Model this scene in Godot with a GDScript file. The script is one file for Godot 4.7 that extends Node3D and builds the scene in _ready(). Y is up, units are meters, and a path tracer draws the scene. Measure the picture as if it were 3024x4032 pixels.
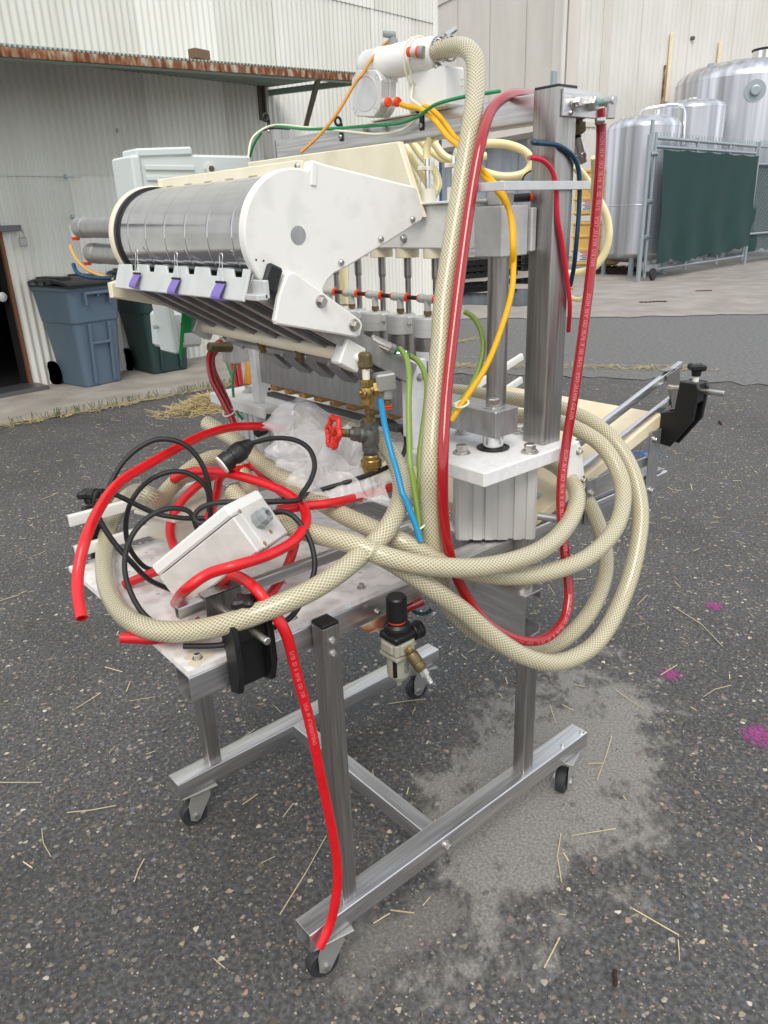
extends Node3D

# ---------------------------------------------------------------- mesh builder
class MB:
	var v := PackedVector3Array()
	var n := PackedVector3Array()
	var uv := PackedVector2Array()
	var c := PackedColorArray()
	var idx := PackedInt32Array()
	var use_c := false
	func vert(p: Vector3, nn: Vector3, t := Vector2.ZERO) -> int:
		v.append(p); n.append(nn); uv.append(t)
		return v.size() - 1
	func tri(a: Vector3, b: Vector3, d: Vector3) -> void:
		var nn := (d - a).cross(b - a)
		if nn.length() < 1e-14:
			return
		nn = nn.normalized()
		var i := vert(a, nn)
		vert(b, nn); vert(d, nn)
		idx.append_array([i, i + 1, i + 2])
	func quad(a: Vector3, b: Vector3, d: Vector3, e: Vector3) -> void:
		var nn := (d - a).cross(b - a) + (e - a).cross(d - a)
		if nn.length() < 1e-14:
			return
		nn = nn.normalized()
		var i := vert(a, nn, Vector2(0, 0))
		vert(b, nn, Vector2(1, 0)); vert(d, nn, Vector2(1, 1)); vert(e, nn, Vector2(0, 1))
		idx.append_array([i, i + 1, i + 2, i, i + 2, i + 3])
	func grid_idx(base: int, nu: int, nv: int) -> void:
		for j in nv - 1:
			for i in nu - 1:
				var a := base + j * nu + i
				idx.append_array([a, a + 1, a + nu + 1, a, a + nu + 1, a + nu])
	# a box with chamfered edges
	func box(t: Transform3D, s: Vector3, ch := 0.0015) -> void:
		var h := s / 2.0
		ch = minf(ch, minf(h.x, minf(h.y, h.z)) * 0.45)
		var g := func(sx: int, sy: int, sz: int, ax: int) -> Vector3:
			var q := Vector3(sx * h.x, sy * h.y, sz * h.z)
			for k in 3:
				if k != ax:
					q[k] -= signf(q[k]) * ch
			return t * q
		for ax in 3:
			var u := (ax + 1) % 3
			var w := (ax + 2) % 3
			for s1 in [-1, 1]:
				var q := []
				for m in [[-1, -1], [1, -1], [1, 1], [-1, 1]]:
					var e := [0, 0, 0]
					e[ax] = s1; e[u] = m[0]; e[w] = m[1]
					q.append(g.call(e[0], e[1], e[2], ax))
				if s1 > 0:
					quad(q[0], q[3], q[2], q[1])
				else:
					quad(q[0], q[1], q[2], q[3])
		if ch <= 0.0:
			return
		for ax in 3:
			var u := (ax + 1) % 3
			var w := (ax + 2) % 3
			for a in [-1, 1]:
				for b in [-1, 1]:
					var e0 := [0, 0, 0]
					var e1 := [0, 0, 0]
					e0[ax] = -1; e1[ax] = 1
					e0[u] = a; e1[u] = a; e0[w] = b; e1[w] = b
					var p0: Vector3 = g.call(e0[0], e0[1], e0[2], u)
					var p1: Vector3 = g.call(e1[0], e1[1], e1[2], u)
					var p2: Vector3 = g.call(e1[0], e1[1], e1[2], w)
					var p3: Vector3 = g.call(e0[0], e0[1], e0[2], w)
					if a * b < 0:
						quad(p0, p3, p2, p1)
					else:
						quad(p0, p1, p2, p3)
		for a in [-1, 1]:
			for b in [-1, 1]:
				for d in [-1, 1]:
					var p0: Vector3 = g.call(a, b, d, 0)
					var p1: Vector3 = g.call(a, b, d, 1)
					var p2: Vector3 = g.call(a, b, d, 2)
					if a * b * d > 0:
						tri(p0, p2, p1)
					else:
						tri(p0, p1, p2)
	func bx(lo: Vector3, hi: Vector3, ch := 0.0015) -> void:
		var l := Vector3(minf(lo.x, hi.x), minf(lo.y, hi.y), minf(lo.z, hi.z))
		var u := Vector3(maxf(lo.x, hi.x), maxf(lo.y, hi.y), maxf(lo.z, hi.z))
		box(Transform3D(Basis(), (l + u) / 2.0), u - l, ch)
	# turn a profile of (radius, height) about the y axis of t
	func lathe(t: Transform3D, prof: Array, seg := 24, smooth := false, half := 0.0) -> void:
		var nb := t.basis
		for k in prof.size() - 1:
			var a: Vector2 = prof[k]
			var b: Vector2 = prof[k + 1]
			var nn := Vector2(b.y - a.y, a.x - b.x)
			if nn.length() < 1e-9:
				continue
			nn = nn.normalized()
			var na := nn
			var nc := nn
			if smooth:
				if k > 0:
					var q: Vector2 = a - prof[k - 1]
					var o := Vector2(q.y, -q.x).normalized()
					if o.dot(nn) > 0.5: na = (o + nn).normalized()
				if k < prof.size() - 2:
					var q2: Vector2 = prof[k + 2] - b
					var o2 := Vector2(q2.y, -q2.x).normalized()
					if o2.dot(nn) > 0.5: nc = (o2 + nn).normalized()
			var base := v.size()
			for i in seg + 1:
				var th := TAU * i / seg + half
				var d := Vector3(cos(th), 0, sin(th))
				vert(t * (d * a.x + Vector3(0, a.y, 0)), (nb * (d * na.x + Vector3(0, na.y, 0))).normalized(), Vector2(float(i) / seg, a.y))
				vert(t * (d * b.x + Vector3(0, b.y, 0)), (nb * (d * nc.x + Vector3(0, nc.y, 0))).normalized(), Vector2(float(i) / seg, b.y))
			for i in seg:
				var q := base + i * 2
				idx.append_array([q, q + 3, q + 1, q, q + 2, q + 3])
	# a polygonal (flat sided) turning, for hexagon nuts and the like
	func hexa(t: Transform3D, prof: Array, seg := 6) -> void:
		for k in prof.size() - 1:
			var a: Vector2 = prof[k]
			var b: Vector2 = prof[k + 1]
			for i in seg:
				var t0 := TAU * i / seg
				var t1 := TAU * (i + 1) / seg
				var d0 := Vector3(cos(t0), 0, sin(t0))
				var d1 := Vector3(cos(t1), 0, sin(t1))
				var up := Vector3.UP
				quad(t * (d0 * a.x + up * a.y), t * (d1 * a.x + up * a.y), t * (d1 * b.x + up * b.y), t * (d0 * b.x + up * b.y))
	func cyl(p0: Vector3, p1: Vector3, r0: float, r1 := -1.0, seg := 20, ch := 0.0) -> void:
		if r1 < 0.0: r1 = r0
		var t := MB.along(p0, p1)
		var L := p0.distance_to(p1)
		if ch > 0.0:
			lathe(t, [Vector2(0, 0), Vector2(r0 - ch, 0), Vector2(r0, ch), Vector2(r1, L - ch), Vector2(r1 - ch, L), Vector2(0, L)], seg)
		else:
			lathe(t, [Vector2(0, 0), Vector2(r0, 0), Vector2(r1, L), Vector2(0, L)], seg)
	static func along(p0: Vector3, p1: Vector3, ref := Vector3.ZERO) -> Transform3D:
		var y := (p1 - p0).normalized()
		var r := ref
		if r == Vector3.ZERO:
			r = Vector3.RIGHT if absf(y.x) < 0.8 else Vector3.FORWARD
		var x := (r - y * r.dot(y)).normalized()
		return Transform3D(Basis(x, y, x.cross(y)), p0)
	# extrude an outline (x, y of t) along z of t, from 0 to d, with chamfered rims; inner is an optional hole
	func ext(t: Transform3D, poly: PackedVector2Array, d: float, ch := 0.001, inner := PackedVector2Array(), smooth_deg := 0.0) -> void:
		var P := poly
		if Geometry2D.is_polygon_clockwise(P):
			P = P.duplicate(); P.reverse()
		var m := P.size()
		var rim := P
		if ch > 0.0:
			rim = PackedVector2Array()
			for i in m:
				var e0 := (P[i] - P[(i + m - 1) % m]).normalized()
				var e1 := (P[(i + 1) % m] - P[i]).normalized()
				var n0 := Vector2(-e0.y, e0.x)
				var n1 := Vector2(-e1.y, e1.x)
				var bis := n0 + n1
				bis = bis / maxf(bis.length_squared() * 0.5, 0.35)
				rim.append(P[i] + bis * ch)
		var zs := [0.0, ch, d - ch, d] if ch > 0.0 else [0.0, d]
		var rings := [rim, P, P, rim] if ch > 0.0 else [P, P]
		for k in zs.size() - 1:
			for i in m:
				var j := (i + 1) % m
				var a: Vector2 = rings[k][i]
				var b: Vector2 = rings[k][j]
				var e: Vector2 = rings[k + 1][j]
				var f: Vector2 = rings[k + 1][i]
				var base := v.size()
				quad(t * Vector3(a.x, a.y, zs[k]), t * Vector3(f.x, f.y, zs[k + 1]), t * Vector3(e.x, e.y, zs[k + 1]), t * Vector3(b.x, b.y, zs[k]))
				if smooth_deg > 0.0 and v.size() == base + 4:
					var dd := (P[j] - P[i]).normalized()
					var dp := (P[i] - P[(i + m - 1) % m]).normalized()
					var dn := (P[(j + 1) % m] - P[j]).normalized()
					var cs := cos(deg_to_rad(smooth_deg))
					var sum0 := dd + dp if dd.dot(dp) > cs else dd
					var sum1 := dd + dn if dd.dot(dn) > cs else dd
					var N0 := (t.basis * Vector3(sum0.y, -sum0.x, 0)).normalized()
					var N1 := (t.basis * Vector3(sum1.y, -sum1.x, 0)).normalized()
					var fl := n[base]
					var c0 := (t.basis * Vector3(dd.y, -dd.x, 0)).normalized()
					n[base] = (fl + N0 - c0).normalized(); n[base + 1] = n[base]
					n[base + 3] = (fl + N1 - c0).normalized(); n[base + 2] = n[base + 3]
		if inner.size() == 0:
			var tr := Geometry2D.triangulate_polygon(rim)
			for i in range(0, tr.size(), 3):
				for z in [0.0, d]:
					var a3 := t * Vector3(rim[tr[i]].x, rim[tr[i]].y, z)
					var b3 := t * Vector3(rim[tr[i + 1]].x, rim[tr[i + 1]].y, z)
					var c3 := t * Vector3(rim[tr[i + 2]].x, rim[tr[i + 2]].y, z)
					var want := (t.basis.z if z > 0.0 else -t.basis.z)
					if (c3 - a3).cross(b3 - a3).dot(want) > 0.0: tri(a3, b3, c3)
					else: tri(a3, c3, b3)
		else:
			var I := inner
			if Geometry2D.is_polygon_clockwise(I):
				I = I.duplicate(); I.reverse()
			var mi := I.size()
			for i in m:      # outline and hole have the same number of points
				var j := (i + 1) % m
				quad(t * Vector3(I[i].x, I[i].y, 0), t * Vector3(rim[i].x, rim[i].y, 0), t * Vector3(rim[j].x, rim[j].y, 0), t * Vector3(I[j].x, I[j].y, 0))
				quad(t * Vector3(I[i].x, I[i].y, d), t * Vector3(I[j].x, I[j].y, d), t * Vector3(rim[j].x, rim[j].y, d), t * Vector3(rim[i].x, rim[i].y, d))
				quad(t * Vector3(I[i].x, I[i].y, 0), t * Vector3(I[j].x, I[j].y, 0), t * Vector3(I[j].x, I[j].y, d), t * Vector3(I[i].x, I[i].y, d))
	# a hollow square tube from p0 to p1 (centre line); w across, h along up
	func sq(p0: Vector3, p1: Vector3, w: float, h: float, up := Vector3.UP, wall := 0.0032, rad := 0.004, solid := false) -> void:
		var z := (p1 - p0).normalized()
		var y := (up - z * up.dot(z)).normalized()
		var t := Transform3D(Basis(y.cross(z), y, z), p0)
		var o := MB.rr(w, h, rad)
		if solid:
			ext(t, o, p0.distance_to(p1), 0.0006, PackedVector2Array(), 40.0)
		else:
			ext(t, o, p0.distance_to(p1), 0.0004, MB.rr(w - 2 * wall, h - 2 * wall, maxf(rad - wall, 0.001)), 40.0)
	static func rr(w: float, h: float, r: float, seg := 4) -> PackedVector2Array:
		var o := PackedVector2Array()
		for q in 4:
			var cx := (w / 2 - r) * (1 if q in [0, 3] else -1)
			var cy := (h / 2 - r) * (1 if q in [0, 1] else -1)
			for i in seg + 1:
				var th := PI / 2 * (q + float(i) / seg)
				o.append(Vector2(cx + r * cos(th), cy + r * sin(th)))
		return o
	static func circle(r: float, seg := 28, c0 := Vector2.ZERO) -> PackedVector2Array:
		var o := PackedVector2Array()
		for i in seg:
			o.append(c0 + Vector2(cos(TAU * i / seg), sin(TAU * i / seg)) * r)
		return o
	# a round hose along a smooth path
	func tube(pts: PackedVector3Array, r: float, seg := 14, around := 1.0, per := 1.0, open_in := 0.0) -> void:
		var m := pts.size()
		var tang := PackedVector3Array()
		for i in m:
			tang.append((pts[mini(i + 1, m - 1)] - pts[maxi(i - 1, 0)]).normalized())
		var x := tang[0].cross(Vector3.UP if absf(tang[0].y) < 0.9 else Vector3.RIGHT).normalized()
		var s := 0.0
		var base := v.size()
		for i in m:
			if i > 0:
				s += pts[i].distance_to(pts[i - 1])
				var q := Quaternion(tang[i - 1], tang[i]) if tang[i - 1].dot(tang[i]) > -0.99 else Quaternion()
				x = q * x
				x = (x - tang[i] * x.dot(tang[i])).normalized()
			var y := tang[i].cross(x)
			for k in seg + 1:
				var th := TAU * k / seg
				var d := x * cos(th) + y * sin(th)
				vert(pts[i] + d * r, d, Vector2(around * k / seg, s / per))
		for i in m - 1:
			for k in seg:
				var a := base + i * (seg + 1) + k
				idx.append_array([a, a + seg + 1, a + seg + 2, a, a + seg + 2, a + 1])
		for e in [0, m - 1]:
			var dirn: Vector3 = -tang[e] if e == 0 else tang[e]
			var b0: int = base + e * (seg + 1)
			if open_in > 0.0:     # an open end: a rim, then the bore going in
				for k in seg:
					var p0 := v[b0 + k]
					var p1 := v[b0 + k + 1]
					var i0 := pts[e] + (p0 - pts[e]) * open_in
					var i1 := pts[e] + (p1 - pts[e]) * open_in
					if e == 0: quad(p0, p1, i1, i0)
					else: quad(p1, p0, i0, i1)
					var j0 := i0 - dirn * r * 2.0
					var j1 := i1 - dirn * r * 2.0
					if e == 0: quad(i0, i1, j1, j0)
					else: quad(i1, i0, j0, j1)
			else:
				for k in seg:
					if e == 0: tri(pts[e], v[b0 + k], v[b0 + k + 1])
					else: tri(pts[e], v[b0 + k + 1], v[b0 + k])
	func mesh() -> ArrayMesh:
		var a := []
		a.resize(Mesh.ARRAY_MAX)
		a[Mesh.ARRAY_VERTEX] = v; a[Mesh.ARRAY_NORMAL] = n; a[Mesh.ARRAY_TEX_UV] = uv; a[Mesh.ARRAY_INDEX] = idx
		if use_c:
			a[Mesh.ARRAY_COLOR] = c
		var m := ArrayMesh.new()
		m.add_surface_from_arrays(Mesh.PRIMITIVE_TRIANGLES, a)
		return m

# a smooth curve through the given points, about `step` apart
func smooth(p: Array, step := 0.012) -> PackedVector3Array:
	var m := p.size()
	var t := [0.0]
	for i in range(1, m):
		t.append(t[i - 1] + pow(p[i].distance_to(p[i - 1]), 0.6) + 1e-6)
	var tan := []
	for i in m:
		var a := maxi(i - 1, 0)
		var b := mini(i + 1, m - 1)
		tan.append((p[b] - p[a]) / (t[b] - t[a]))
	var o := PackedVector3Array()
	for i in m - 1:
		var h: float = t[i + 1] - t[i]
		var k := maxi(2, int(ceil(p[i].distance_to(p[i + 1]) / step)))
		for j in k:
			var u := float(j) / k
			var u2 := u * u
			var u3 := u2 * u
			o.append(p[i] * (2 * u3 - 3 * u2 + 1) + tan[i] * h * (u3 - 2 * u2 + u) + p[i + 1] * (-2 * u3 + 3 * u2) + tan[i + 1] * h * (u3 - u2))
	o.append(p[m - 1])
	for pass_ in 2:
		for i in range(1, o.size() - 1):
			o[i] = o[i] * 0.5 + (o[i - 1] + o[i + 1]) * 0.25
	return o

# machine coordinates: a along the conveyor, y up, b across it (away from the viewer)
func V(a: float, y: float, b: float) -> Vector3:
	return Vector3(a, y, -b)

func part(called: String, st: MB, m: Material, parent: Node = self, label := "") -> MeshInstance3D:
	var o := MeshInstance3D.new()
	o.name = called
	o.mesh = st.mesh()
	o.material_override = m
	parent.add_child(o, true)
	if label: o.set_meta("label", label)
	return o

func tag(o: Node, label: String, category: String, group := "", kind := "") -> Node:
	if label: o.set_meta("label", label)
	if category: o.set_meta("category", category)
	if group: o.set_meta("group", group)
	if kind: o.set_meta("kind", kind)
	return o

func thing(called: String, label: String, category: String, at := Vector3.ZERO, group := "") -> Node3D:
	var o := Node3D.new()
	o.name = called
	o.position = at
	add_child(o, true)
	tag(o, label, category, group)
	return o

func struct(called: String, st: MB, m: Material) -> MeshInstance3D:
	var o := part(called, st, m)
	o.set_meta("kind", "structure")
	return o

# ---------------------------------------------------------------- materials
var M := {}
var rng := RandomNumberGenerator.new()

func mat(key: String, c: Color, rough := 0.5, metal := 0.0, extra := {}) -> StandardMaterial3D:
	var m := StandardMaterial3D.new()
	m.resource_name = key
	m.albedo_color = c
	m.roughness = rough
	m.metallic = metal
	for k in extra: m.set(k, extra[k])
	M[key] = m
	return m

func noise_tex(sz: int, freq: float, lo: Color, hi: Color, sd := 1, oct := 4, typ := FastNoiseLite.TYPE_SIMPLEX_SMOOTH, off := PackedFloat32Array([0.0, 1.0]), mid := Color(0, 0, 0, 0)) -> ImageTexture:
	var f := FastNoiseLite.new()
	f.seed = sd
	f.noise_type = typ
	f.frequency = freq
	f.fractal_octaves = oct
	var im := f.get_seamless_image(sz, sz, false, false, 0.15, true)
	im.convert(Image.FORMAT_L8)
	var src := im.get_data()
	var lut := []
	for i in 256:
		var t := clampf((i / 255.0 - off[0]) / (off[1] - off[0]), 0, 1)
		lut.append(lo.lerp(hi, t) if mid.a == 0.0 else (lo.lerp(mid, t * 2.0) if t < 0.5 else mid.lerp(hi, t * 2.0 - 1.0)))
	var out := PackedByteArray()
	out.resize(sz * sz * 3)
	for i in sz * sz:
		var q: Color = lut[src[i]]
		out[i * 3] = int(q.r * 255); out[i * 3 + 1] = int(q.g * 255); out[i * 3 + 2] = int(q.b * 255)
	return ImageTexture.create_from_image(Image.create_from_data(sz, sz, false, Image.FORMAT_RGB8, out))

func braid_tex(line: Color, gap: Color, sz := 64) -> Array:
	var im := Image.create(sz, sz, false, Image.FORMAT_RGB8)
	var hm := Image.create(sz, sz, false, Image.FORMAT_RGB8)
	for y in sz:
		for x in sz:
			var u := (x + 0.5) / sz
			var w := (y + 0.5) / sz
			var d1 := absf(fposmod(u + w, 1.0) - 0.5) * 2.0
			var d2 := absf(fposmod(u - w, 1.0) - 0.5) * 2.0
			var e := maxf(smoothstep(0.60, 0.80, d1), smoothstep(0.60, 0.80, d2))
			im.set_pixel(x, y, gap.lerp(line, e))
			hm.set_pixel(x, y, Color(e, e, e))
	return [ImageTexture.create_from_image(im), ImageTexture.create_from_image(hm)]

func tri(m: StandardMaterial3D, s: Vector3, world := false) -> StandardMaterial3D:
	m.uv1_triplanar = true
	m.uv1_world_triplanar = world
	m.uv1_scale = s
	return m

func materials() -> void:
	var g := Color(1, 1, 1)
	# stainless steel, brushed along one axis
	var st := noise_tex(256, 0.02, Color(0.76, 0.755, 0.75), Color(0.90, 0.895, 0.89), 3, 5, FastNoiseLite.TYPE_SIMPLEX_SMOOTH, PackedFloat32Array([0.15, 0.8]))
	var sr := noise_tex(256, 0.03, Color(0.26, 0.26, 0.26), Color(0.46, 0.46, 0.46), 4, 5)
	for k in ["x", "y", "z"]:
		var m := mat("steel_" + k, Color(0.96, 0.96, 0.97), 1.0, 0.95, {"albedo_texture": st, "roughness_texture": sr})
		var s := Vector3(20, 20, 20)
		s[["x", "y", "z"].find(k)] = 0.7
		if k == "y": m.albedo_color = Color(0.80, 0.79, 0.78)
		tri(m, s)
		m.heightmap_enabled = true
		m.heightmap_texture = sr
		m.heightmap_scale = 0.008
	var sd := tri(mat("steel_dull", Color(0.92, 0.92, 0.92), 1.0, 0.7, {"albedo_texture": noise_tex(256, 0.03, Color(0.66, 0.66, 0.66), Color(0.76, 0.76, 0.76), 44, 4), "roughness_texture": sr}), Vector3(6, 2, 6))
	sd.roughness = 1.0
	mat("bolt", Color(0.78, 0.77, 0.75), 0.28, 0.95)
	mat("polished", Color(0.88, 0.88, 0.88), 0.18, 1.0)
	tri(mat("drum", Color(1.0, 1.0, 1.0), 0.8, 0.95, {"albedo_texture": noise_tex(256, 0.015, Color(0.74, 0.74, 0.76), Color(0.82, 0.82, 0.84), 7, 4), "roughness_texture": noise_tex(256, 0.02, Color(0.07, 0.07, 0.07), Color(0.20, 0.20, 0.20), 8, 5)}), Vector3(3, 3, 3))
	tri(mat("anodised", Color(1, 1, 1), 0.45, 0.25, {"albedo_texture": noise_tex(128, 0.02, Color(0.80, 0.80, 0.79), Color(0.85, 0.85, 0.84), 5, 4)}), Vector3(5, 1.5, 5))
	tri(mat("aluminium", Color(1, 1, 1), 0.5, 0.4, {"albedo_texture": noise_tex(128, 0.03, Color(0.78, 0.78, 0.78), Color(0.84, 0.84, 0.84), 6, 4)}), Vector3(6, 6, 6))
	mat("zinc", Color(0.72, 0.72, 0.71), 0.4, 0.7)
	tri(mat("brass", Color(1, 1, 1), 0.36, 0.9, {"albedo_texture": noise_tex(64, 0.06, Color(0.55, 0.45, 0.27), Color(0.78, 0.67, 0.42), 9, 4)}), Vector3(18, 18, 18))
	tri(mat("old_brass", Color(1, 1, 1), 0.5, 0.75, {"albedo_texture": noise_tex(64, 0.06, Color(0.38, 0.33, 0.24), Color(0.56, 0.49, 0.35), 10, 4)}), Vector3(18, 18, 18))
	tri(mat("cast_iron", Color(1, 1, 1), 0.55, 0.55, {"albedo_texture": noise_tex(64, 0.06, Color(0.28, 0.28, 0.27), Color(0.48, 0.48, 0.46), 11, 4)}), Vector3(14, 14, 14))
	# plastics
	var wt := noise_tex(256, 0.012, Color(0.855, 0.855, 0.83), Color(0.92, 0.915, 0.895), 12, 6, FastNoiseLite.TYPE_SIMPLEX_SMOOTH, PackedFloat32Array([0.0, 0.5]))
	tri(mat("white_plastic", Color(1, 1, 1), 0.42, 0.0, {"albedo_texture": wt, "subsurf_scatter_enabled": true, "subsurf_scatter_strength": 0.04}), Vector3(3, 3, 3))
	var ct := noise_tex(256, 0.014, Color(0.90, 0.86, 0.745), Color(0.95, 0.92, 0.83), 13, 5)
	tri(mat("cream_plastic", Color(1, 1, 1), 0.45, 0.0, {"albedo_texture": ct}), Vector3(3, 3, 3))
	tri(mat("cream_board", Color(1, 1, 1), 0.5, 0.0, {"albedo_texture": noise_tex(256, 0.014, Color(0.86, 0.79, 0.65), Color(0.94, 0.89, 0.78), 14, 5)}), Vector3(2, 2, 2))
	tri(mat("dusty_white", Color(1, 1, 1), 0.6, 0.0, {"albedo_texture": noise_tex(256, 0.02, Color(0.80, 0.77, 0.755), Color(0.92, 0.905, 0.895), 15, 6, FastNoiseLite.TYPE_SIMPLEX_SMOOTH, PackedFloat32Array([0.1, 0.6]))}), Vector3(4, 4, 4))
	tri(mat("worn_edge_white", Color(1, 1, 1), 0.55, 0.0, {"albedo_texture": noise_tex(256, 0.03, Color(0.86, 0.855, 0.85), Color(0.92, 0.92, 0.92), 16, 5)}), Vector3(6, 6, 6))
	mat("white_gloss", Color(0.90, 0.90, 0.88), 0.3)
	tri(mat("lip_white", Color(1, 1, 1), 0.4, 0.0, {"albedo_texture": noise_tex(128, 0.03, Color(0.74, 0.755, 0.75), Color(0.82, 0.825, 0.815), 46, 4)}), Vector3(4, 4, 4))
	mat("tie_white", Color(0.90, 0.88, 0.80), 0.4)
	mat("fitting_grey", Color(0.74, 0.74, 0.72), 0.45)
	mat("fitting_orange", Color(0.93, 0.30, 0.10), 0.4)
	mat("fitting_green", Color(0.03, 0.42, 0.27), 0.4)
	mat("black_plastic", Color(0.075, 0.078, 0.085), 0.42)
	mat("black_rubber", Color(0.10, 0.103, 0.11), 0.5)
	mat("dark_steel", Color(0.40, 0.40, 0.405), 0.42, 0.6)
	mat("purple_clip", Color(0.49, 0.42, 0.72), 0.4)
	mat("blue_tube", Color(0.05, 0.52, 0.70), 0.35)
	mat("navy_tube", Color(0.04, 0.22, 0.34), 0.3)
	mat("green_tube", Color(0.10, 0.52, 0.30), 0.35)
	mat("olive_tube", Color(0.50, 0.60, 0.26), 0.35)
	mat("yellow_tube", Color(0.93, 0.70, 0.04), 0.35)
	mat("amber_tube", Color(0.78, 0.53, 0.16), 0.35)
	mat("pink_tube", Color(0.80, 0.09, 0.20), 0.35)
	tri(mat("red_hose", Color(1, 1, 1), 0.38, 0.0, {"albedo_texture": noise_tex(128, 0.03, Color(0.74, 0.02, 0.07), Color(0.88, 0.05, 0.11), 17, 5), "clearcoat_enabled": true, "clearcoat": 0.3, "clearcoat_roughness": 0.25}), Vector3(6, 6, 6))
	mat("clear_red_hose", Color(0.62, 0.02, 0.07), 0.22, 0.0, {"clearcoat_enabled": true, "clearcoat": 0.6, "clearcoat_roughness": 0.1})
	mat("hose_print", Color(0.86, 0.50, 0.52), 0.6)
	mat("clear_tube", Color(0.94, 0.89, 0.68, 1.0), 0.14, 0.0, {"subsurf_scatter_enabled": true, "subsurf_scatter_strength": 0.15, "clearcoat_enabled": true, "clearcoat": 0.8, "clearcoat_roughness": 0.05})
	var bt := braid_tex(Color(0.83, 0.80, 0.69), Color(0.60, 0.555, 0.44))
	mat("braided_hose", Color(1, 1, 1), 0.3, 0.0, {"albedo_texture": bt[0], "clearcoat_enabled": true, "clearcoat": 0.5, "clearcoat_roughness": 0.12, "heightmap_enabled": true, "heightmap_texture": bt[1], "heightmap_scale": 0.05, "texture_repeat": true})
	mat("valve_red", Color(0.80, 0.16, 0.11), 0.35)
	mat("beige_body", Color(0.62, 0.61, 0.545), 0.5)
	mat("bowl", Color(0.60, 0.61, 0.54), 0.3)
	mat("clip_purple_dark", Color(0.16, 0.12, 0.10), 0.5, 0.3)
	tri(mat("grey_box", Color(1, 1, 1), 0.45, 0.0, {"albedo_texture": noise_tex(128, 0.03, Color(0.73, 0.72, 0.69), Color(0.84, 0.83, 0.81), 18, 5)}), Vector3(6, 6, 6))
	mat("gland_grey", Color(0.55, 0.57, 0.57), 0.45)
	mat("cabinet", Color(0.80, 0.825, 0.815), 0.35)
	mat("tag_green", Color(0.10, 0.68, 0.36), 0.45, 0.0, {"backlight_enabled": true, "backlight": Color(0.1, 0.4, 0.2)})
	mat("label_white", Color(0.84, 0.85, 0.86), 0.4)
	mat("label_print", Color(0.25, 0.26, 0.30), 0.5)
	mat("label_red", Color(0.75, 0.12, 0.14), 0.5)
	mat("bag", Color(0.96, 0.95, 0.95, 0.36), 0.30, 0.0, {"transparency": BaseMaterial3D.TRANSPARENCY_ALPHA, "clearcoat_enabled": true, "clearcoat": 0.7, "clearcoat_roughness": 0.2})
	mat("tub", Color(0.88, 0.86, 0.80, 0.6), 0.3, 0.0, {"transparency": BaseMaterial3D.TRANSPARENCY_ALPHA})
	tri(mat("lane_block", Color(1, 1, 1), 0.6, 0.0, {"albedo_texture": noise_tex(64, 0.05, Color(0.50, 0.33, 0.14), Color(0.80, 0.62, 0.36), 19, 4)}), Vector3(12, 12, 12))
	# the yard
	var wd := noise_tex(512, 0.006, Color(0.87, 0.86, 0.83), Color(0.94, 0.94, 0.925), 21, 6)
	for i in 3:
		var m := mat("wall_sheet_%d" % i, [Color(0.97, 0.97, 0.96), Color(1, 1, 0.985), Color(0.94, 0.94, 0.92)][i], 0.55, 0.0, {"albedo_texture": wd})
		tri(m, Vector3(0.5, 0.16, 0.5), true)
		m.uv1_offset = Vector3(0.3 * i, 0.17 * i, 0)
	var wb := noise_tex(512, 0.008, Color(0.80, 0.775, 0.735), Color(0.85, 0.83, 0.795), 22, 6)
	tri(mat("far_wall_warm", Color(1, 1, 1), 0.7, 0.0, {"albedo_texture": wb}), Vector3(0.3, 0.1, 0.3), true)
	tri(mat("far_wall_white", Color(1.0, 1.0, 1.0), 0.7, 0.0, {"albedo_texture": noise_tex(512, 0.008, Color(0.82, 0.81, 0.78), Color(0.87, 0.865, 0.84), 23, 6)}), Vector3(0.3, 0.1, 0.3), true)
	tri(mat("far_wall_grey", Color(1, 1, 1), 0.6, 0.2, {"albedo_texture": noise_tex(256, 0.012, Color(0.58, 0.61, 0.65), Color(0.74, 0.76, 0.78), 24, 5)}), Vector3(0.5, 0.1, 0.5), true)
	tri(mat("rust", Color(1, 1, 1), 0.85, 0.1, {"albedo_texture": noise_tex(256, 0.03, Color(0.30, 0.16, 0.10), Color(0.74, 0.72, 0.64), 25, 6, FastNoiseLite.TYPE_SIMPLEX_SMOOTH, PackedFloat32Array([0.15, 0.8]), Color(0.52, 0.31, 0.19))}), Vector3(1.4, 0.45, 1.4), true)
	tri(mat("canopy_sheet", Color(1, 1, 1), 0.7, 0.2, {"albedo_texture": noise_tex(128, 0.02, Color(0.50, 0.54, 0.51), Color(0.64, 0.67, 0.64), 26, 4)}), Vector3(0.8, 0.8, 0.8), true)
	mat("canopy_frame", Color(0.56, 0.64, 0.60), 0.7)
	mat("bracket_brown", Color(0.36, 0.33, 0.27), 0.7)
	mat("door_frame", Color(0.45, 0.29, 0.20), 0.8)
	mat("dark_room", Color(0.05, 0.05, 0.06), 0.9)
	tri(mat("concrete", Color(1, 1, 1), 0.9, 0.0, {"albedo_texture": noise_tex(512, 0.01, Color(0.52, 0.495, 0.46), Color(0.66, 0.635, 0.595), 27, 6)}), Vector3(0.4, 0.4, 0.4), true)
	tri(mat("apron", Color(1, 1, 1), 0.9, 0.0, {"albedo_texture": noise_tex(512, 0.01, Color(0.52, 0.495, 0.465), Color(0.63, 0.605, 0.575), 28, 6)}), Vector3(0.25, 0.25, 0.25), true)
	mat("wet", Color(0.06, 0.058, 0.055), 0.08, 0.0, {"metallic_specular": 0.35})
	mat("bin_blue", Color(0.33, 0.40, 0.46), 0.5)
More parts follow.
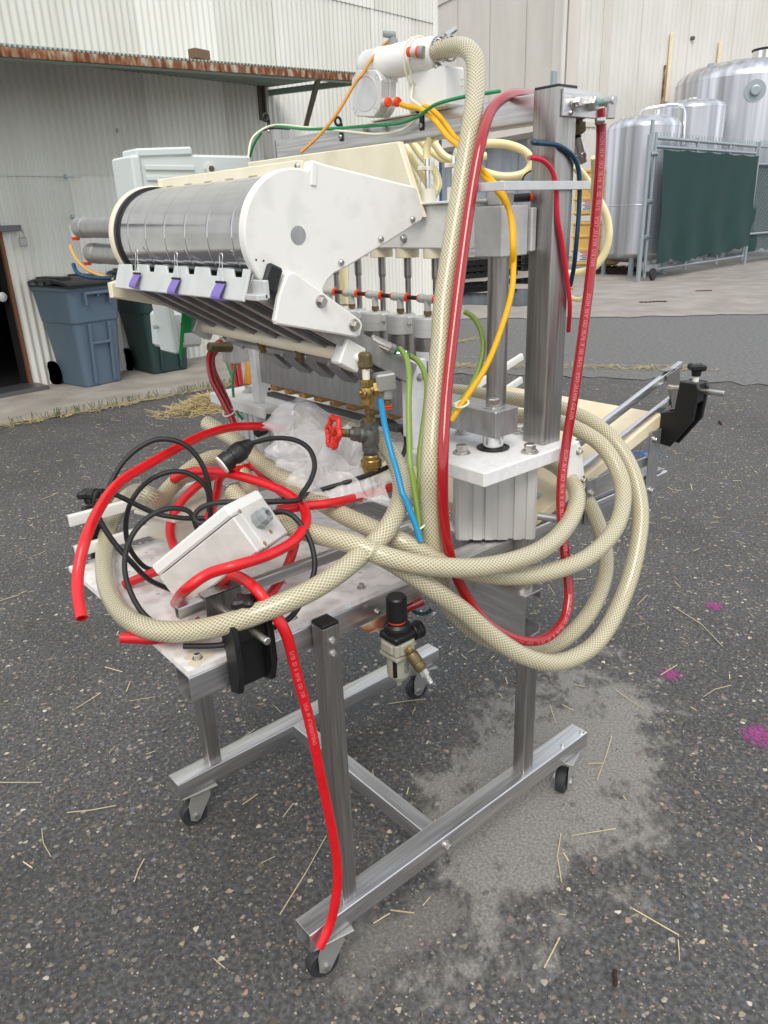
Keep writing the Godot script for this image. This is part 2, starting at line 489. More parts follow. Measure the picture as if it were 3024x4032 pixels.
	mat("bin_green", Color(0.13, 0.225, 0.215), 0.5)
	mat("bin_lid", Color(0.10, 0.105, 0.115), 0.45)
	var tk := noise_tex(256, 0.02, Color(0.66, 0.66, 0.68), Color(0.92, 0.92, 0.94), 29, 4, FastNoiseLite.TYPE_SIMPLEX_SMOOTH, PackedFloat32Array([0.2, 0.8]))
	tri(mat("tank_steel", Color(1, 1, 1), 0.34, 0.92, {"albedo_texture": tk}), Vector3(0.8, 0.02, 0.8))
	mat("galvanised", Color(0.62, 0.66, 0.68), 0.45, 0.6)
	tri(mat("screen_cloth", Color(1, 1, 1), 0.9, 0.0, {"albedo_texture": noise_tex(128, 0.04, Color(0.10, 0.225, 0.215), Color(0.12, 0.25, 0.24), 30, 5)}), Vector3(1.5, 6, 1.5))
	mat("crate_yellow", Color(0.84, 0.68, 0.36), 0.55)
	mat("sticker_yellow", Color(0.85, 0.70, 0.08), 0.5)
	mat("pallet_wood", Color(0.26, 0.18, 0.14), 0.85)
	mat("rack_blue", Color(0.18, 0.33, 0.52), 0.5)
	mat("straw", Color(1, 1, 1), 0.75, 0.0, {"vertex_color_use_as_albedo": true})
	tri(mat("dust", Color(1, 1, 1), 0.95, 0.0, {"vertex_color_use_as_albedo": true, "transparency": BaseMaterial3D.TRANSPARENCY_ALPHA, "albedo_texture": noise_tex(256, 0.16, Color(0.45, 0.44, 0.425), Color(0.70, 0.685, 0.66), 45, 4)}), Vector3(2.5, 2.5, 2.5), true)
	mat("stone", Color(1, 1, 1), 0.85, 0.0, {"vertex_color_use_as_albedo": true})
	mat("pink_paint", Color(0.66, 0.24, 0.54), 0.7, 0.0, {"vertex_color_use_as_albedo": true, "transparency": BaseMaterial3D.TRANSPARENCY_ALPHA})
	mat("blue_paint", Color(0.20, 0.38, 0.62), 0.7, 0.0, {"vertex_color_use_as_albedo": true, "transparency": BaseMaterial3D.TRANSPARENCY_ALPHA})
	mat("grass", Color(0.20, 0.27, 0.07), 0.8)
	mat("brick", Color(0.48, 0.38, 0.30), 0.9)
	mat("bark", Color(0.22, 0.14, 0.10), 0.9)
	mat("padlock", Color(0.62, 0.62, 0.60), 0.3, 0.8)
	asphalt_materials()

func stamp_stones(im: Image, count: int, lo: float, hi: float, r: RandomNumberGenerator, dull := 1.0, gain := 1.0) -> void:
	var n := im.get_width()
	var cols := [Color(0.52, 0.49, 0.44), Color(0.60, 0.55, 0.47), Color(0.44, 0.44, 0.45), Color(0.56, 0.46, 0.40), Color(0.66, 0.63, 0.57), Color(0.36, 0.37, 0.39), Color(0.47, 0.43, 0.36)]
	for i in count:
		var cx := r.randi() % n
		var cy := r.randi() % n
		var rad := lo + (hi - lo) * pow(r.randf(), 3.0)
		var el := r.randf_range(0.6, 1.0)
		var an := r.randf() * PI
		var q: Color = cols[r.randi() % cols.size()]
		q = (q * gain).darkened(r.randf() * 0.45 + 0.1 * (1.0 - dull))
		var ph := r.randf() * TAU
		var k := int(ceil(rad))
		for y in range(-k, k + 1):
			for x in range(-k, k + 1):
				var u := x * cos(an) + y * sin(an)
				var w := (-x * sin(an) + y * cos(an)) / el
				var dd := sqrt(u * u + w * w)
				var lim := rad * (0.86 + 0.14 * sin(3.0 * atan2(w, u) + ph))
				if dd <= lim:
					im.set_pixel((cx + x + n) % n, (cy + y + n) % n, q)

func asphalt_materials() -> void:
	var r := RandomNumberGenerator.new()
	r.seed = 77
	var base := noise_tex(1024, 0.09, Color(0.19, 0.19, 0.195), Color(0.43, 0.425, 0.42), 31, 4).get_image()
	stamp_stones(base, 36000, 0.7, 2.6, r, 0.4, 1.2)
	stamp_stones(base, 4200, 1.6, 6.0, r, 1.0, 1.3)
	var hb := noise_tex(1024, 0.09, Color(0.1, 0.1, 0.1), Color(0.8, 0.8, 0.8), 32, 4)
	var big := noise_tex(512, 0.006, Color(0.72, 0.72, 0.72), Color(1.0, 1.0, 1.0), 33, 6)
	var a := mat("asphalt", Color(1, 1, 1), 0.85, 0.0, {"albedo_texture": ImageTexture.create_from_image(base), "vertex_color_use_as_albedo": true, "heightmap_enabled": true, "heightmap_texture": ImageTexture.create_from_image(base), "heightmap_scale": 0.5, "texture_repeat": true})
	tri(a, Vector3(0.62, 0.62, 0.62), true)
	var b2 := noise_tex(512, 0.08, Color(0.355, 0.353, 0.35), Color(0.50, 0.498, 0.49), 34, 4).get_image()
	stamp_stones(b2, 5000, 0.6, 1.6, r, 0.2)
	var s := mat("asphalt_fine", Color(1, 1, 1), 0.85, 0.0, {"albedo_texture": ImageTexture.create_from_image(b2), "vertex_color_use_as_albedo": true, "heightmap_enabled": true, "heightmap_texture": hb, "heightmap_scale": 0.3, "texture_repeat": true})
	tri(s, Vector3(0.45, 0.45, 0.45), true)

func _ready() -> void:
	# ---- camera, sky, sun
	var cam := Camera3D.new()
	cam.name = "camera"
	cam.transform = Transform3D(Basis(Vector3(0.7584, -0.036, 0.6508), Vector3(0.2637, 0.9301, -0.2558), Vector3(-0.596, 0.3656, 0.7149)), Vector3(-0.5645, 1.5149, 0.9624))
	cam.fov = 68.614
	cam.far = 400.0
	cam.current = true
	add_child(cam)
	var we := WorldEnvironment.new()
	we.name = "environment"
	var e := Environment.new()
	var sky := Sky.new()
	var ps := ProceduralSkyMaterial.new()
	ps.sky_top_color = Color(0.80, 0.83, 0.87)
	ps.sky_horizon_color = Color(0.90, 0.91, 0.92)
	ps.sky_curve = 0.25
	ps.ground_bottom_color = Color(0.36, 0.36, 0.36)
	ps.ground_horizon_color = Color(0.55, 0.55, 0.55)
	ps.sky_energy_multiplier = 1.0
	sky.sky_material = ps
	e.background_mode = Environment.BG_SKY
	e.sky = sky
	e.tonemap_mode = Environment.TONE_MAPPER_LINEAR
	e.tonemap_exposure = 1.8
	e.sdfgi_enabled = true
	e.ssao_enabled = true
	e.ssil_enabled = true
	we.environment = e
	add_child(we)
	var sun := DirectionalLight3D.new()
	sun.name = "sun"
	sun.light_energy = 0.4
	sun.light_angular_distance = 30.0
	sun.light_color = Color(1.0, 0.98, 0.95)
	sun.shadow_enabled = true
	sun.rotation_degrees = Vector3(-50, -42, 0)
	add_child(sun)
	rng.seed = 4242
	materials()
	ground()
	near_building()
	far_building()
	yard_things()
	machine()
	loose_things()

# ---------------------------------------------------------------- ground
func field(p: Vector2, sd: int, f: float) -> float:
	if not noises.has(sd):
		var q := FastNoiseLite.new()
		q.seed = sd
		q.frequency = 1.0
		q.fractal_octaves = 4
		noises[sd] = q
	return noises[sd].get_noise_2d(p.x * f, p.y * f)
var noises := {}

func sheet(called: String, y: float, m: Material, a0: float, a1: float, b0: float, b1: float, step: float, col: Callable, rel := 0.0) -> MeshInstance3D:
	var st := MB.new()
	st.use_c = true
	var nu := int((a1 - a0) / step) + 2
	var nv := int((b1 - b0) / step) + 2
	for j in nv:
		for i in nu:
			var a := minf(a0 + i * step, a1)
			var b := minf(b0 + j * step, b1)
			st.vert(V(a, y + rel * field(Vector2(a, b), 5, 1.7), b), Vector3.UP, Vector2(a, b))
			st.c.append(col.call(a, b))
	for j in nv - 1:
		for i in nu - 1:
			var q := j * nu + i
			st.idx.append_array([q, q + nu, q + nu + 1, q, q + nu + 1, q + 1])
	return struct(called, st, m)

func worn(a: float, b: float) -> Color:
	# a pale worn patch where the surface has broken up, and damp dark spots; linear multipliers
	var q := Vector2(a, b)
	var k := 1.0 + 0.28 * field(q, 11, 0.9) + 0.16 * field(q, 12, 4.0)
	var wx := a + 0.25 * field(q, 13, 2.2)
	var wb := b + 0.25 * field(q, 14, 2.2)
	var d := Vector2((wx - 0.92) * 0.93 + (wb - 0.10) * 0.36, (wx - 0.92) * -0.36 + (wb - 0.10) * 0.93)
	var p := 1.0 - smoothstep(0.55, 1.05, Vector2(d.x / 0.66, d.y / 0.36).length() + 0.35 * field(q, 15, 5.0))
	var p2 := 1.0 - smoothstep(0.5, 1.0, Vector2((wx - 0.16) / 0.2, (wb + 0.02) / 0.13).length())
	var w := maxf(p, p2 * 0.8)
	return Color(0.93 * k, 0.93 * k, 0.93 * k).lerp(Color(1.0, 0.98, 0.95), w)

func ground() -> void:
	sheet("asphalt", 0.0, M.asphalt, -2.6, 6.6, -2.6, 5.95, 0.05, worn, 0.004)
	sheet("asphalt_road", -0.012, M.asphalt_fine, -60, 90, -60, 90, 10.0, func(_a, _b): return Color(0.9, 0.9, 0.9))
	# the smoother newer surfacing beyond the old
	var st := MB.new()
	st.use_c = true
	var edge0 := [[4.3, 5.9], [4.55, 5.2], [5.2, 4.0], [6.0, 2.7], [6.4, 1.6], [6.9, 0.2], [7.6, -2.0]]
	var far0 := [[7.4, 8.1], [8.06, 7.3], [8.7, 6.4], [9.27, 5.62], [10.1, 4.75], [10.87, 3.91], [13.2, 1.4]]
	var edge := []
	var far := []
	for i in 97:
		var k := mini(i / 16, 5)
		var f := i / 16.0 - k
		for w in [[edge0, edge, 0.10], [far0, far, 0.05]]:
			var pa: float = lerpf(w[0][k][0], w[0][k + 1][0], f)
			var pb: float = lerpf(w[0][k][1], w[0][k + 1][1], f)
			var j: float = w[2] * (field(Vector2(pa, pb), 71, 2.0) * 2.0 + field(Vector2(pa, pb), 72, 9.0))
			w[1].append([pa + j, pb + j * 0.7])
	for i in 97:
		for q in [edge[i], far[i]]:
			st.vert(V(q[0], 0.0058, q[1]), Vector3.UP)
			st.c.append(Color(0.95, 0.95, 0.95))
	for i in 96:
		var q := i * 2
		st.idx.append_array([q, q + 1, q + 3, q, q + 3, q + 2])
	struct("asphalt_patch", st, M.asphalt_fine)
	# concrete yard in front of the far building
	st = MB.new()
	var outline := PackedVector2Array()
	for q in far: outline.append(Vector2(q[0], q[1]))
	for q in [[30, -6], [60, 20], [30, 40], [8, 20], [7.2, 8.0]]: outline.append(Vector2(q[0], q[1]))
	var t := Geometry2D.triangulate_polygon(outline)
	for i in range(0, t.size(), 3):
		var p := [outline[t[i]], outline[t[i + 1]], outline[t[i + 2]]]
		var w := []
		for q in p: w.append(V(q.x, 0.014, q.y))
		if (w[2] - w[0]).cross(w[1] - w[0]).y > 0: st.tri(w[0], w[1], w[2])
		else: st.tri(w[0], w[2], w[1])
	struct("concrete_yard", st, M.apron)
	# concrete strip along the building
	st = MB.new()
	var pav := [[-4.0, 6.1], [-1.0, 5.98], [0.95, 5.86], [2.0, 5.79], [3.1, 5.75], [4.3, 5.8], [5.6, 6.2], [7.2, 7.9]]
	for i in pav.size() - 1:
		var b0: float = 7.2 + 0.128 * pav[i][0]
		var b1: float = 7.2 + 0.128 * pav[i + 1][0]
		st.quad(V(pav[i][0], 0.028, pav[i][1]), V(pav[i][0], 0.03, maxf(b0, pav[i][1] + 0.02)), V(pav[i + 1][0], 0.03, maxf(b1, pav[i + 1][1] + 0.02)), V(pav[i + 1][0], 0.028, pav[i + 1][1]))
		st.quad(V(pav[i][0], -0.02, pav[i][1] - 0.01), V(pav[i][0], 0.028, pav[i][1]), V(pav[i + 1][0], 0.028, pav[i + 1][1]), V(pav[i + 1][0], -0.02, pav[i + 1][1] - 0.01))
	struct("pavement", st, M.concrete)
	# standing water on the concrete
	for pd in [[Vector3(10.7633, 0.02, -9.0297), 1.5, 0.42], [Vector3(12.0732, 0.02, -11.1442), 1.3, 0.3], [Vector3(13.8645, 0.02, -10.9125), 0.9, 0.16]]:
		st = MB.new()
		var c: Vector3 = pd[0]
		var n := 36
		for i in n:
			var f := func(th: float) -> Vector3:
				var rr: float = 1.0 + 0.28 * sin(3 * th + pd[1]) + 0.14 * sin(7 * th)
				return c + Vector3(cos(th) * pd[1] * rr, 0, sin(th) * pd[1] * rr * 0.8)
			st.tri(c, f.call(TAU * i / n), f.call(TAU * (i + 1) / n))
		for i in st.n.size(): st.n[i] = Vector3.UP
		struct("puddle", st, M.wet)
	ground_litter()

# a thin film on the asphalt whose cover varies from place to place
func film(a0: float, a1: float, b0: float, b1: float, step: float, cover: Callable, lift := 0.0) -> MB:
	var st := MB.new()
	st.use_c = true
	var nu := int((a1 - a0) / step) + 1
	var nv := int((b1 - b0) / step) + 1
	for j in nv:
		for i in nu:
			var a := a0 + i * step
			var b := b0 + j * step
			st.vert(V(a, 0.0025 + lift + 0.004 * field(Vector2(a, b), 5, 1.7), b), Vector3.UP, Vector2(a, b))
			st.c.append(Color(1, 1, 1, cover.call(a, b)))
	for j in nv - 1:
		for i in nu - 1:
			var q := j * nu + i
			if maxf(maxf(st.c[q].a, st.c[q + 1].a), maxf(st.c[q + nu].a, st.c[q + nu + 1].a)) < 0.01: continue
			st.idx.append_array([q, q + nu, q + nu + 1, q, q + nu + 1, q + 1])
	return st

func bit(st: MB, p: Vector3, ang: float, L: float, w: float, c: Color, tilt := 0.0) -> void:
	var b := Basis(Vector3.UP, ang) * Basis(Vector3.FORWARD, tilt)
	var k := st.v.size()
	st.box(Transform3D(b, p), Vector3(L, w * 0.6, w), 0.0)
	for i in st.v.size() - k: st.c.append(c)

func ground_litter() -> void:
	var r := RandomNumberGenerator.new()
	r.seed = 9
	# straw strewn over the asphalt
	var st := MB.new()
	st.use_c = true
	for i in 900:
		var a := r.randf_range(-1.2, 4.2)
		var b := r.randf_range(-1.4, 4.6)
		if i > 600:
			a = r.randf_range(1.5, 6.5); b = r.randf_range(1.5, 5.5)
		var L := r.randf_range(0.012, 0.05) if r.randf() < 0.78 else r.randf_range(0.05, 0.11)
		var s := r.randf_range(0.75, 1.15)
		bit(st, V(a, 0.006, b), r.randf() * PI, L, r.randf_range(0.0014, 0.003), Color(0.62 * s, 0.52 * s, 0.30 * s), r.randf_range(-0.02, 0.02))
	# the long stems that lie in the open
	for q in [[Vector3(0.0495, 0.006, -0.2106), Vector3(0.2732, 0.006, -0.3306)], [Vector3(0.7292, 0.006, 0.0796), Vector3(0.6054, 0.006, 0.1743)], [Vector3(0.9642, 0.006, 0.0276), Vector3(1.1601, 0.006, -0.0543)], [Vector3(2.0354, 0.006, -0.3492), Vector3(1.89, 0.006, -0.0737)], [Vector3(1.549, 0.006, 0.0353), Vector3(1.6763, 0.006, 0.066)], [Vector3(0.8459, 0.006, 0.1659), Vector3(0.7429, 0.006, 0.103)], [Vector3(3.1152, 0.006, -1.2081), Vector3(2.5962, 0.006, -1.0425)], [Vector3(-0.2821, 0.006, -0.8766), Vector3(-0.2956, 0.006, -0.76)], [Vector3(-0.3147, 0.006, -1.1515), Vector3(-0.2226, 0.006, -1.0657)], [Vector3(-0.2092, 0.006, -0.8901), Vector3(-0.0975, 0.006, -0.8225)], [Vector3(-0.1675, 0.006, -0.5342), Vector3(-0.1178, 0.006, -0.5862)], [Vector3(0.77, 0.006, -0.6516), Vector3(0.8771, 0.006, -0.5853)], [Vector3(0.6678, 0.006, 0.4417), Vector3(0.6242, 0.006, 0.4695)], [Vector3(1.3524, 0.006, -0.0648), Vector3(1.3759, 0.006, -0.1834)]]:
		var d: Vector3 = q[1] - q[0]
		var mid: Vector3 = (q[0] + q[1]) / 2 + d.cross(Vector3.UP) * r.randf_range(-0.09, 0.09)
		for e in [[q[0], mid], [mid, q[1]]]:
			var dd: Vector3 = e[1] - e[0]
			bit(st, (e[0] + e[1]) / 2, atan2(-dd.z, dd.x), dd.length() * 1.01, r.randf_range(0.0016, 0.0026), Color(0.55, 0.47, 0.29))
	tag(part("loose_straw", st, M.straw), "pale straw stems strewn over the dark asphalt", "straw", "", "stuff")
	# loose stones sitting in the worn asphalt
	st = MB.new()
	st.use_c = true
	var pal := [Color(0.24, 0.21, 0.17), Color(0.17, 0.165, 0.16), Color(0.32, 0.29, 0.24), Color(0.25, 0.17, 0.13), Color(0.11, 0.115, 0.12), Color(0.2, 0.19, 0.18)]
	for i in 5200:
		var a := r.randf_range(-1.3, 3.0)
		var b := r.randf_range(-1.5, 3.2)
		var s := 0.0022 + 0.0065 * pow(r.randf(), 4.0)
		var col: Color = pal[r.randi() % pal.size()] * r.randf_range(0.6, 1.15)
		var t := Transform3D(Basis(Vector3(r.randf() - 0.5, 1, r.randf() - 0.5).normalized(), r.randf() * TAU).scaled(Vector3(s * r.randf_range(0.8, 1.6), s * 0.55, s)), V(a, 0.0015, b))
		var k := st.v.size()
		var pts := [Vector3(1, 0, 0), Vector3(0.2, 0, 0.9), Vector3(-0.9, 0, 0.4), Vector3(-0.6, 0, -0.8), Vector3(0.6, 0, -0.7)]
		var top := [Vector3(0.5, 0.9, 0.1), Vector3(0.0, 1.0, 0.45), Vector3(-0.5, 0.8, 0.1), Vector3(-0.2, 0.9, -0.4), Vector3(0.3, 0.8, -0.4)]
		for m in 5:
			var m2 := (m + 1) % 5
			st.quad(t * pts[m2], t * pts[m], t * top[m], t * top[m2])
			if m > 0 and m < 4: st.tri(t * top[0], t * top[m + 1], t * top[m])
		for m in st.v.size() - k: st.c.append(col)
	tag(part("loose_gravel", st, M.stone), "small stones lying loose in the worn asphalt", "gravel", "", "stuff")
	# the heap of hay by the machine and dry grass along the pavement
	st = MB.new()
	st.use_c = true
	for i in 1000:
		var th := r.randf() * TAU
		var rad := sqrt(r.randf()) * r.randf()
		var p := V(2.45 + cos(th) * rad * 0.55, 0.004 + 0.12 * maxf(0.0, 1.0 - rad * 1.5) * r.randf(), 5.05 + sin(th) * rad * 0.32)
		var s := r.randf_range(0.65, 1.15)
		bit(st, p, r.randf() * PI, r.randf_range(0.06, 0.28), r.randf_range(0.0025, 0.005), Color(0.56 * s, 0.44 * s, 0.23 * s), r.randf_range(-0.35, 0.35))
	tag(part("hay_heap", st, M.straw), "low heap of dry hay on the asphalt behind the machine", "hay", "", "stuff")
	st = MB.new()
	st.use_c = true
	for i in 1500:
		var a := r.randf_range(-1.0, 6.8)
		var b := 5.76 + 0.03 * sin(a * 3.0) + (0.055 * (0.95 - a) if a < 0.95 else 0.0) + r.randf_range(-0.10, 0.05)
		if r.randf() < 0.35:
			a = r.randf_range(4.6, 6.6); b = 5.7 - (a - 4.5) * 1.45 + r.randf_range(-0.2, 0.2)
		var s := r.randf_range(0.6, 1.1)
		bit(st, V(a, 0.02, b), r.randf() * PI, r.randf_range(0.03, 0.14), 0.004, Color(0.52 * s, 0.42 * s, 0.22 * s), r.randf_range(-0.3, 0.3))
	for i in 500:
		var a := r.randf_range(3.4, 4.2) if r.randf() < 0.4 else r.randf_range(1.0, 5.0)
		var b := 5.74 + r.randf_range(-0.04, 0.04) if r.randf() < 0.8 else 7.05 + 0.128 * a
		var s := r.randf_range(0.6, 1.2)
		bit(st, V(a, 0.045, b), r.randf() * PI, r.randf_range(0.05, 0.10), 0.004, Color(0.10 * s, 0.16 * s, 0.035 * s), r.randf_range(0.9, 1.5))
	tag(part("dry_grass", st, M.straw), "dry grass and weeds along the edge of the concrete pavement", "grass", "", "stuff")
	# pale dust and cement that has settled in the broken surface by the machine's right leg
	st = film(0.0, 1.85, -0.55, 0.75, 0.011, func(a: float, b: float) -> float:
		var q := Vector2(a, b)
		var d := Vector2((a - 0.92) * 0.93 + (b - 0.10) * 0.36, (a - 0.92) * -0.36 + (b - 0.10) * 0.93)
		var lim := Vector2(d.x / 0.62, d.y / 0.31).length() + 0.55 * field(q, 15, 3.0) + 0.40 * field(q, 16, 9.0) + 0.35 * field(q, 18, 34.0)
		var lim2 := Vector2((a - 0.22) / 0.2, (b + 0.02) / 0.1).length() + 0.6 * field(q, 17, 6.0) + 0.35 * field(q, 18, 34.0)
		return 0.78 * maxf(1.0 - smoothstep(0.62, 1.12, lim), (1.0 - smoothstep(0.40, 1.0, lim2)) * 0.6))
	tag(part("cement_dust", st, M.dust), "pale cement dust spread over the asphalt under the machine's right leg", "dust", "", "stuff")
	# spray paint on the ground
	for q in [[Vector3(1.5981, 0.004, -0.1082), 0.055, "pink_paint", "pink spray paint spot on asphalt nearest the machine leg"], [Vector3(1.4846, 0.004, 0.2536), 0.075, "pink_paint", "large pink spray paint spot on asphalt, closest to the camera"], [Vector3(2.156, 0.004, -0.2361), 0.05, "pink_paint", "faint pink spray paint spot furthest out on the asphalt"], [Vector3(3.7985, 0.004, -1.5352), 0.13, "blue_paint", "blue spray paint mark on asphalt beside the black clamp"]]:
		var cx: float = q[0].x
		var cb: float = -q[0].z
		var rad: float = q[1] * 0.88
		st = film(cx - rad * 1.6, cx + rad * 1.6, cb - rad * 1.6, cb + rad * 1.6, rad * 0.055, func(a: float, b: float) -> float:
			var v := Vector2(a - cx, b - cb) / rad
			var n := field(Vector2(a, b), 19, 60.0) + 0.5 * field(Vector2(a, b), 20, 14.0)
			return clampf(exp(-v.length_squared() * 1.9) * (0.9 + 1.5 * n) - 0.12, 0.0, 0.62), 0.0012)
		tag(part("spray_paint_mark", st, M[q[2]]), q[3], "paint mark", "spray paint marks on the asphalt" if q[2] == "pink_paint" else "")
	# crack
	st = MB.new()
	var cp := smooth([Vector3(0.1933, 0.0075, -0.0526), Vector3(0.2035, -0.0432, -0.0181), Vector3(0.226, -0.0795, 0.0192), Vector3(0.2215, -0.1245, 0.0384), Vector3(0.2288, -0.1852, 0.0756), Vector3(0.2283, -0.2304, 0.0982)], 0.02)
	for i in cp.size() - 1:
		var d: Vector3 = (cp[i + 1] - cp[i]).normalized().cross(Vector3.UP) * (0.0016 + 0.001 * sin(i * 1.7))
		var j := Vector3(0.003 * sin(i * 2.3), 0, 0.003 * cos(i * 3.1))
		var j2 := Vector3(0.003 * sin((i + 1) * 2.3), 0, 0.003 * cos((i + 1) * 3.1))
		st.quad(cp[i] - d + j, cp[i + 1] - d + j2, cp[i + 1] + d + j2, cp[i] + d + j)
	struct("asphalt_crack", st, M.dark_room)
	# bits of bark and twig on the ground
	for q in [[Vector3(4.8059, 0.01, -1.5597), 0.1, "curled strip of brown bark lying on asphalt right of the clamp"], [Vector3(-5.8369, 0.01, 5.362), 0.0, ""], [Vector3(11.3674, 0.02, -6.0521), 0.45, "long dark twig lying on the concrete yard nearest the asphalt"], [Vector3(13.411, 0.02, -6.231), 0.3, "short dark stick on the concrete yard in front of the fence"], [Vector3(0.4857, 0.01, 0.4007), 0.035, "small black scrap lying on the asphalt in the foreground"]]:
		if q[1] == 0.0: continue
		st = MB.new()
		var td := Basis(Vector3.UP, 0.6 if q[1] < 0.2 else -0.75) * Vector3.RIGHT
		var side := td.cross(Vector3.UP)
		var tp := smooth([q[0] - td * q[1] * 0.5, q[0] - td * q[1] * 0.15 + side * q[1] * 0.07, q[0] + td * q[1] * 0.2 - side * q[1] * 0.03, q[0] + td * q[1] * 0.5 + side * q[1] * 0.06], q[1] * 0.06)
		for i in tp.size() - 1: st.cyl(tp[i], tp[i + 1], 0.004 + q[1] * 0.02 * (1.0 + 0.4 * sin(i * 2.3)), -1.0, 7)
		tag(part("twig", st, M.bark), q[2], "twig")

# ---------------------------------------------------------------- buildings
# a corrugated sheet: width along x of t, height along y, ribs proud along z
func corrugated(st: MB, t: Transform3D, w: float, h: float, pitch: float, amp: float, ph := 0.0, box_rib := false) -> void:
	var n := int(ceil(w / pitch * (8 if not box_rib else 10)))
	var base := st.v.size()
	for i in n + 1:
		var x := w * i / n
		var s := fposmod(x / pitch + ph, 1.0)
		var z := amp * sin(TAU * s)
		var dz := amp * TAU / pitch * cos(TAU * s)
		if box_rib:
			z = amp * (smoothstep(0.0, 0.12, s) - smoothstep(0.22, 0.34, s))
			dz = amp * 8.0 if s < 0.12 else (-amp * 8.0 if s > 0.22 and s < 0.34 else 0.0)
		var nn := (t.basis * Vector3(-dz, 0, 1)).normalized()
		for y in [0.0, h]:
			st.vert(t * Vector3(x, y, z), nn, Vector2(x, y))
	for i in n:
		var q := base + i * 2
		st.idx.append_array([q, q + 1, q + 3, q, q + 3, q + 2])

func near_building() -> void:
	var B := thing("corrugated_building", "white corrugated metal building with a rusty canopy and a dark open doorway", "building")
	var dirn := Vector3(1, 0, -0.128).normalized()
	var at := V(-4.0, 0, 6.97 - 0.512)
	var T := Transform3D(Basis(dirn, Vector3.UP, dirn.cross(Vector3.UP)), at)
	var door0 := 4.35
	var door1 := 5.66
	var end := 12.3
	var core := MB.new()
	core.box(T * Transform3D(Basis(), Vector3(door0 / 2 - 0.5, 4.5, -0.11)), Vector3(door0 + 1.0, 9.0, 0.14), 0.0)
	core.box(T * Transform3D(Basis(), Vector3((door1 + end) / 2, 4.5, -0.11)), Vector3(end - door1, 9.0, 0.14), 0.0)
	core.box(T * Transform3D(Basis(), Vector3((door0 + door1) / 2, 5.6, -0.11)), Vector3(door1 - door0, 6.8, 0.14), 0.0)
	core.box(T * Transform3D(Basis(), Vector3(end - 0.07, 4.5, -4.1)), Vector3(0.14, 9.0, 7.8), 0.0)
	core.box(T * Transform3D(Basis(), Vector3(end / 2, 9.05, -4.0)), Vector3(end + 0.2, 0.12, 8.2), 0.0)
	part("wall_frame", core, M.wall_sheet_2, B)
	# sheets: lower course, middle course, upper course, each lapped a little over the next
	var r := RandomNumberGenerator.new()
	r.seed = 5
	for row in [[0.03, 2.08, 0.0], [2.02, 2.1, 0.012], [4.06, 5.0, 0.024]]:
		var x := -0.6
		var k := 0
		while x < end - 0.05:
			var w := minf(r.randf_range(0.78, 1.0), end - x)
			if w > end - x - 0.2: w = end - x
			var y0: float = row[0] + r.randf_range(-0.02, 0.0)
			var x0 := x
			var cut := false
			if row[0] < 1.0 and x + w > door0 and x < door1:
				if x < door0:
					w = door0 - x
				else:
					x = maxf(x, door1)
					x0 = x
					w = r.randf_range(0.75, 0.9)
			var st := MB.new()
			corrugated(st, T * Transform3D(Basis(Vector3.BACK, r.randf_range(-0.0015, 0.0015)), Vector3(x0, y0, 0.012 + row[2] + (0.004 if k % 2 else 0.0))), w + 0.03, row[1] + r.randf_range(-0.02, 0.02), 0.0762, 0.0095, x0 / 0.0762)
			part("wall_sheet", st, M["wall_sheet_%d" % (r.randi() % 3)], B)
			x = x0 + w
			k += 1
	var st := MB.new()
	st.box(T * Transform3D(Basis(), Vector3(end - 0.01, 4.5, 0.02)), Vector3(0.1, 9.0, 0.06), 0.01)
	part("corner_flashing", st, M.wall_sheet_1, B)
	# door frame and the dark room behind
	st = MB.new()
	for s in [[door0 + 0.005, 0.03], [door1 - 0.005, 0.03]]:
		st.box(T * Transform3D(Basis(), Vector3(s[0], 1.08, 0.0)), Vector3(s[1], 2.16, 0.05), 0.004)
	st.box(T * Transform3D(Basis(), Vector3((door0 + door1) / 2, 2.18, 0.0)), Vector3(door1 - door0 + 0.1, 0.05, 0.10), 0.004)
	part("door_frame", st, M.door_frame, B)
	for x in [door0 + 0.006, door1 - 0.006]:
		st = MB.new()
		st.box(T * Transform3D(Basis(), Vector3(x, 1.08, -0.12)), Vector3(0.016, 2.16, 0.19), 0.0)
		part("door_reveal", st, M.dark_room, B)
	st = MB.new()
	st.box(T * Transform3D(Basis(), Vector3((door0 + door1) / 2, 0.04, 0.10)), Vector3(door1 - door0 + 0.12, 0.06, 0.34), 0.01)
	part("door_sill", st, M.dark_steel, B)
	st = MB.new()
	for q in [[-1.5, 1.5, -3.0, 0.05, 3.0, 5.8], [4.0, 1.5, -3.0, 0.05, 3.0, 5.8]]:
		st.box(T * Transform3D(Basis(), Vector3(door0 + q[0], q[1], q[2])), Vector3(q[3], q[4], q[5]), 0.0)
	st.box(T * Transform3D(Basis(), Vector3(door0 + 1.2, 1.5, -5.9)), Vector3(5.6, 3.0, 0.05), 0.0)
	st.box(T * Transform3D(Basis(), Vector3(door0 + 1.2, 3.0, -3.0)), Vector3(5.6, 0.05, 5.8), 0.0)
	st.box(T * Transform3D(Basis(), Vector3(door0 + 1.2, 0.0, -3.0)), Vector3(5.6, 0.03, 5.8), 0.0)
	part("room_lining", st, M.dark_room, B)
	# latch and padlock
	st = MB.new()
	var lp: Vector3 = Vector3(1.7015, 1.5421, -7.13)
	var lt := Transform3D(T.basis, lp + T.basis.z * 0.03)
	st.box(lt * Transform3D(Basis(), Vector3(-0.06, 0, 0)), Vector3(0.30, 0.055, 0.02), 0.003)
	var la := part("door_latch", st, M.dark_steel, B)
	st = MB.new()
	st.box(lt * Transform3D(Basis(), Vector3(0.075, -0.125, 0.02)), Vector3(0.07, 0.08, 0.03), 0.006)
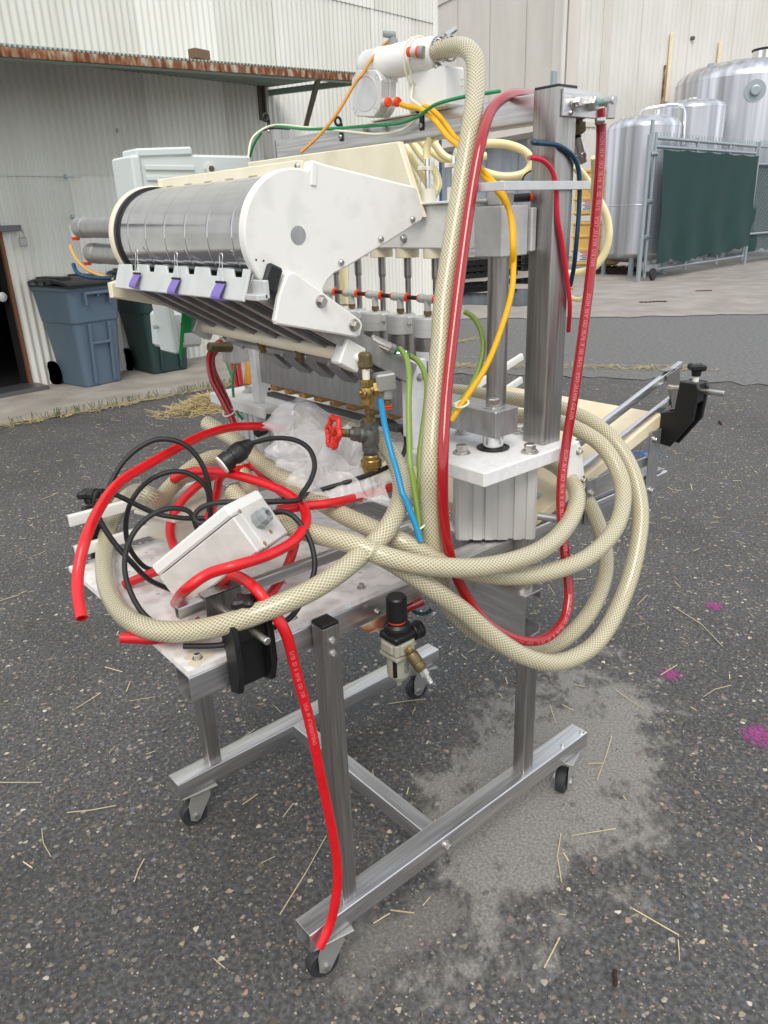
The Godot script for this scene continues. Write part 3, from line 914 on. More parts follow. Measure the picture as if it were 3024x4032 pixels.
	st.tube(smooth([lt * Vector3(0.055, -0.09, 0.02), lt * Vector3(0.055, -0.03, 0.02), lt * Vector3(0.075, -0.012, 0.02), lt * Vector3(0.095, -0.03, 0.02), lt * Vector3(0.095, -0.09, 0.02)], 0.01), 0.005, 8)
	tag(part("padlock", st, M.padlock), "shackled metal padlock hanging open from the door latch", "padlock")
	st = MB.new()
	st.hexa(Transform3D(Basis(Vector3.RIGHT, PI / 2), Vector3(1.5285, 0.9238, -7.25)), [Vector2(0, -0.03), Vector2(0.04, -0.03), Vector2(0.045, 0.02), Vector2(0.02, 0.03), Vector2(0, 0.03)], 16)
	part("door_knob", st, M.aluminium, B)
	# upright bracket on the wall and a dented patch
	st = MB.new()
	var bp: Vector3 = Vector3(4.8937, 2.8467, -7.6)
	st.box(Transform3D(T.basis, bp + T.basis.z * 0.04), Vector3(0.09, 0.42, 0.02), 0.003)
	st.box(Transform3D(T.basis, bp + T.basis.z * 0.06 + T.basis.x * 0.03), Vector3(0.02, 0.42, 0.05), 0.003)
	part("wall_bracket", st, M.bracket_brown, B)
	for q in [Vector3(2.9422, 2.4277, -7.25), Vector3(2.3221, 1.9964, -7.2), Vector3(2.3161, 1.6285, -7.2), Vector3(4.877, 2.9772, -7.6)]:
		st = MB.new()
		st.lathe(Transform3D(Basis(T.basis.x, T.basis.z, -T.basis.y), q + T.basis.z * 0.02), [Vector2(0.022, 0), Vector2(0.016, 0.012), Vector2(0, 0.014)], 9)
		part("wall_fixing", st, M.galvanised, B)
	# canopy
	var c0: Vector3 = Vector3(1.0047, 2.7837, -5.72)
	var c1: Vector3 = Vector3(5.4535, 2.9907, -6.35)
	var w1: Vector3 = Vector3(5.0522, 3.0855, -7.5)
	var w0 := T * Vector3(1.0, 0, 0) + Vector3(0, 2.97, 0)
	w1 = T * Vector3(T.affine_inverse() * w1 * Vector3(1, 0, 0)) + Vector3(0, 3.0, 0)
	st = MB.new()
	var n := 112
	for i in n:
		for j in 6:
			var u0 := (i + j / 6.0) / n
			var u1 := (i + (j + 1) / 6.0) / n
			var y0 := 0.011 * sin(TAU * j / 6.0)
			var y1 := 0.011 * sin(TAU * (j + 1) / 6.0)
			var up := Vector3.UP
			st.quad(c0.lerp(c1, u0) + up * (y0 + 0.006), w0.lerp(w1, u0) + up * (y0 + 0.006), w0.lerp(w1, u1) + up * (y1 + 0.006), c0.lerp(c1, u1) + up * (y1 + 0.006))
	var cn := Node3D.new()
	cn.name = "canopy"
	B.add_child(cn)
	part("roof_sheet", st, M.canopy_sheet, cn)
	st = MB.new()
	var fd := (c1 - c0).normalized()
	st.sq(c0 + Vector3(0, -0.04, 0), c1 + Vector3(0, -0.04, 0), 0.02, 0.066, Vector3.UP, 0.003, 0.003, true)
	part("rusty_fascia", st, M.rust, cn)
	st = MB.new()
	st.sq(c0 + Vector3(0, -0.075, -0.06), c1 + Vector3(0, -0.075, -0.06), 0.09, 0.012, Vector3.UP, 0.003, 0.003, true)
	st.sq(c1 + Vector3(0, -0.07, 0), w1 + Vector3(0, -0.06, 0), 0.05, 0.06, Vector3.UP, 0.003, 0.003, true)
	part("canopy_frame", st, M.canopy_frame, cn)
	st = MB.new()
	st.sq(Vector3(4.8092, 2.8994, -6.28), Vector3(5.5064, 2.5862, -7.55), 0.05, 0.05, Vector3.UP, 0.004, 0.004, true)
	part("strut", st, M.bracket_brown, cn)
	st = MB.new()
	st.box(Transform3D(Basis(Vector3.UP, 0.3), Vector3(3.3954, 2.9715, -6.2)), Vector3(0.19, 0.085, 0.1), 0.006)
	tag(part("loose_brick", st, M.brick), "single brown brick lying on the edge of the rusty canopy", "brick")

func far_building() -> void:
	var B := thing("warehouse", "tall cream warehouse with ribbed metal walls behind the steel tanks", "building")
	var c := V(20.1, 0, 14.8)
	var rx := Vector3(0.97, 0, 0.24).normalized()      # along the right-hand wall
	var lx := Vector3(0.24, 0, -0.97).normalized()     # along the left-hand wall
	var TR := Transform3D(Basis(rx, Vector3.UP, rx.cross(Vector3.UP)), c)
	var TL := Transform3D(Basis(-lx, Vector3.UP, (-lx).cross(Vector3.UP)), c + lx * 16.0)
	var st := MB.new()
	st.box(TR * Transform3D(Basis(), Vector3(15, 8, -0.3)), Vector3(30, 16, 0.4), 0.0)
	st.box(TL * Transform3D(Basis(), Vector3(8, 10, -0.35)), Vector3(16, 12, 0.4), 0.0)
	st.box(TL * Transform3D(Basis(), Vector3(8, 8, -1.6)), Vector3(16, 16, 0.3), 0.0)
	st.box(TL * Transform3D(Basis(), Vector3(8, 16.1, -6)), Vector3(16, 0.2, 12), 0.0)
	part("wall_frame", st, M.far_wall_warm, B)
	# ribbed cladding, sheet by sheet, in two courses
	for row in [[0.1, 8.55, 0.0], [8.5, 7.4, 0.03]]:
		for k in 30:
			st = MB.new()
			corrugated(st, TR * Transform3D(Basis(), Vector3(k, row[0] + (0.12 * field(Vector2(k * 0.37, row[0]), 81, 1.0)), -0.06 + row[2] + 0.012 * (k % 2))), 1.02, row[1], 0.2, 0.028, 0.0, true)
			part("wall_sheet", st, M.far_wall_white if row[0] < 1.0 or k % 3 != 1 else M.far_wall_grey, B)
	for k in 16:
		for row in [[4.0, 4.6, 0.0], [8.55, 7.4, 0.04]]:
			st = MB.new()
			corrugated(st, TL * Transform3D(Basis(), Vector3(k, row[0], -0.12 + row[2] + 0.012 * (k % 2))), 1.02, row[1], 0.1, 0.012, 0.0, true)
			part("wall_sheet", st, M.far_wall_warm, B)
	st = MB.new()
	st.box(TR * Transform3D(Basis(), Vector3(0.0, 8, 0.0)), Vector3(0.10, 16, 0.12), 0.02)
	part("corner_flashing", st, M.far_wall_white, B)
	# the recessed grey doors below the overhang
	for k in 8:
		st = MB.new()
		corrugated(st, TL * Transform3D(Basis(), Vector3(k * 2.0, 0.05, -1.42)), 1.96, 3.95, 0.3, 0.02, 0.0, true)
		part("door_panel", st, M.far_wall_grey, B)
	st = MB.new()
	st.box(TL * Transform3D(Basis(), Vector3(8, 3.95, -0.75)), Vector3(16, 0.14, 1.3), 0.0)
	part("soffit", st, M.far_wall_warm, B)
	# brown boards and rusty streak-like cover strips nailed on the cladding
	for q in [[Vector3(24.7184, 5.5826, -15.847), 1.9, 0.13], [Vector3(26.8429, 5.5398, -15.4526), 1.75, 0.13], [Vector3(24.4702, 4.6603, -15.5823), 2.0, 0.07]]:
		st = MB.new()
		var lq: Vector3 = TR.affine_inverse() * q[0]
		lq.x *= 1.0
		st.box(TR * Transform3D(Basis(), Vector3(lq.x, lq.y, 0.01)), Vector3(q[2], q[1], 0.05), 0.01)
		part("cover_strip", st, M.rust if q[2] < 0.1 else M.cream_board, B)
	for q in [Vector3(25.6961, 6.4558, -16.0378), Vector3(27.801, 5.8014, -15.347), Vector3(27.6734, 5.6961, -15.3996), Vector3(27.4495, 5.5668, -15.3803), Vector3(27.7413, 5.5044, -15.245), Vector3(27.342, 5.0768, -15.2194)]:
		st = MB.new()
		var lq: Vector3 = TR.affine_inverse() * q
		st.box(TR * Transform3D(Basis(), Vector3(lq.x, lq.y, 0.0)), Vector3(0.12, 0.1, 0.12), 0.02)
		part("vent_hole", st, M.dark_steel, B)

# a domed steel tank on legs
func tank(called: String, label: String, at: Vector3, r: float, y0: float, y1: float, dome: float, seam: float) -> Node3D:
	var t := thing(called, label, "tank", at, "stainless steel tanks by the warehouse")
	var st := MB.new()
	st.lathe(Transform3D(), [Vector2(r, y0), Vector2(r, seam - 0.012), Vector2(r + 0.004, seam), Vector2(r, seam + 0.012), Vector2(r, y1)], 72)
	part("shell", st, M.tank_steel, t)
	st = MB.new()
	var pr := []
	for i in 13:
		var th := PI / 2 * i / 12
		pr.append(Vector2((r + 0.006) * pow(cos(th), 0.75) if i < 12 else 0.0, y1 + dome * sin(th)))
	st.lathe(Transform3D(), pr, 72, true)
	part("domed_top", st, M.tank_steel, t)
	st = MB.new()
	pr = []
	for i in 9:
		var th := PI / 2 * i / 8
		pr.append(Vector2(r * sin(th), y0 - dome * 0.8 * cos(th)))
	st.lathe(Transform3D(), pr, 72, true)
	part("dished_bottom", st, M.tank_steel, t)
	for k in 4:
		st = MB.new()
		var th := PI / 4 + PI / 2 * k + 0.3
		var p := Vector3(cos(th), 0, sin(th)) * r * 0.86
		st.cyl(p, p + Vector3(0, y0 + 0.05, 0), 0.06, 0.06, 16)
		st.cyl(p, p + Vector3(0, 0.02, 0), 0.1, 0.1, 16)
		part("leg", st, M.galvanised, t)
	return t

func chain_link(parent: Node3D, T: Transform3D, w: float, h: float) -> void:
	var st := MB.new()
	var s := 0.085
	var n := int((w + h) / s) + 1
	for f in 2:
		for i in n:
			var x0 := i * s
			var y0 := 0.0
			var x1 := x0 - h
			var y1 := h
			if x0 > w: y0 = x0 - w; x0 = w
			if x1 < 0: y1 = h + x1; x1 = 0.0
			if y0 >= y1: continue
			if f == 1: x0 = w - x0; x1 = w - x1
			var a := T * Vector3(x0, y0, 0.004 * (f * 2 - 1))
			var b := T * Vector3(x1, y1, 0.004 * (f * 2 - 1))
			st.cyl(a, b, 0.005, 0.005, 4)
	part("chain_link_mesh", st, M.galvanised, parent).set_meta("kind", "stuff")

func pipe(called: String, a: Vector3, b: Vector3, r: float, parent: Node) -> void:
	var st := MB.new()
	st.cyl(a, b, r, r, 14)
	part(called, st, M.galvanised, parent)

func cloth(T: Transform3D, w: float, h: float) -> MB:
	var st := MB.new()
	var nu := 70
	var nv := 44
	for side in 2:
		var base := st.v.size()
		for j in nv + 1:
			for i in nu + 1:
				var u := float(i) / nu
				var q := float(j) / nv
				var z := 0.03 * sin(u * 23.0 + 1.4 * sin(q * 3.0)) * (0.3 + q) + 0.05 * sin(u * 5.0 + q * 2.0) + 0.012 * sin((u * 7.0 + q * 6.0) * 2.4) * q
				var top := 0.03 * absf(sin(u * PI * 5.0)) * -1.0
				var bot := 0.09 * field(Vector2(u * 5.0, 0.0), 43, 1.3) - 0.16 * u * (1.0 - u) + 0.10 * u
				var y := lerpf(h + top, bot, q)
				st.vert(T * Vector3(u * w, y, z + 0.004 * side), T.basis.z, Vector2(u, q))
		for j in nv:
			for i in nu:
				var a := base + j * (nu + 1) + i
				st.idx.append_array([a, a + 1, a + nu + 2, a, a + nu + 2, a + nu + 1])
		for j in nv + 1:
			for i in nu + 1:
				var a := base + j * (nu + 1) + i
				var dx := st.v[base + j * (nu + 1) + mini(i + 1, nu)] - st.v[base + j * (nu + 1) + maxi(i - 1, 0)]
				var dy := st.v[base + mini(j + 1, nv) * (nu + 1) + i] - st.v[base + maxi(j - 1, 0) * (nu + 1) + i]
				st.n[a] = dy.cross(dx).normalized()
				if st.n[a].dot(T.basis.z) < 0: st.n[a] = -st.n[a]
	return st

func bin(called: String, label: String, at: Vector3, turn: float, m: Material, sc := 1.0) -> void:
	var t := thing(called, label, "trash bin", at, "wheeled trash bins by the wall")
	t.rotation.y = turn
	t.scale = Vector3(0.87 * sc, 0.95 * sc, 0.87 * sc)
	# tapered body with a step under the rim, front towards +z
	var st := MB.new()
	var rings := [[0.0, 0.46, 0.52, 0.05], [0.015, 0.48, 0.54, 0.06], [0.66, 0.585, 0.68, 0.08], [0.672, 0.61, 0.72, 0.085], [0.98, 0.655, 0.79, 0.09], [0.985, 0.675, 0.81, 0.09], [1.02, 0.68, 0.815, 0.09]]
	var prev := PackedVector3Array()
	for k in rings.size():
		var o := MB.rr(rings[k][1], rings[k][2], rings[k][3], 6)
		var cur := PackedVector3Array()
		for p in o: cur.append(Vector3(p.x, rings[k][0], -p.y - 0.02 * rings[k][0]))
		if k > 0:
			var nn := cur.size()
			for i in nn:
				var j := (i + 1) % nn
				st.quad(prev[i], cur[i], cur[j], prev[j])
				var b := st.v.size() - 4
				var fn := st.n[b]
				for e in 4:
					var p := st.v[b + e]
					var o2 := Vector3(p.x / rings[k][1], 0, p.z / rings[k][2])
					var corner: bool = (absf(o2.x) > 0.5 - rings[k][3] / rings[k][1] * 1.01) and (absf(o2.z) > 0.5 - rings[k][3] / rings[k][2] * 1.01)
					if corner:
						var cxz := Vector3(signf(p.x) * (rings[k][1] / 2 - rings[k][3]), p.y, signf(p.z) * (rings[k][2] / 2 - rings[k][3]))
						st.n[b + e] = ((p - cxz) * Vector3(1, 0, 1)).normalized() * Vector3(1, 0, 1) + Vector3(0, fn.y, 0)
						st.n[b + e] = st.n[b + e].normalized()
		prev = cur
	part("bin_body", st, m, t)
	# vertical ribs and the recessed-look lifting pocket on the front
	var tilt := Basis(Vector3.RIGHT, 0.105)
	for s in [[-0.125, 0.34, 0.035, 0.62], [0.125, 0.34, 0.035, 0.62]]:
		st = MB.new()
		st.box(Transform3D(tilt, Vector3(s[0], s[1], 0.285 + 0.105 * s[1])), Vector3(s[2], s[3], 0.03), 0.008)
		part("rib", st, m, t)
	st = MB.new()
	st.box(Transform3D(tilt, Vector3(0, 0.45, 0.285 + 0.105 * 0.45)), Vector3(0.23, 0.03, 0.028), 0.008)
	part("lifting_bar", st, m, t)
	st = MB.new()
	st.box(Transform3D(Basis(), Vector3(0, 0.955, 0.405)), Vector3(0.30, 0.03, 0.06), 0.01)
	for s in [-0.15, 0.0, 0.15]:
		st.box(Transform3D(Basis(), Vector3(s, 0.90 if s != 0.0 else 0.94, 0.40)), Vector3(0.02, 0.13 if s != 0.0 else 0.05, 0.05), 0.006)
	part("front_handle", st, m, t)
	# lid
	st = MB.new()
	var lid := PackedVector2Array([Vector2(-0.44, 1.025), Vector2(0.425, 1.015), Vector2(0.43, 1.045), Vector2(0.36, 1.065), Vector2(0.1, 1.10), Vector2(-0.25, 1.10), Vector2(-0.40, 1.075), Vector2(-0.45, 1.05)])
	st.ext(Transform3D(Basis(Vector3(0, 0, 1), Vector3(0, 1, 0), Vector3(-1, 0, 0)), Vector3(0.36, 0, 0)), lid, 0.72, 0.02)
	var ld := part("lid", st, M.bin_lid, t)
	for s in [-0.2, 0.2]:
		st = MB.new()
		st.box(Transform3D(Basis(), Vector3(s, 1.10, -0.08)), Vector3(0.14, 0.03, 0.5), 0.012)
		part("lid_ridge", st, M.bin_lid, ld)
	for s in [-1, 1]:
		st = MB.new()
		st.lathe(Transform3D(Basis(Vector3(0, 1, 0), Vector3(s, 0, 0), Vector3(0, 0, s)), Vector3(s * 0.25, 0.12, -0.31)), [Vector2(0, 0), Vector2(0.09, 0), Vector2(0.125, 0.01), Vector2(0.13, 0.05), Vector2(0.1, 0.06), Vector2(0.05, 0.05), Vector2(0, 0.055)], 24)
		part("wheel", st, M.black_rubber, t)

func yard_things() -> void:
	bin("trash_bin", "slate blue wheeled trash bin with black lid beside the dark doorway", V(2.14, 0.03, 6.93), 0.22, M.bin_blue)
	bin("trash_bin", "dark green wheeled trash bin half hidden behind the blue one", V(2.95, 0.03, 7.02), 0.05, M.bin_green, 1.02)
	# tanks
	var t1 := tank("steel_tank", "shortest steel tank, nearest the fence gate post, with a handrail pipe on top", Vector3(16.3562, -0.0502, -9.5877) * Vector3(1, 0, 1) + Vector3(0, 0.014, 0), 0.80, 0.50, 3.14, 0.28, 1.55)
	var st := MB.new()
	var tp := t1.position
	var rt := Vector3(0.58, 0, 0.81)
	st.tube(smooth([Vector3(0, 3.40, 0) - rt * 0.12, Vector3(0, 3.50, 0) - rt * 0.10, Vector3(0, 3.56, 0) + rt * 0.02, Vector3(0, 3.60, 0) + rt * 0.55, Vector3(0, 3.56, 0) + rt * 0.74, Vector3(0, 3.42, 0) + rt * 0.84, Vector3(0, 0.8, 0) + rt * 0.88], 0.06), 0.034, 12)
	part("overflow_pipe", st, M.polished, t1)
	st = MB.new()
	st.cyl(Vector3(0, 3.34, 0) + rt * 0.25, Vector3(0, 3.52, 0) + rt * 0.25, 0.06, 0.06, 14)
	part("top_port", st, M.polished, t1)
	st = MB.new()
	st.cyl(Vector3(0, 3.28, 0) - rt * 0.45, Vector3(0, 3.40, 0) - rt * 0.5, 0.04, 0.04, 14)
	part("top_port", st, M.polished, t1)
	var t2 := tank("steel_tank", "middle sized plain steel tank standing between the other two", Vector3(19.9445, -0.118, -10.4779) * Vector3(1, 0, 1) + Vector3(0, 0.014, 0), 0.83, 0.6, 3.80, 0.24, 2.2)
	st = MB.new()
	st.cyl(Vector3(0, 4.0, 0), Vector3(0, 4.09, 0), 0.1, 0.1, 16)
	part("top_port", st, M.polished, t2)
	var t3 := tank("steel_tank", "tallest and widest steel tank with an open manway hatch on top", Vector3(23.9719, -0.3336, -11.2062) * Vector3(1, 0, 1) + Vector3(0, 0.014, 0), 1.85, 0.7, 4.78, 0.56, 3.0)
	st = MB.new()
	st.lathe(Transform3D(Basis(), Vector3(0.1, 5.12, 0.6)), [Vector2(0.42, 0), Vector2(0.42, 0.40), Vector2(0.40, 0.42), Vector2(0.38, 0.40), Vector2(0.38, 0.0)], 40)
	part("manway", st, M.polished, t3)
	st = MB.new()
	st.lathe(Transform3D(Basis(), Vector3(0.1, 5.53, 0.6)), [Vector2(0.36, 0), Vector2(0.44, 0), Vector2(0.45, 0.03), Vector2(0.44, 0.05), Vector2(0.3, 0.05)], 40)
	part("manway_gasket", st, M.black_rubber, t3)
	st = MB.new()
	st.tube(smooth([Vector3(0.05, 5.58, 0.6), Vector3(0.25, 5.78, 0.8), Vector3(0.4, 5.68, 1.0), Vector3(0.42, 5.38, 1.05)], 0.05), 0.035, 8)
	part("manway_clamp", st, M.polished, t3)
	var vw := Vector3(-0.86, 0, 0.51)
	st = MB.new()
	var sp: Vector3 = Vector3(0, 4.36, 0) + Vector3(-0.80, 0, 0.60).normalized() * 1.84
	st.lathe(MB.along(sp, sp + Vector3(-0.80, 0, 0.60)), [Vector2(0.28, 0), Vector2(0.28, 0.03), Vector2(0.13, 0.03), Vector2(0.13, 0.12), Vector2(0.10, 0.13), Vector2(0, 0.13)], 32)
	part("sight_port", st, M.galvanised, t3)
	st = MB.new()
	st.box(Transform3D(Basis(Vector3.UP, 0.6), Vector3(-1.40, 4.98, -0.30)), Vector3(0.2, 0.5, 0.16), 0.02)
	part("level_box", st, M.galvanised, t3)
	# yellow totes
	for k in 2:
		var c: Vector3 = Vector3(16.7488, -0.1077, -10.9095)
		var t := thing("yellow_tote", ["lower of two stacked yellow plastic totes beside the tank", "upper of two stacked yellow plastic totes beside the tank"][k], "tote", Vector3(c.x, 0.15 + k * 1.18, c.z), "yellow totes stacked beside the tank")
		t.rotation.y = 0.5
		st = MB.new()
		st.box(Transform3D(Basis(), Vector3(0, 0.54, 0)), Vector3(1.1, 1.0, 1.1), 0.03)
		part("tote_body", st, M.crate_yellow, t)
		for y in [0.10, 0.42, 0.74, 1.04]:
			st = MB.new()
			st.box(Transform3D(Basis(), Vector3(0, y, 0)), Vector3(1.16, 0.07, 1.16), 0.02)
			part("tote_rib", st, M.crate_yellow, t)
		st = MB.new()
		st.box(Transform3D(Basis(), Vector3(-0.555, 0.28, -0.2)), Vector3(0.03, 0.26, 0.42), 0.002)
		part("label", st, M.label_white, t)
		for q in 5:
			st = MB.new()
			st.box(Transform3D(Basis(), Vector3(-0.5725, 0.37 - q * 0.045, -0.2 + (0.05 if q % 2 else 0.0))), Vector3(0.004, 0.022, 0.30), 0.0)
			part("label_line", st, M.label_red if q < 3 else M.label_print, t)
		st = MB.new()
		st.box(Transform3D(Basis(), Vector3(-0.556, 0.88, -0.05)), Vector3(0.03, 0.16, 0.16), 0.002)
		part("warning_sticker", st, M.sticker_yellow, t)
	# dark pallets and crates below the overhang
	for q in [[Vector3(14.7684, 0.1183, -12.816), 0.0, "black plastic pallet stack under the warehouse overhang, nearest the puddle"], [Vector3(16.719, 0.0964, -13.2767), 0.3, "black plastic pallet stack further along under the warehouse overhang"], [Vector3(13.7684, 0.2382, -13.0117), 0.1, "black plastic pallet stack deepest behind the clear hoses"]]:
		var t := thing("pallet_stack", q[2], "pallets", Vector3(q[0].x, 0.014, q[0].z), "black pallets under the overhang")
		t.rotation.y = 1.2 + q[1]
		for k in 3:
			st = MB.new()
			for s in [-0.5, 0.0, 0.5]: st.box(Transform3D(Basis(), Vector3(s, 0.06 + k * 0.15, 0)), Vector3(0.12, 0.1, 1.1), 0.004)
			for s in 6: st.box(Transform3D(Basis(), Vector3(0, 0.125 + k * 0.15, -0.5 + 0.2 * s)), Vector3(1.15, 0.025, 0.13), 0.003)
			part("pallet", st, M.black_plastic, t)
	for q in [[Vector3(16.6032, -0.0802, -10.3455), "brown wooden pallet lying under the steel tank"]]:
		var t := thing("wooden_pallet", q[1], "pallet", Vector3(q[0].x, 0.014, q[0].z))
		t.rotation.y = 0.4
		for s in [-0.5, 0.0, 0.5]:
			st = MB.new()
			st.box(Transform3D(Basis(), Vector3(s, 0.06, 0)), Vector3(0.09, 0.09, 1.2), 0.004)
			part("bearer", st, M.pallet_wood, t)
		for s in 7:
			st = MB.new()
			st.box(Transform3D(Basis(), Vector3(0, 0.117, -0.54 + 0.18 * s)), Vector3(1.2, 0.02, 0.12), 0.003)
			part("plank", st, M.pallet_wood, t)
	# blue rack upright
	var rp: Vector3 = Vector3(8.9931, 0.502, -8.7352)
	var rk := thing("rack_upright", "blue perforated pallet rack upright beside the white wall's end", "rack", Vector3(rp.x, 0.014, rp.z))
	st = MB.new()
	st.box(Transform3D(Basis(Vector3.UP, 0.5), Vector3(0, 1.5, 0)), Vector3(0.08, 3.0, 0.07), 0.004)
	part("upright", st, M.rack_blue, rk)
	for k in 28:
		st = MB.new()
		st.box(Transform3D(Basis(Vector3.UP, 0.5), Vector3(0, 0.2 + 0.1 * k, 0) + Basis(Vector3.UP, 0.5) * Vector3(-0.012, 0, 0.035)), Vector3(0.018, 0.04, 0.006), 0.0)
		part("slot", st, M.dark_room, rk)
	# chain link gate with the green cloth, and the fence beyond
	var g0: Vector3 = Vector3(14.6273, 0.0402, -8.2778)
	var g1: Vector3 = Vector3(19.9241, 0.0865, -8.6411)
	g0.y = 0.014; g1.y = 0.014
	var gx := (g1 - g0).normalized()
	var L := g0.distance_to(g1)
	var GT := Transform3D(Basis(gx, Vector3.UP, gx.cross(Vector3.UP)), g0)
	var G := thing("chain_link_gate", "galvanised chain link gate on a wheel, hung with dark green cloth", "gate", Vector3.ZERO)
	for x in [0.1, L * 0.38, L * 0.70, L]:
		pipe("post", GT * Vector3(x, 0.12 if x > 0.2 else 0.08, 0), GT * Vector3(x, 2.86 if x > 0.2 and x < L else 2.90, 0), 0.032, G)
	for y in [0.22, 2.64, 2.80]:
		pipe("rail", GT * Vector3(0.1, y, 0), GT * Vector3(L, y, 0), 0.034, G)
	chain_link(G, GT * Transform3D(Basis(), Vector3(0.1, 0.22, -0.03)), L - 0.1, 2.56)
	st = MB.new()
	for i in 70:
		var x := 0.15 + (L - 0.2) * i / 69.0
		st.cyl(GT * Vector3(x, 2.77, 0), GT * Vector3(x + (0.03 if i % 2 else -0.03), 2.92, 0.0), 0.006, 0.004, 4)
	part("wire_ends", st, M.galvanised, G).set_meta("kind", "stuff")
	st = MB.new()
	st.lathe(Transform3D(Basis(Vector3.UP, gx.signed_angle_to(Vector3.RIGHT, Vector3.DOWN)) * Basis(Vector3.RIGHT, PI / 2), GT * Vector3(0.33, 0.13, 0.08)), [Vector2(0, -0.03), Vector2(0.07, -0.03), Vector2(0.12, -0.028), Vector2(0.13, 0), Vector2(0.12, 0.028), Vector2(0.07, 0.03), Vector2(0, 0.03)], 24)
	part("gate_wheel", st, M.black_rubber, G)
	st = MB.new()
	st.box(GT * Transform3D(Basis(), Vector3(0.3, 0.27, 0.04)), Vector3(0.55, 0.14, 0.03), 0.006)
	part("wheel_bracket", st, M.galvanised, G)
	for y in [0.9, 1.6, 2.5]:
		st = MB.new()
		st.cyl(GT * Vector3(-0.12, y, 0), GT * Vector3(0.14, y, 0), 0.05, 0.05, 14)
		part("hinge", st, M.galvanised, G)
	tag(part("gate_cloth", cloth(GT * Transform3D(Basis(), Vector3(0.14, 0.36, 0.16)), L - 0.2, 2.22), M.screen_cloth), "dark green privacy cloth hanging wrinkled on the chain link gate", "cloth")
	var P := thing("fence_post", "thick galvanised post that the gate hinges on, next to the short tank", "fence post", Vector3.ZERO)
	pipe("post", GT * Vector3(-0.12, 0, -0.02), GT * Vector3(-0.12, 2.85, -0.02), 0.05, P)
	st = MB.new()
	st.box(GT * Transform3D(Basis(), Vector3(-0.06, 2.92, -0.02)), Vector3(0.10, 0.40, 0.05), 0.006)
	part("barb_arm", st, M.galvanised, P)
	var f1 := g1 + gx * 0.12
	var FT := Transform3D(Basis(Basis(Vector3.UP, -0.12) * gx, Vector3.UP, (Basis(Vector3.UP, -0.12) * gx).cross(Vector3.UP)), f1)
	var F := thing("chain_link_fence", "chain link fence panel beyond the gate with nothing hung on it", "fence", Vector3.ZERO)
	for x in [0.05, 3.0, 6.0]: pipe("post", FT * Vector3(x, 0, 0), FT * Vector3(x, 2.9, 0), 0.04, F)
	for y in [0.75, 2.80, 2.40]: pipe("rail", FT * Vector3(0.05, y, 0), FT * Vector3(6.0, y, 0), 0.03, F)
	chain_link(F, FT * Transform3D(Basis(), Vector3(0.05, 0.1, -0.03)), 5.9, 2.85)
	tag(part("fence_cloth", cloth(FT * Transform3D(Basis(), Vector3(0.15, 0.3, -0.10)), 5.6, 2.15), M.screen_cloth), "green cloth hung behind the bare chain link fence panel", "cloth")

# ---------------------------------------------------------------- the machine
var MC: Node3D

func hexbolt(parent: Node, p: Vector3, dirn: Vector3, af: float, m: Material, called := "bolt", washer := true) -> void:
	var st := MB.new()
	var t := MB.along(p, p + dirn)
	var w := af * 0.14
	if washer:
		st.lathe(t, [Vector2(0, -0.0005), Vector2(af * 0.88, -0.0005), Vector2(af * 0.88, w * 0.8), Vector2(af * 0.80, w), Vector2(0.0, w)], 24)
		st.lathe(t, [Vector2(af * 0.72, w), Vector2(af * 0.72, w * 2.0), Vector2(0.0, w * 2.0)], 24)
	var z0 := w * 2.0 if washer else 0.0
	st.hexa(t, [Vector2(af * 0.577, z0), Vector2(af * 0.577, z0 + af * 0.52), Vector2(af * 0.50, z0 + af * 0.62), Vector2(0, z0 + af * 0.62)])
	part(called, st, m, parent)

func capscrew(parent: Node, p: Vector3, dirn: Vector3, r: float) -> void:
	var st := MB.new()
	st.lathe(MB.along(p, p + dirn), [Vector2(r, 0), Vector2(r * 0.98, r * 0.3), Vector2(r * 0.75, r * 0.75), Vector2(r * 0.42, r * 0.9), Vector2(r * 0.42, r * 0.35), Vector2(0, r * 0.35)], 18, true)
	part("screw", st, M.bolt, parent)

func plate_bn(called: String, pts: Array, b0: float, b1: float, m: Material, ch := 0.002, smooth_deg := 25.0) -> MeshInstance3D:
	# an outline in (a, y), standing across b from b0 to b1 (b0 the nearer face)
	var st := MB.new()
	var o := PackedVector2Array()
	for q in pts: o.append(Vector2(q[0], q[1]))
	st.ext(Transform3D(Basis(), Vector3(0, 0, -b1)), o, b1 - b0, ch, PackedVector2Array(), smooth_deg)
	return part(called, st, m, MC)

func plate_an(called: String, pts: Array, a0: float, a1: float, m: Material, ch := 0.002) -> MeshInstance3D:
	# an outline in (b, y), standing along a from a0 to a1
	var st := MB.new()
	var o := PackedVector2Array()
	for q in pts: o.append(Vector2(q[0], q[1]))
	st.ext(Transform3D(Basis(Vector3(0, 0, -1), Vector3(0, 1, 0), Vector3(1, 0, 0)), Vector3(a0, 0, 0)), o, a1 - a0, ch, PackedVector2Array(), 25.0)
	return part(called, st, m, MC)

func block(called: String, lo: Vector3, hi: Vector3, m: Material, ch := 0.002, parent: Node = null) -> MeshInstance3D:
	var st := MB.new()
	st.bx(lo, hi, ch)
	return part(called, st, m, parent if parent else MC)

func tubing(called: String, p0: Vector3, p1: Vector3, w: float, h: float, m: Material, up := Vector3.UP, rad := 0.004) -> MeshInstance3D:
	var st := MB.new()
	st.sq(p0, p1, w, h, up, 0.003, rad)
	return part(called, st, m, MC)

func rod(called: String, p0: Vector3, p1: Vector3, r: float, m: Material, parent: Node = null, seg := 24) -> MeshInstance3D:
	var st := MB.new()
	st.cyl(p0, p1, r, r, seg, minf(0.0012, r * 0.2))
	return part(called, st, m, parent if parent else MC)

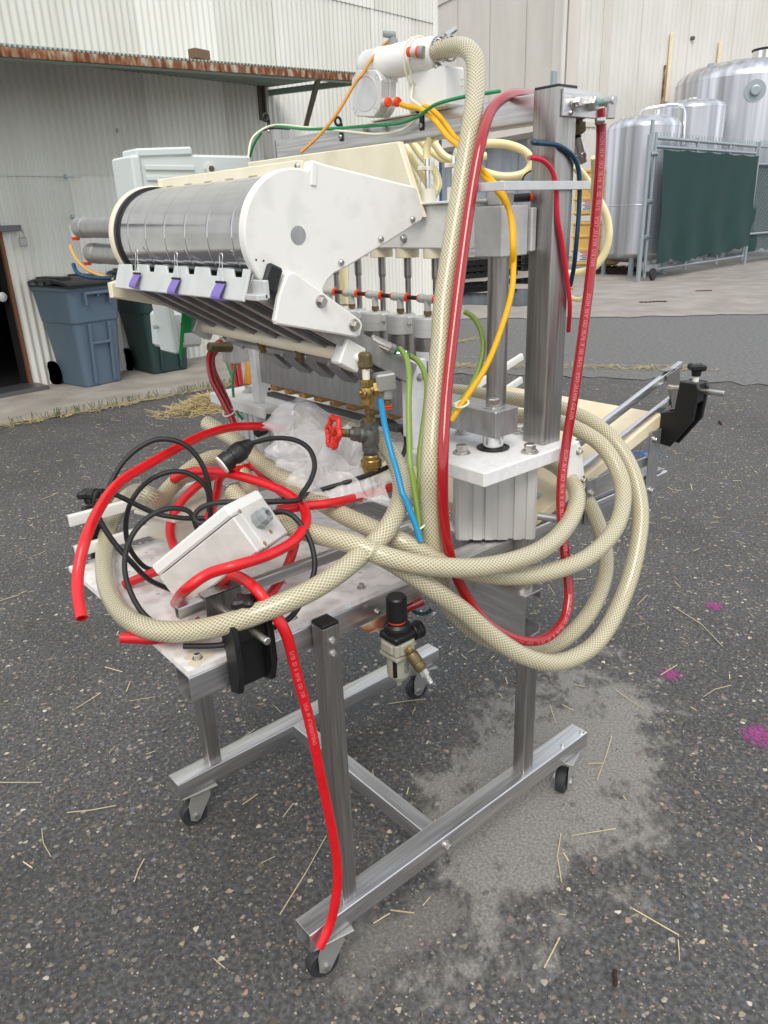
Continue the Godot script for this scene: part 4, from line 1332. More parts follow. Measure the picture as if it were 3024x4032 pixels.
func caster(a: float, b: float, turn: float) -> void:
	var c := Node3D.new()
	c.name = "caster"
	MC.add_child(c, true)
	c.position = V(a, 0, b)
	c.rotation.y = turn
	var st := MB.new()
	st.box(Transform3D(Basis(), Vector3(0, 0.1145, 0)), Vector3(0.095, 0.005, 0.066), 0.002)
	st.lathe(Transform3D(Basis(), Vector3(0, 0.100, 0)), [Vector2(0, 0), Vector2(0.024, 0), Vector2(0.027, 0.004), Vector2(0.027, 0.012), Vector2(0, 0.012)], 20)
	part("caster_plate", st, M.zinc, c)
	for s in [-1, 1]:
		st = MB.new()
		var o := PackedVector2Array([Vector2(-0.024, 0.102), Vector2(0.028, 0.102), Vector2(0.030, 0.085), Vector2(-0.008, 0.020), Vector2(-0.020, 0.017), Vector2(-0.033, 0.027), Vector2(-0.033, 0.07)])
		st.ext(Transform3D(Basis(), Vector3(0, 0, s * 0.0185 - 0.0015)), o, 0.003, 0.0008)
		part("caster_fork", st, M.zinc, c)
	st = MB.new()
	st.lathe(Transform3D(Basis(Vector3.RIGHT, PI / 2), Vector3(-0.018, 0.036, 0)), [Vector2(0, -0.010), Vector2(0.016, -0.010), Vector2(0.020, -0.012), Vector2(0.033, -0.0125), Vector2(0.036, -0.009), Vector2(0.0365, 0), Vector2(0.036, 0.009), Vector2(0.033, 0.0125), Vector2(0.020, 0.012), Vector2(0.016, 0.010), Vector2(0, 0.010)], 32)
	part("caster_wheel", st, mat("caster_grey", Color(0.17, 0.175, 0.185), 0.6), c)
	for s in [-1, 1]:
		var bt := MB.new()
		bt.hexa(MB.along(Vector3(-0.018, 0.036, s * 0.02), Vector3(-0.018, 0.036, s * 0.03)), [Vector2(0.008, 0), Vector2(0.008, 0.006), Vector2(0, 0.007)])
		part("axle_nut", bt, M.bolt, c)

func star_knob(parent: Node, p: Vector3, up: Vector3, r: float) -> void:
	var st := MB.new()
	var o := PackedVector2Array()
	for i in 40:
		var th := TAU * i / 40
		o.append(Vector2(cos(th), sin(th)) * r * (0.80 + 0.20 * cos(4 * th)))
	var t := MB.along(p, p + up)
	st.ext(Transform3D(Basis(t.basis.x, -t.basis.z, t.basis.y), p), o, r * 0.62, r * 0.16, PackedVector2Array(), 40.0)
	st.cyl(p - up * r * 0.55, p + up * 0.001, r * 0.42, r * 0.5, 20)
	part("clamp_knob", st, M.black_plastic, parent)

func tee(parent: Node, p: Vector3, dirn: Vector3, down: Vector3) -> void:
	var st := MB.new()
	st.cyl(p - dirn * 0.020, p + dirn * 0.020, 0.0085, 0.0085, 16, 0.001)
	st.cyl(p - dirn * 0.023, p - dirn * 0.010, 0.0098, 0.0098, 16, 0.001)
	st.cyl(p + dirn * 0.010, p + dirn * 0.023, 0.0098, 0.0098, 16, 0.001)
	st.cyl(p, p + down * 0.026, 0.0075, 0.0075, 16)
	part("tee_fitting", st, M.fitting_grey, parent)
	for s in [-1, 1]:
		st = MB.new()
		st.cyl(p + dirn * s * 0.0225, p + dirn * s * 0.028, 0.0095, 0.0085, 16)
		part("release_ring", st, M.fitting_orange, parent)
	st = MB.new()
	st.hexa(MB.along(p + down * 0.026, p + down * 0.04), [Vector2(0, 0), Vector2(0.0095, 0), Vector2(0.0095, 0.009), Vector2(0.006, 0.010), Vector2(0.006, 0.016)])
	part("threaded_nut", st, M.old_brass, parent)

func group(called: String) -> Node3D:
	var o := Node3D.new()
	o.name = called
	MC.add_child(o, true)
	return o

func machine() -> void:
	MC = thing("filling_machine", "stainless and white plastic filling machine on a wheeled frame with a steel drum and hoses", "filling machine")
	base_frame()
	conveyor()
	towers()
	drum_and_chute()
	filler_head()
	top_valve()

func base_frame() -> void:
	# two skids, a cross bar, four legs, four casters
	tubing("skid_rail", V(0, 0.1435, 0.0268), V(0.9406, 0.1435, 0.0268), 0.0537, 0.0502, M.steel_x)
	tubing("skid_rail", V(0, 0.1435, 0.6168), V(0.9448, 0.1435, 0.6168), 0.0537, 0.0502, M.steel_x)
	tubing("cross_bar", V(0.380, 0.1425, 0.0537), V(0.380, 0.1425, 0.590), 0.040, 0.048, M.steel_z)
	var leg := tubing("leg", V(0.1145, 0.1687, 0.0312), V(0.1145, 0.832, 0.0312), 0.0381, 0.0381, M.steel_y, Vector3.RIGHT)
	block("leg_cap", V(0.0962, 0.831, 0.0130), V(0.1328, 0.8385, 0.0494), M.black_plastic, 0.002, leg)
	for y in [0.803, 0.776]: hexbolt(leg, V(0.114, y, 0.012), Vector3(0, 0, 1), 0.0092, M.bolt)
	var leg2 := tubing("leg", V(0.699, 0.1687, 0.0292), V(0.699, 0.572, 0.0292), 0.0381, 0.0381, M.steel_y, Vector3.RIGHT)
	tubing("leg", V(0.1187, 0.1687, 0.6235), V(0.1187, 0.776, 0.6235), 0.0381, 0.0381, M.steel_y, Vector3.RIGHT)
	tubing("leg", V(0.805, 0.1687, 0.6235), V(0.805, 0.776, 0.6235), 0.0381, 0.0381, M.steel_y, Vector3.RIGHT)
	for q in [[0.06, 0.0268, -0.20], [0.06, 0.6168, -0.12], [0.885, 0.0268, 0.35], [0.885, 0.6168, -0.3]]: caster(q[0], q[1], q[2])
	for q in [Vector3(0.9279, 0.1688, -0.0096), Vector3(0.8446, 0.1688, -0.0108)]: hexbolt(MC, q, Vector3.UP, 0.011, M.bolt, "bolt", false)
	hexbolt(MC, Vector3(0.3885, 0.1409, 0.0005), Vector3(0, 0, 1), 0.0138, M.bolt)
	# channel beam that carries both lift cylinders
	var st := MB.new()
	var o := PackedVector2Array([Vector2(-0.032, -0.06), Vector2(0.032, -0.06), Vector2(0.032, -0.035), Vector2(0.026, -0.035), Vector2(0.026, -0.054), Vector2(-0.026, -0.054), Vector2(-0.026, 0.054), Vector2(0.026, 0.054), Vector2(0.026, 0.035), Vector2(0.032, 0.035), Vector2(0.032, 0.06), Vector2(-0.032, 0.06)])
	st.ext(Transform3D(Basis(), V(0.687, 0.632, 1.14)), o, 1.132, 0.0008)
	part("channel_beam", st, M.steel_z, MC)

func conveyor() -> void:
	# deck frame
	tubing("deck_beam", V(-0.147, 0.801, 0.0775), V(1.32, 0.801, 0.0775), 0.05, 0.05, M.steel_x)
	tubing("deck_beam", V(-0.147, 0.801, 0.584), V(1.32, 0.801, 0.584), 0.05, 0.05, M.steel_x)
	for a in [0.2, 0.62, 1.10]: tubing("deck_cross_bar", V(a, 0.80, 0.1026), V(a, 0.80, 0.5588), 0.045, 0.045, M.steel_z)
	# white deck, drilled in staggered rows
	var st := MB.new()
	var a0 := -0.147
	var b0 := 0.052
	var wa := 0.62
	var wb := 0.557
	var na := 18
	var nb := 16
	var y1 := 0.838
	var y0 := 0.8265
	for j in nb:
		for i in na:
			var x0 := a0 + wa * i / na
			var x1 := a0 + wa * (i + 1) / na
			var z0 := b0 + wb * j / nb
			var z1 := b0 + wb * (j + 1) / nb
			var hole := (i + j) % 2 == 0 and i % 2 == 0 and i > 0 and j > 0 and j < nb - 1
			if not hole:
				st.quad(V(x0, y1, z0), V(x0, y1, z1), V(x1, y1, z1), V(x1, y1, z0))
			else:
				var c := Vector2((x0 + x1) / 2, (z0 + z1) / 2)
				var hx := (x1 - x0) / 2
				var hz := (z1 - z0) / 2
				for k in 8:
					var f := func(m: int) -> Array:
						var th := TAU * m / 8.0
						var q := Vector2(cos(th), sin(th))
						var e := q / maxf(absf(q.x), absf(q.y))
						return [c + q * 0.0042, c + Vector2(e.x * hx, e.y * hz)]
					var p: Array = f.call(k)
					var q: Array = f.call(k + 1)
					st.quad(V(p[0].x, y1, p[0].y), V(q[0].x, y1, q[0].y), V(q[1].x, y1, q[1].y), V(p[1].x, y1, p[1].y))
					st.quad(V(p[0].x, y1, p[0].y), V(p[0].x, y0, p[0].y), V(q[0].x, y0, q[0].y), V(q[0].x, y1, q[0].y))
	var x1 := a0 + wa
	var z1 := b0 + wb
	st.quad(V(a0, y0, b0), V(a0, y1, b0), V(x1, y1, b0), V(x1, y0, b0))
	st.quad(V(a0, y0, z1), V(a0, y1, z1), V(a0, y1, b0), V(a0, y0, b0))
	st.quad(V(x1, y0, b0), V(x1, y1, b0), V(x1, y1, z1), V(x1, y0, z1))
	st.quad(V(x1, y0, z1), V(x1, y1, z1), V(a0, y1, z1), V(a0, y0, z1))
	var deck := part("deck", st, M.dusty_white, MC)
	for q in [Vector3(-0.1165, 0.838, -0.0773), Vector3(0.2428, 0.838, -0.0839), Vector3(0.0765, 0.838, -0.0782), Vector3(-0.1156, 0.838, -0.6014), Vector3(0.0707, 0.838, -0.6014)]: hexbolt(deck, q, Vector3.UP, 0.0102, M.bolt)
	st = MB.new()
	for k in 26:
		var th := TAU * k / 26
		var q := func(i: int) -> Vector3:
			var a := TAU * i / 26
			return V(-0.117, 0.8386, 0.077) + Vector3(cos(a), 0, sin(a)) * (0.020 + 0.007 * sin(a * 3.0 + 1.0) + 0.004 * sin(a * 7.0))
		st.tri(V(-0.117, 0.8388, 0.077), q.call(k), q.call((k + 1) % 26))
	part("deck_stain", st, mat("rust_stain", Color(0.84, 0.79, 0.68), 0.6), deck)
	# guide rails of the left deck
	st = MB.new()
	tubing("guide_rail", V(-0.122, 0.910, 0.12), V(0.42, 0.910, 0.12), 0.016, 0.022, M.steel_x, Vector3.UP, 0.003)
	for y in [0.945, 0.875]:
		var gr := tubing("guide_rail", V(-0.135, y, 0.592), V(0.40, y, 0.592), 0.016, 0.024, M.steel_x, Vector3.UP, 0.003)
		var cap := MB.new()
		cap.sq(V(-0.135, y + 0.004, 0.578), V(0.40, y + 0.004, 0.578), 0.012, 0.026, Vector3.UP, 0.003, 0.004, true)
		part("rail_cover", cap, M.white_gloss, gr)
	# near clamp: bent plate over the rail, rod, knob, black arm
	var cl := group("rail_clamp")
	st = MB.new()
	st.bx(V(-0.075, 0.852, 0.1075), V(-0.005, 0.926, 0.1105), 0.001)
	st.bx(V(-0.075, 0.9225, 0.1075), V(-0.005, 0.9255, 0.134), 0.001)
	part("clamp_plate", st, M.steel_y, cl)
	rod("clamp_rod", V(-0.040, 0.884, 0.108), V(-0.040, 0.884, -0.028), 0.0065, M.bolt, cl)
	st = MB.new()
	var arm := PackedVector2Array([Vector2(0.055, 0.905), Vector2(0.018, 0.905), Vector2(0.012, 0.870), Vector2(0.010, 0.815), Vector2(0.022, 0.775), Vector2(0.050, 0.765), Vector2(0.0505, 0.848), Vector2(0.060, 0.852)])
	for a in [-0.078, -0.014]:
		st.ext(Transform3D(Basis(Vector3(0, 0, -1), Vector3(0, 1, 0), Vector3(1, 0, 0)), Vector3(a, 0, 0)), arm, 0.012, 0.002)
	st.bx(V(-0.067, 0.868, 0.020), V(-0.013, 0.905, 0.052), 0.002)
	st.bx(V(-0.067, 0.775, 0.036), V(-0.013, 0.868, 0.050), 0.002)
	part("clamp_arm", st, M.black_plastic, cl)
	star_knob(cl, V(-0.040, 0.925, 0.036), Vector3.UP, 0.025)
	var cl2 := group("rail_clamp")
	st = MB.new()
	st.bx(V(-0.09, 0.79, 0.612), V(-0.055, 0.955, 0.632), 0.003)
	part("clamp_arm", st, M.black_plastic, cl2)
	rod("clamp_rod", V(-0.073, 0.935, 0.66), V(-0.073, 0.935, 0.585), 0.0065, M.bolt, cl2)
	star_knob(cl2, V(-0.073, 0.975, 0.62), Vector3.UP, 0.025)
	# sloping infeed table on the right with its rails
	st = MB.new()
	st.ext(Transform3D(Basis(), V(0, 0, 0.63)), PackedVector2Array([Vector2(0.70, 0.838), Vector2(1.262, 1.0), Vector2(1.266, 0.985), Vector2(1.262, 0.962), Vector2(0.70, 0.815)]), 0.575, 0.002)
	part("infeed_table", st, M.cream_board, MC)
	block("deck_end", V(0.95, 0.828, 0.055), V(1.30, 0.838, 0.60), M.steel_dull, 0.001)
	for q in [[0.06, 1.02, 1.005, 1.113], [0.06, 0.905, 0.958, 1.021]]: pass
	var g := group("infeed_rail")
	st = MB.new()
	st.sq(V(0.86, 0.975, 0.07), V(1.36, 1.1135, 0.07), 0.013, 0.022, Vector3.UP, 0.002, 0.003)
	part("upper_bar", st, M.steel_x, g)
	st = MB.new()
	st.sq(V(0.86, 0.900, 0.07), V(1.345, 1.028, 0.07), 0.013, 0.022, Vector3.UP, 0.002, 0.003)
	part("lower_bar", st, M.steel_x, g)
	g = group("infeed_rail")
	for y in [0.95, 0.875]:
		st = MB.new()
		st.sq(V(0.86, y, 0.60), V(1.34, y + 0.132, 0.60), 0.013, 0.022, Vector3.UP, 0.002, 0.003)
		part("bar", st, M.white_gloss, g)
	cl = group("rail_clamp")
	st = MB.new()
	st.ext(Transform3D(Basis(), V(0, 0, 0.063)), PackedVector2Array([Vector2(1.274, 1.098), Vector2(1.338, 1.112), Vector2(1.368, 1.01), Vector2(1.322, 1.003)]), 0.004, 0.001)
	st.bx(V(1.274, 1.1085, 0.061), V(1.335, 1.112, 0.082), 0.001)
	part("clamp_plate", st, M.steel_y, cl)
	rod("clamp_rod", V(1.295, 1.066, 0.063), V(1.295, 1.069, -0.092), 0.0068, M.bolt, cl)
	st = MB.new()
	arm = PackedVector2Array([Vector2(0.012, 1.092), Vector2(-0.034, 1.092), Vector2(-0.041, 1.078), Vector2(-0.034, 0.995), Vector2(0.022, 0.915), Vector2(0.070, 0.920), Vector2(0.058, 1.002), Vector2(0.020, 1.012)])
	for a in [1.258, 1.304]:
		st.ext(Transform3D(Basis(Vector3(0, 0, -1), Vector3(0, 1, 0), Vector3(1, 0, 0)), Vector3(a, 0, 0)), arm, 0.012, 0.002)
	st.bx(V(1.268, 1.04, -0.036), V(1.306, 1.091, 0.010), 0.002)
	st.bx(V(1.268, 0.922, 0.05), V(1.306, 1.0, 0.064), 0.002)
	part("clamp_arm", st, M.black_plastic, cl)
	rod("clamp_stud", V(1.288, 1.09, -0.015), V(1.288, 1.112, -0.015), 0.008, M.white_gloss, cl)
	star_knob(cl, V(1.288, 1.120, -0.015), Vector3.UP, 0.026)
	# the leg bracket that props the table, and the table's white blocks
	block("table_bracket", V(1.205, 0.775, 0.046), V(1.255, 0.962, 0.0505), M.steel_dull, 0.001)
	block("table_bracket", V(0.93, 0.775, 0.046), V(0.965, 0.895, 0.0505), M.steel_dull, 0.001)
	for q in [V(1.22, 0.94, 0.046), V(1.225, 0.795, 0.046), V(0.945, 0.86, 0.046)]: hexbolt(MC, q, Vector3(0, 0, 1), 0.011, M.bolt)
	block("side_bar", V(0.95, 0.862, 0.058), V(1.22, 0.888, 0.066), M.steel_x, 0.001)
	st = MB.new()
	st.box(Transform3D(Basis(Vector3.BACK, 0.28), V(1.01, 0.975, 0.29)), Vector3(0.085, 0.075, 0.06), 0.006)
	part("guide_block", st, M.white_gloss, MC)
	block("under_plate", V(0.80, 0.845, 0.10), V(0.90, 0.875, 0.16), M.steel_dull, 0.002)
	# the air filter regulator hung from the deck beam
	regulator()

func regulator() -> void:
	var g := group("air_regulator")
	var c: Vector3 = Vector3(0.2497, 0.7803, 0.012)
	c.y = 0.0
	g.transform = Transform3D(Basis().scaled(Vector3(0.86, 0.86, 0.86)), Vector3(c.x, 0.852, c.z) * 0.14)
	var yy := func(v: float) -> float: return 0.835 - (v - 130.0) * 0.0001345
	var ring := func(called: String, pr: Array, m: Material, seg := 32) -> void:
		var st := MB.new()
		st.lathe(Transform3D(Basis(), c), pr, seg)
		part(called, st, m, g)
	ring.call("adjusting_knob", [Vector2(0, 0.854), Vector2(0.020, 0.854), Vector2(0.0232, 0.850), Vector2(0.0240, 0.802), Vector2(0.0232, 0.797), Vector2(0.021, 0.796)].map(func(q): return q), M.black_plastic, 40)
	ring.call("knob_ring", [Vector2(0.0185, 0.797), Vector2(0.0205, 0.796), Vector2(0.0205, 0.791), Vector2(0.0185, 0.790)], M.fitting_orange)
	ring.call("bonnet", [Vector2(0.02, 0.792), Vector2(0.025, 0.790), Vector2(0.030, 0.784), Vector2(0.031, 0.778), Vector2(0.029, 0.775), Vector2(0.029, 0.767), Vector2(0.0, 0.767)], M.black_plastic)
	var st := MB.new()
	st.box(Transform3D(Basis(), c + Vector3(0, 0.758, 0)), Vector3(0.060, 0.018, 0.060), 0.004)
	part("bonnet_flange", st, M.black_plastic, g)
	st = MB.new()
	st.box(Transform3D(Basis(), c + Vector3(0, 0.733, 0)), Vector3(0.058, 0.034, 0.058), 0.005)
	st.box(Transform3D(Basis(), c + Vector3(0, 0.735, 0)), Vector3(0.036, 0.030, 0.068), 0.004)
	st.box(Transform3D(Basis(), c + Vector3(0, 0.735, 0)), Vector3(0.068, 0.026, 0.036), 0.004)
	st.box(Transform3D(Basis(), c + Vector3(0, 0.712, 0)), Vector3(0.060, 0.010, 0.060), 0.004)
	part("regulator_body", st, M.beige_body, g)
	ring.call("filter_bowl", [Vector2(0.0, 0.64), Vector2(0.010, 0.641), Vector2(0.019, 0.646), Vector2(0.0255, 0.657), Vector2(0.0265, 0.67), Vector2(0.0265, 0.708), Vector2(0, 0.708)], M.bowl)
	ring.call("drain", [Vector2(0.0, 0.626), Vector2(0.006, 0.627), Vector2(0.008, 0.642), Vector2(0.0, 0.642)], M.bowl, 14)
	st = MB.new()
	st.box(Transform3D(Basis(Vector3.UP, -0.55), c + Vector3(-0.0225, 0.684, 0.0140)), Vector3(0.010, 0.046, 0.004), 0.001)
	part("bowl_window", st, mat("bowl_window", Color(0.13, 0.07, 0.05), 0.2), g)
	for k in 7:
		st = MB.new()
		st.box(Transform3D(Basis(Vector3.UP, -0.05), c + Vector3(0.001, 0.698 - k * 0.0046, 0.0268)), Vector3(0.015 if k % 3 else 0.010, 0.0014, 0.0006), 0.0)
		part("label_line", st, M.label_print, g)
	# gauge on the side
	st = MB.new()
	st.cyl(c + Vector3(0.03, 0.742, -0.004), c + Vector3(0.046, 0.742, -0.004), 0.006, 0.006, 14)
	part("gauge_stem", st, M.zinc, g)
	st = MB.new()
	st.lathe(MB.along(c + Vector3(0.045, 0.742, -0.004), c + Vector3(0.075, 0.742, -0.004)), [Vector2(0, 0), Vector2(0.019, 0), Vector2(0.0205, 0.002), Vector2(0.0205, 0.016), Vector2(0.0215, 0.017), Vector2(0.0215, 0.026), Vector2(0.019, 0.0275), Vector2(0.018, 0.025), Vector2(0, 0.025)], 32)
	part("pressure_gauge", st, M.black_plastic, g)
	# quick coupler pointing down towards the viewer
	var q0: Vector3 = c + Vector3(0.0, 0.735, 0.034)
	var dirn := Vector3(0.18, -0.72, 0.55).normalized()
	st = MB.new()
	st.hexa(MB.along(q0 - dirn * 0.004, q0 + dirn), [Vector2(0.0, 0), Vector2(0.0125, 0), Vector2(0.0125, 0.007), Vector2(0.009, 0.008)])
	part("inlet_nut", st, M.brass, g)
	st = MB.new()
	st.lathe(MB.along(q0, q0 + dirn), [Vector2(0.008, 0), Vector2(0.008, 0.008), Vector2(0.0125, 0.011), Vector2(0.0145, 0.016), Vector2(0.0145, 0.034), Vector2(0.0135, 0.036), Vector2(0.0140, 0.038), Vector2(0.0140, 0.048), Vector2(0.0115, 0.056), Vector2(0.0, 0.056)], 24)
	part("coupler_sleeve", st, M.old_brass, g)
	st = MB.new()
	st.hexa(MB.along(q0 + dirn * 0.056, q0 + dirn), [Vector2(0.0105, 0), Vector2(0.0105, 0.013), Vector2(0.008, 0.014), Vector2(0.0, 0.014)])
	st.lathe(MB.along(q0 + dirn * 0.069, q0 + dirn), [Vector2(0.0075, 0), Vector2(0.0062, 0.010), Vector2(0.0072, 0.011), Vector2(0.0072, 0.015), Vector2(0.0058, 0.016), Vector2(0.0065, 0.021), Vector2(0.003, 0.022), Vector2(0.003, 0.015)], 18)
	part("coupler_plug", st, M.zinc, g)
	# rusty bracket and its bolt
	st = MB.new()
	st.bx(V(0.195, 0.768, 0.018), V(0.275, 0.772, 0.054), 0.001)
	part("regulator_bracket", st, M.rust, g)
	hexbolt(g, Vector3(0.2425, 0.7948, -0.048), Vector3(0, 0, 1), 0.0095, M.bolt)

func lift_cylinder(cx: float, cb: float, turn: float, y0: float) -> void:
	# a square guided air cylinder with grooved sides, turned on its corner, with two guide posts
	var g := group("lift_cylinder")
	var t := Transform3D(Basis(Vector3.UP, turn), V(cx, y0, cb))
	var st := MB.new()
	var h := 0.089
	var o := PackedVector2Array()
	for side in 4:
		var rot := PI / 2 * side
		for q in [[-0.089, 0.082], [-0.082, 0.089], [-0.060, 0.089], [-0.059, 0.084], [-0.051, 0.084], [-0.050, 0.089], [-0.030, 0.089], [-0.029, 0.083], [-0.024, 0.083], [-0.023, 0.089], [-0.005, 0.089], [-0.004, 0.0865], [0.004, 0.0865], [0.005, 0.089], [0.028, 0.089], [0.029, 0.082], [0.039, 0.082], [0.040, 0.089], [0.058, 0.089], [0.059, 0.084], [0.066, 0.084], [0.067, 0.089], [0.082, 0.089]]:
			o.append(Vector2(-q[0], q[1]).rotated(rot))
	st.ext(t * Transform3D(Basis(Vector3.RIGHT, Vector3.FORWARD, Vector3.UP), Vector3.ZERO), o, 1.008 - y0, 0.0015)
	part("cylinder_body", st, M.anodised, g)
	for q in [[-0.065, 0.055], [0.068, 0.055]]:
		st = MB.new()
		var p: Vector3 = t * Vector3(q[0], 0, q[1])
		st.cyl(Vector3(p.x, 0.692, p.z), Vector3(p.x, y0 + 0.002, p.z), 0.0235, 0.0235, 28)
		part("guide_post", st, M.bolt, g)

func tower_plate(bn: float, bf: float, m: Material) -> MeshInstance3D:
	var st := MB.new()
	var w := 0.766 - 0.484
	st.ext(Transform3D(Basis(Vector3.RIGHT, Vector3.FORWARD, Vector3.UP), V(0, 1.008, 0)), PackedVector2Array([Vector2(0.488, bn), Vector2(0.766, bn), Vector2(0.766, bf), Vector2(0.488, bf), Vector2(0.484, bf - 0.004), Vector2(0.484, bn + 0.004)]), 0.032, 0.003)
	return part("tower_plate", st, m, MC)

func towers() -> void:
	# near tower
	var pl := tower_plate(-0.018, 0.285, M.worn_edge_white)
	for q in [Vector3(0.5483, 1.04, -0.1064), Vector3(0.6503, 1.04, -0.0053), Vector3(0.6633, 1.04, -0.217), Vector3(0.7546, 1.04, -0.1194)]: hexbolt(pl, q, Vector3.UP, 0.0215, M.bolt)
	lift_cylinder(0.675, 0.128, -0.76, 0.83)
	var st := MB.new()
	st.lathe(Transform3D(Basis(), V(0.622, 1.040, 0.083)), [Vector2(0.0, 0.0012), Vector2(0.027, 0.0012), Vector2(0.034, 0.0012), Vector2(0.036, 0.003), Vector2(0.034, 0.004), Vector2(0.031, 0.0018)], 36)
	part("rod_seal", st, M.black_rubber, pl)
	rod("piston_rod", V(0.622, 1.04, 0.083), V(0.622, 1.08, 0.083), 0.0225, M.polished)
	block("cross_head", V(0.580, 1.077, 0.040), V(0.652, 1.134, 0.355), M.steel_dull, 0.002)
	hexbolt(MC, V(0.608, 1.134, 0.072), Vector3.UP, 0.0225, M.bolt)
	rod("guide_shaft", V(0.645, 1.134, 0.097), V(0.645, 1.44, 0.097), 0.0215, M.steel_y, null, 32)
	# column with its cap, top plate and fittings
	var col := tubing("column", V(0.7373, 1.0402, 0.0438), V(0.7373, 1.727, 0.0438), 0.0594, 0.0594, M.steel_y, Vector3.RIGHT)
	block("column_cap", V(0.7085, 1.726, 0.015), V(0.7661, 1.732, 0.0726), M.black_plastic, 0.002, col)
	st = MB.new()
	st.bx(V(0.716, 1.678, 0.0075), V(0.829, 1.724, 0.0138), 0.001)
	var tp := part("top_plate", st, M.steel_x, MC)
	hexbolt(tp, V(0.748, 1.701, 0.0072), Vector3(0, 0, 1), 0.015, M.bolt)
	hexbolt(tp, V(0.800, 1.702, 0.0072), Vector3(0, 0, 1), 0.023, M.zinc, "bulkhead_nut", false)
	capscrew(tp, V(0.737, 1.684, 0.0074), Vector3(0, 0, 1), 0.005)
	st = MB.new()
	st.cyl(V(0.800, 1.702, -0.012), V(0.800, 1.702, -0.026), 0.007, 0.007, 14)
	part("copper_nipple", st, mat("verdigris", Color(0.45, 0.66, 0.58), 0.6), tp)
	st = MB.new()
	st.cyl(V(0.800, 1.702, -0.024), V(0.800, 1.702, -0.046), 0.0095, 0.0095, 16, 0.002)
	st.cyl(V(0.800, 1.708, -0.038), V(0.800, 1.672, -0.038), 0.0085, 0.0085, 16, 0.001)
	part("elbow", st, M.zinc, tp)
	st = MB.new()
	var e0 := V(0.80, 1.695, 0.02)
	st.cyl(e0, e0 + Vector3(0.0, -0.006, -0.03), 0.016, 0.016, 16)
	st.hexa(MB.along(e0 + Vector3(0.005, 0.012, -0.03), e0 + Vector3(0.02, -0.07, -0.03)), [Vector2(0, 0), Vector2(0.019, 0), Vector2(0.019, 0.022), Vector2(0.015, 0.026), Vector2(0.015, 0.032), Vector2(0.020, 0.034), Vector2(0.020, 0.05), Vector2(0.012, 0.055), Vector2(0, 0.055)])
	part("brass_elbow", st, M.old_brass, tp)
	st = MB.new()
	var h0 := e0 + Vector3(0.015, -0.045, -0.03)
	st.cyl(h0, h0 + Vector3(0.028, -0.045, 0.0), 0.012, 0.012, 18, 0.002)
	st.lathe(MB.along(h0 + Vector3(0.016, -0.026, 0), h0 + Vector3(0.028, -0.045, 0)), [Vector2(0.012, 0), Vector2(0.0145, 0.001), Vector2(0.0145, 0.011), Vector2(0.012, 0.012)], 24)
	part("hose_barb", st, M.bolt, tp)
	block("column_stud", V(0.762, 1.73, 0.07), V(0.775, 1.765, 0.078), M.galvanised, 0.001, col)
	# strap across the column
	st = MB.new()
	st.bx(V(0.540, 1.551, -0.005), V(0.796, 1.5665, 0.002), 0.001)
	st.bx(V(0.540, 1.551, 0.002), V(0.546, 1.5665, 0.075), 0.001)
	part("column_strap", st, M.aluminium, MC)
	# white bracket bolted to the plate's end, carrying the conveyor rails
	plate_bn("end_bracket", [[0.766, 1.034], [0.800, 1.036], [0.812, 1.02], [0.838, 0.918], [0.832, 0.905], [0.775, 0.930], [0.766, 0.96]], -0.012, 0.006, M.white_plastic, 0.002)
	for q in [V(0.800, 1.013, -0.012), V(0.823, 0.940, -0.012)]: hexbolt(MC, q, Vector3(0, 0, 1), 0.0105, M.bolt)
	# hex stub on the cylinder's side
	st = MB.new()
	st.cyl(V(0.72, 0.868, 0.03), V(0.745, 0.866, -0.02), 0.009, 0.009, 16)
	st.hexa(MB.along(V(0.745, 0.866, -0.02), V(0.754, 0.865, -0.04)), [Vector2(0, 0), Vector2(0.012, 0), Vector2(0.012, 0.016), Vector2(0, 0.017)])
	part("port_plug", st, M.zinc, MC)
	# far tower
	var pf := tower_plate(0.79, 1.10, M.white_plastic)
	hexbolt(pf, V(0.566, 1.04, 1.005), Vector3.UP, 0.0215, M.bolt)
	hexbolt(pf, V(0.662, 1.04, 0.86), Vector3.UP, 0.0215, M.bolt)
	lift_cylinder(0.60, 0.965, 0.0, 0.83)
	st = MB.new()
	st.cyl(V(0.513, 0.965, 0.845), V(0.480, 0.965, 0.835), 0.015, 0.015, 18, 0.002)
	part("port_elbow", st, M.black_plastic, MC)
	tubing("column", V(0.7373, 1.0402, 1.005), V(0.7373, 1.750, 1.005), 0.0594, 0.0594, M.steel_y, Vector3.RIGHT)
	block("column_cap", V(0.7085, 1.749, 0.976), V(0.7661, 1.755, 1.034), M.black_plastic, 0.002)
	rod("guide_shaft", V(0.645, 1.04, 0.90), V(0.645, 1.44, 0.90), 0.0215, M.steel_y, null, 32)
	# cross beam between the columns, with clips and bolts
	tubing("cross_beam", V(0.7373, 1.6985, 0.0738), V(0.7373, 1.6985, 0.974), 0.0500, 0.0500, M.steel_z)
	for q in [Vector3(0.711, 1.7099, -0.3859), Vector3(0.711, 1.7139, -0.6761), Vector3(0.711, 1.7567, -0.9986)]:
		var cg := MB.new()
		cg.box(Transform3D(Basis(), q), Vector3(0.004, 0.040, 0.013), 0.001)
		var ring := PackedVector3Array()
		for i in 15:
			var th := TAU * i / 14.0
			ring.append(q + Vector3(-0.008 + cos(th) * 0.009, 0.024 + sin(th) * 0.009, 0))
		cg.tube(ring, 0.0032, 8)
		part("cable_clip", cg, M.black_plastic, MC)
		capscrew(MC, q + Vector3(-0.002, -0.010, 0), Vector3(-1, 0, 0), 0.0055)
	for q in [Vector3(0.7115, 1.7094, -0.5778), Vector3(0.7115, 1.7063, -0.5058)]: hexbolt(MC, q, Vector3(-1, 0, 0), 0.0095, M.bolt)

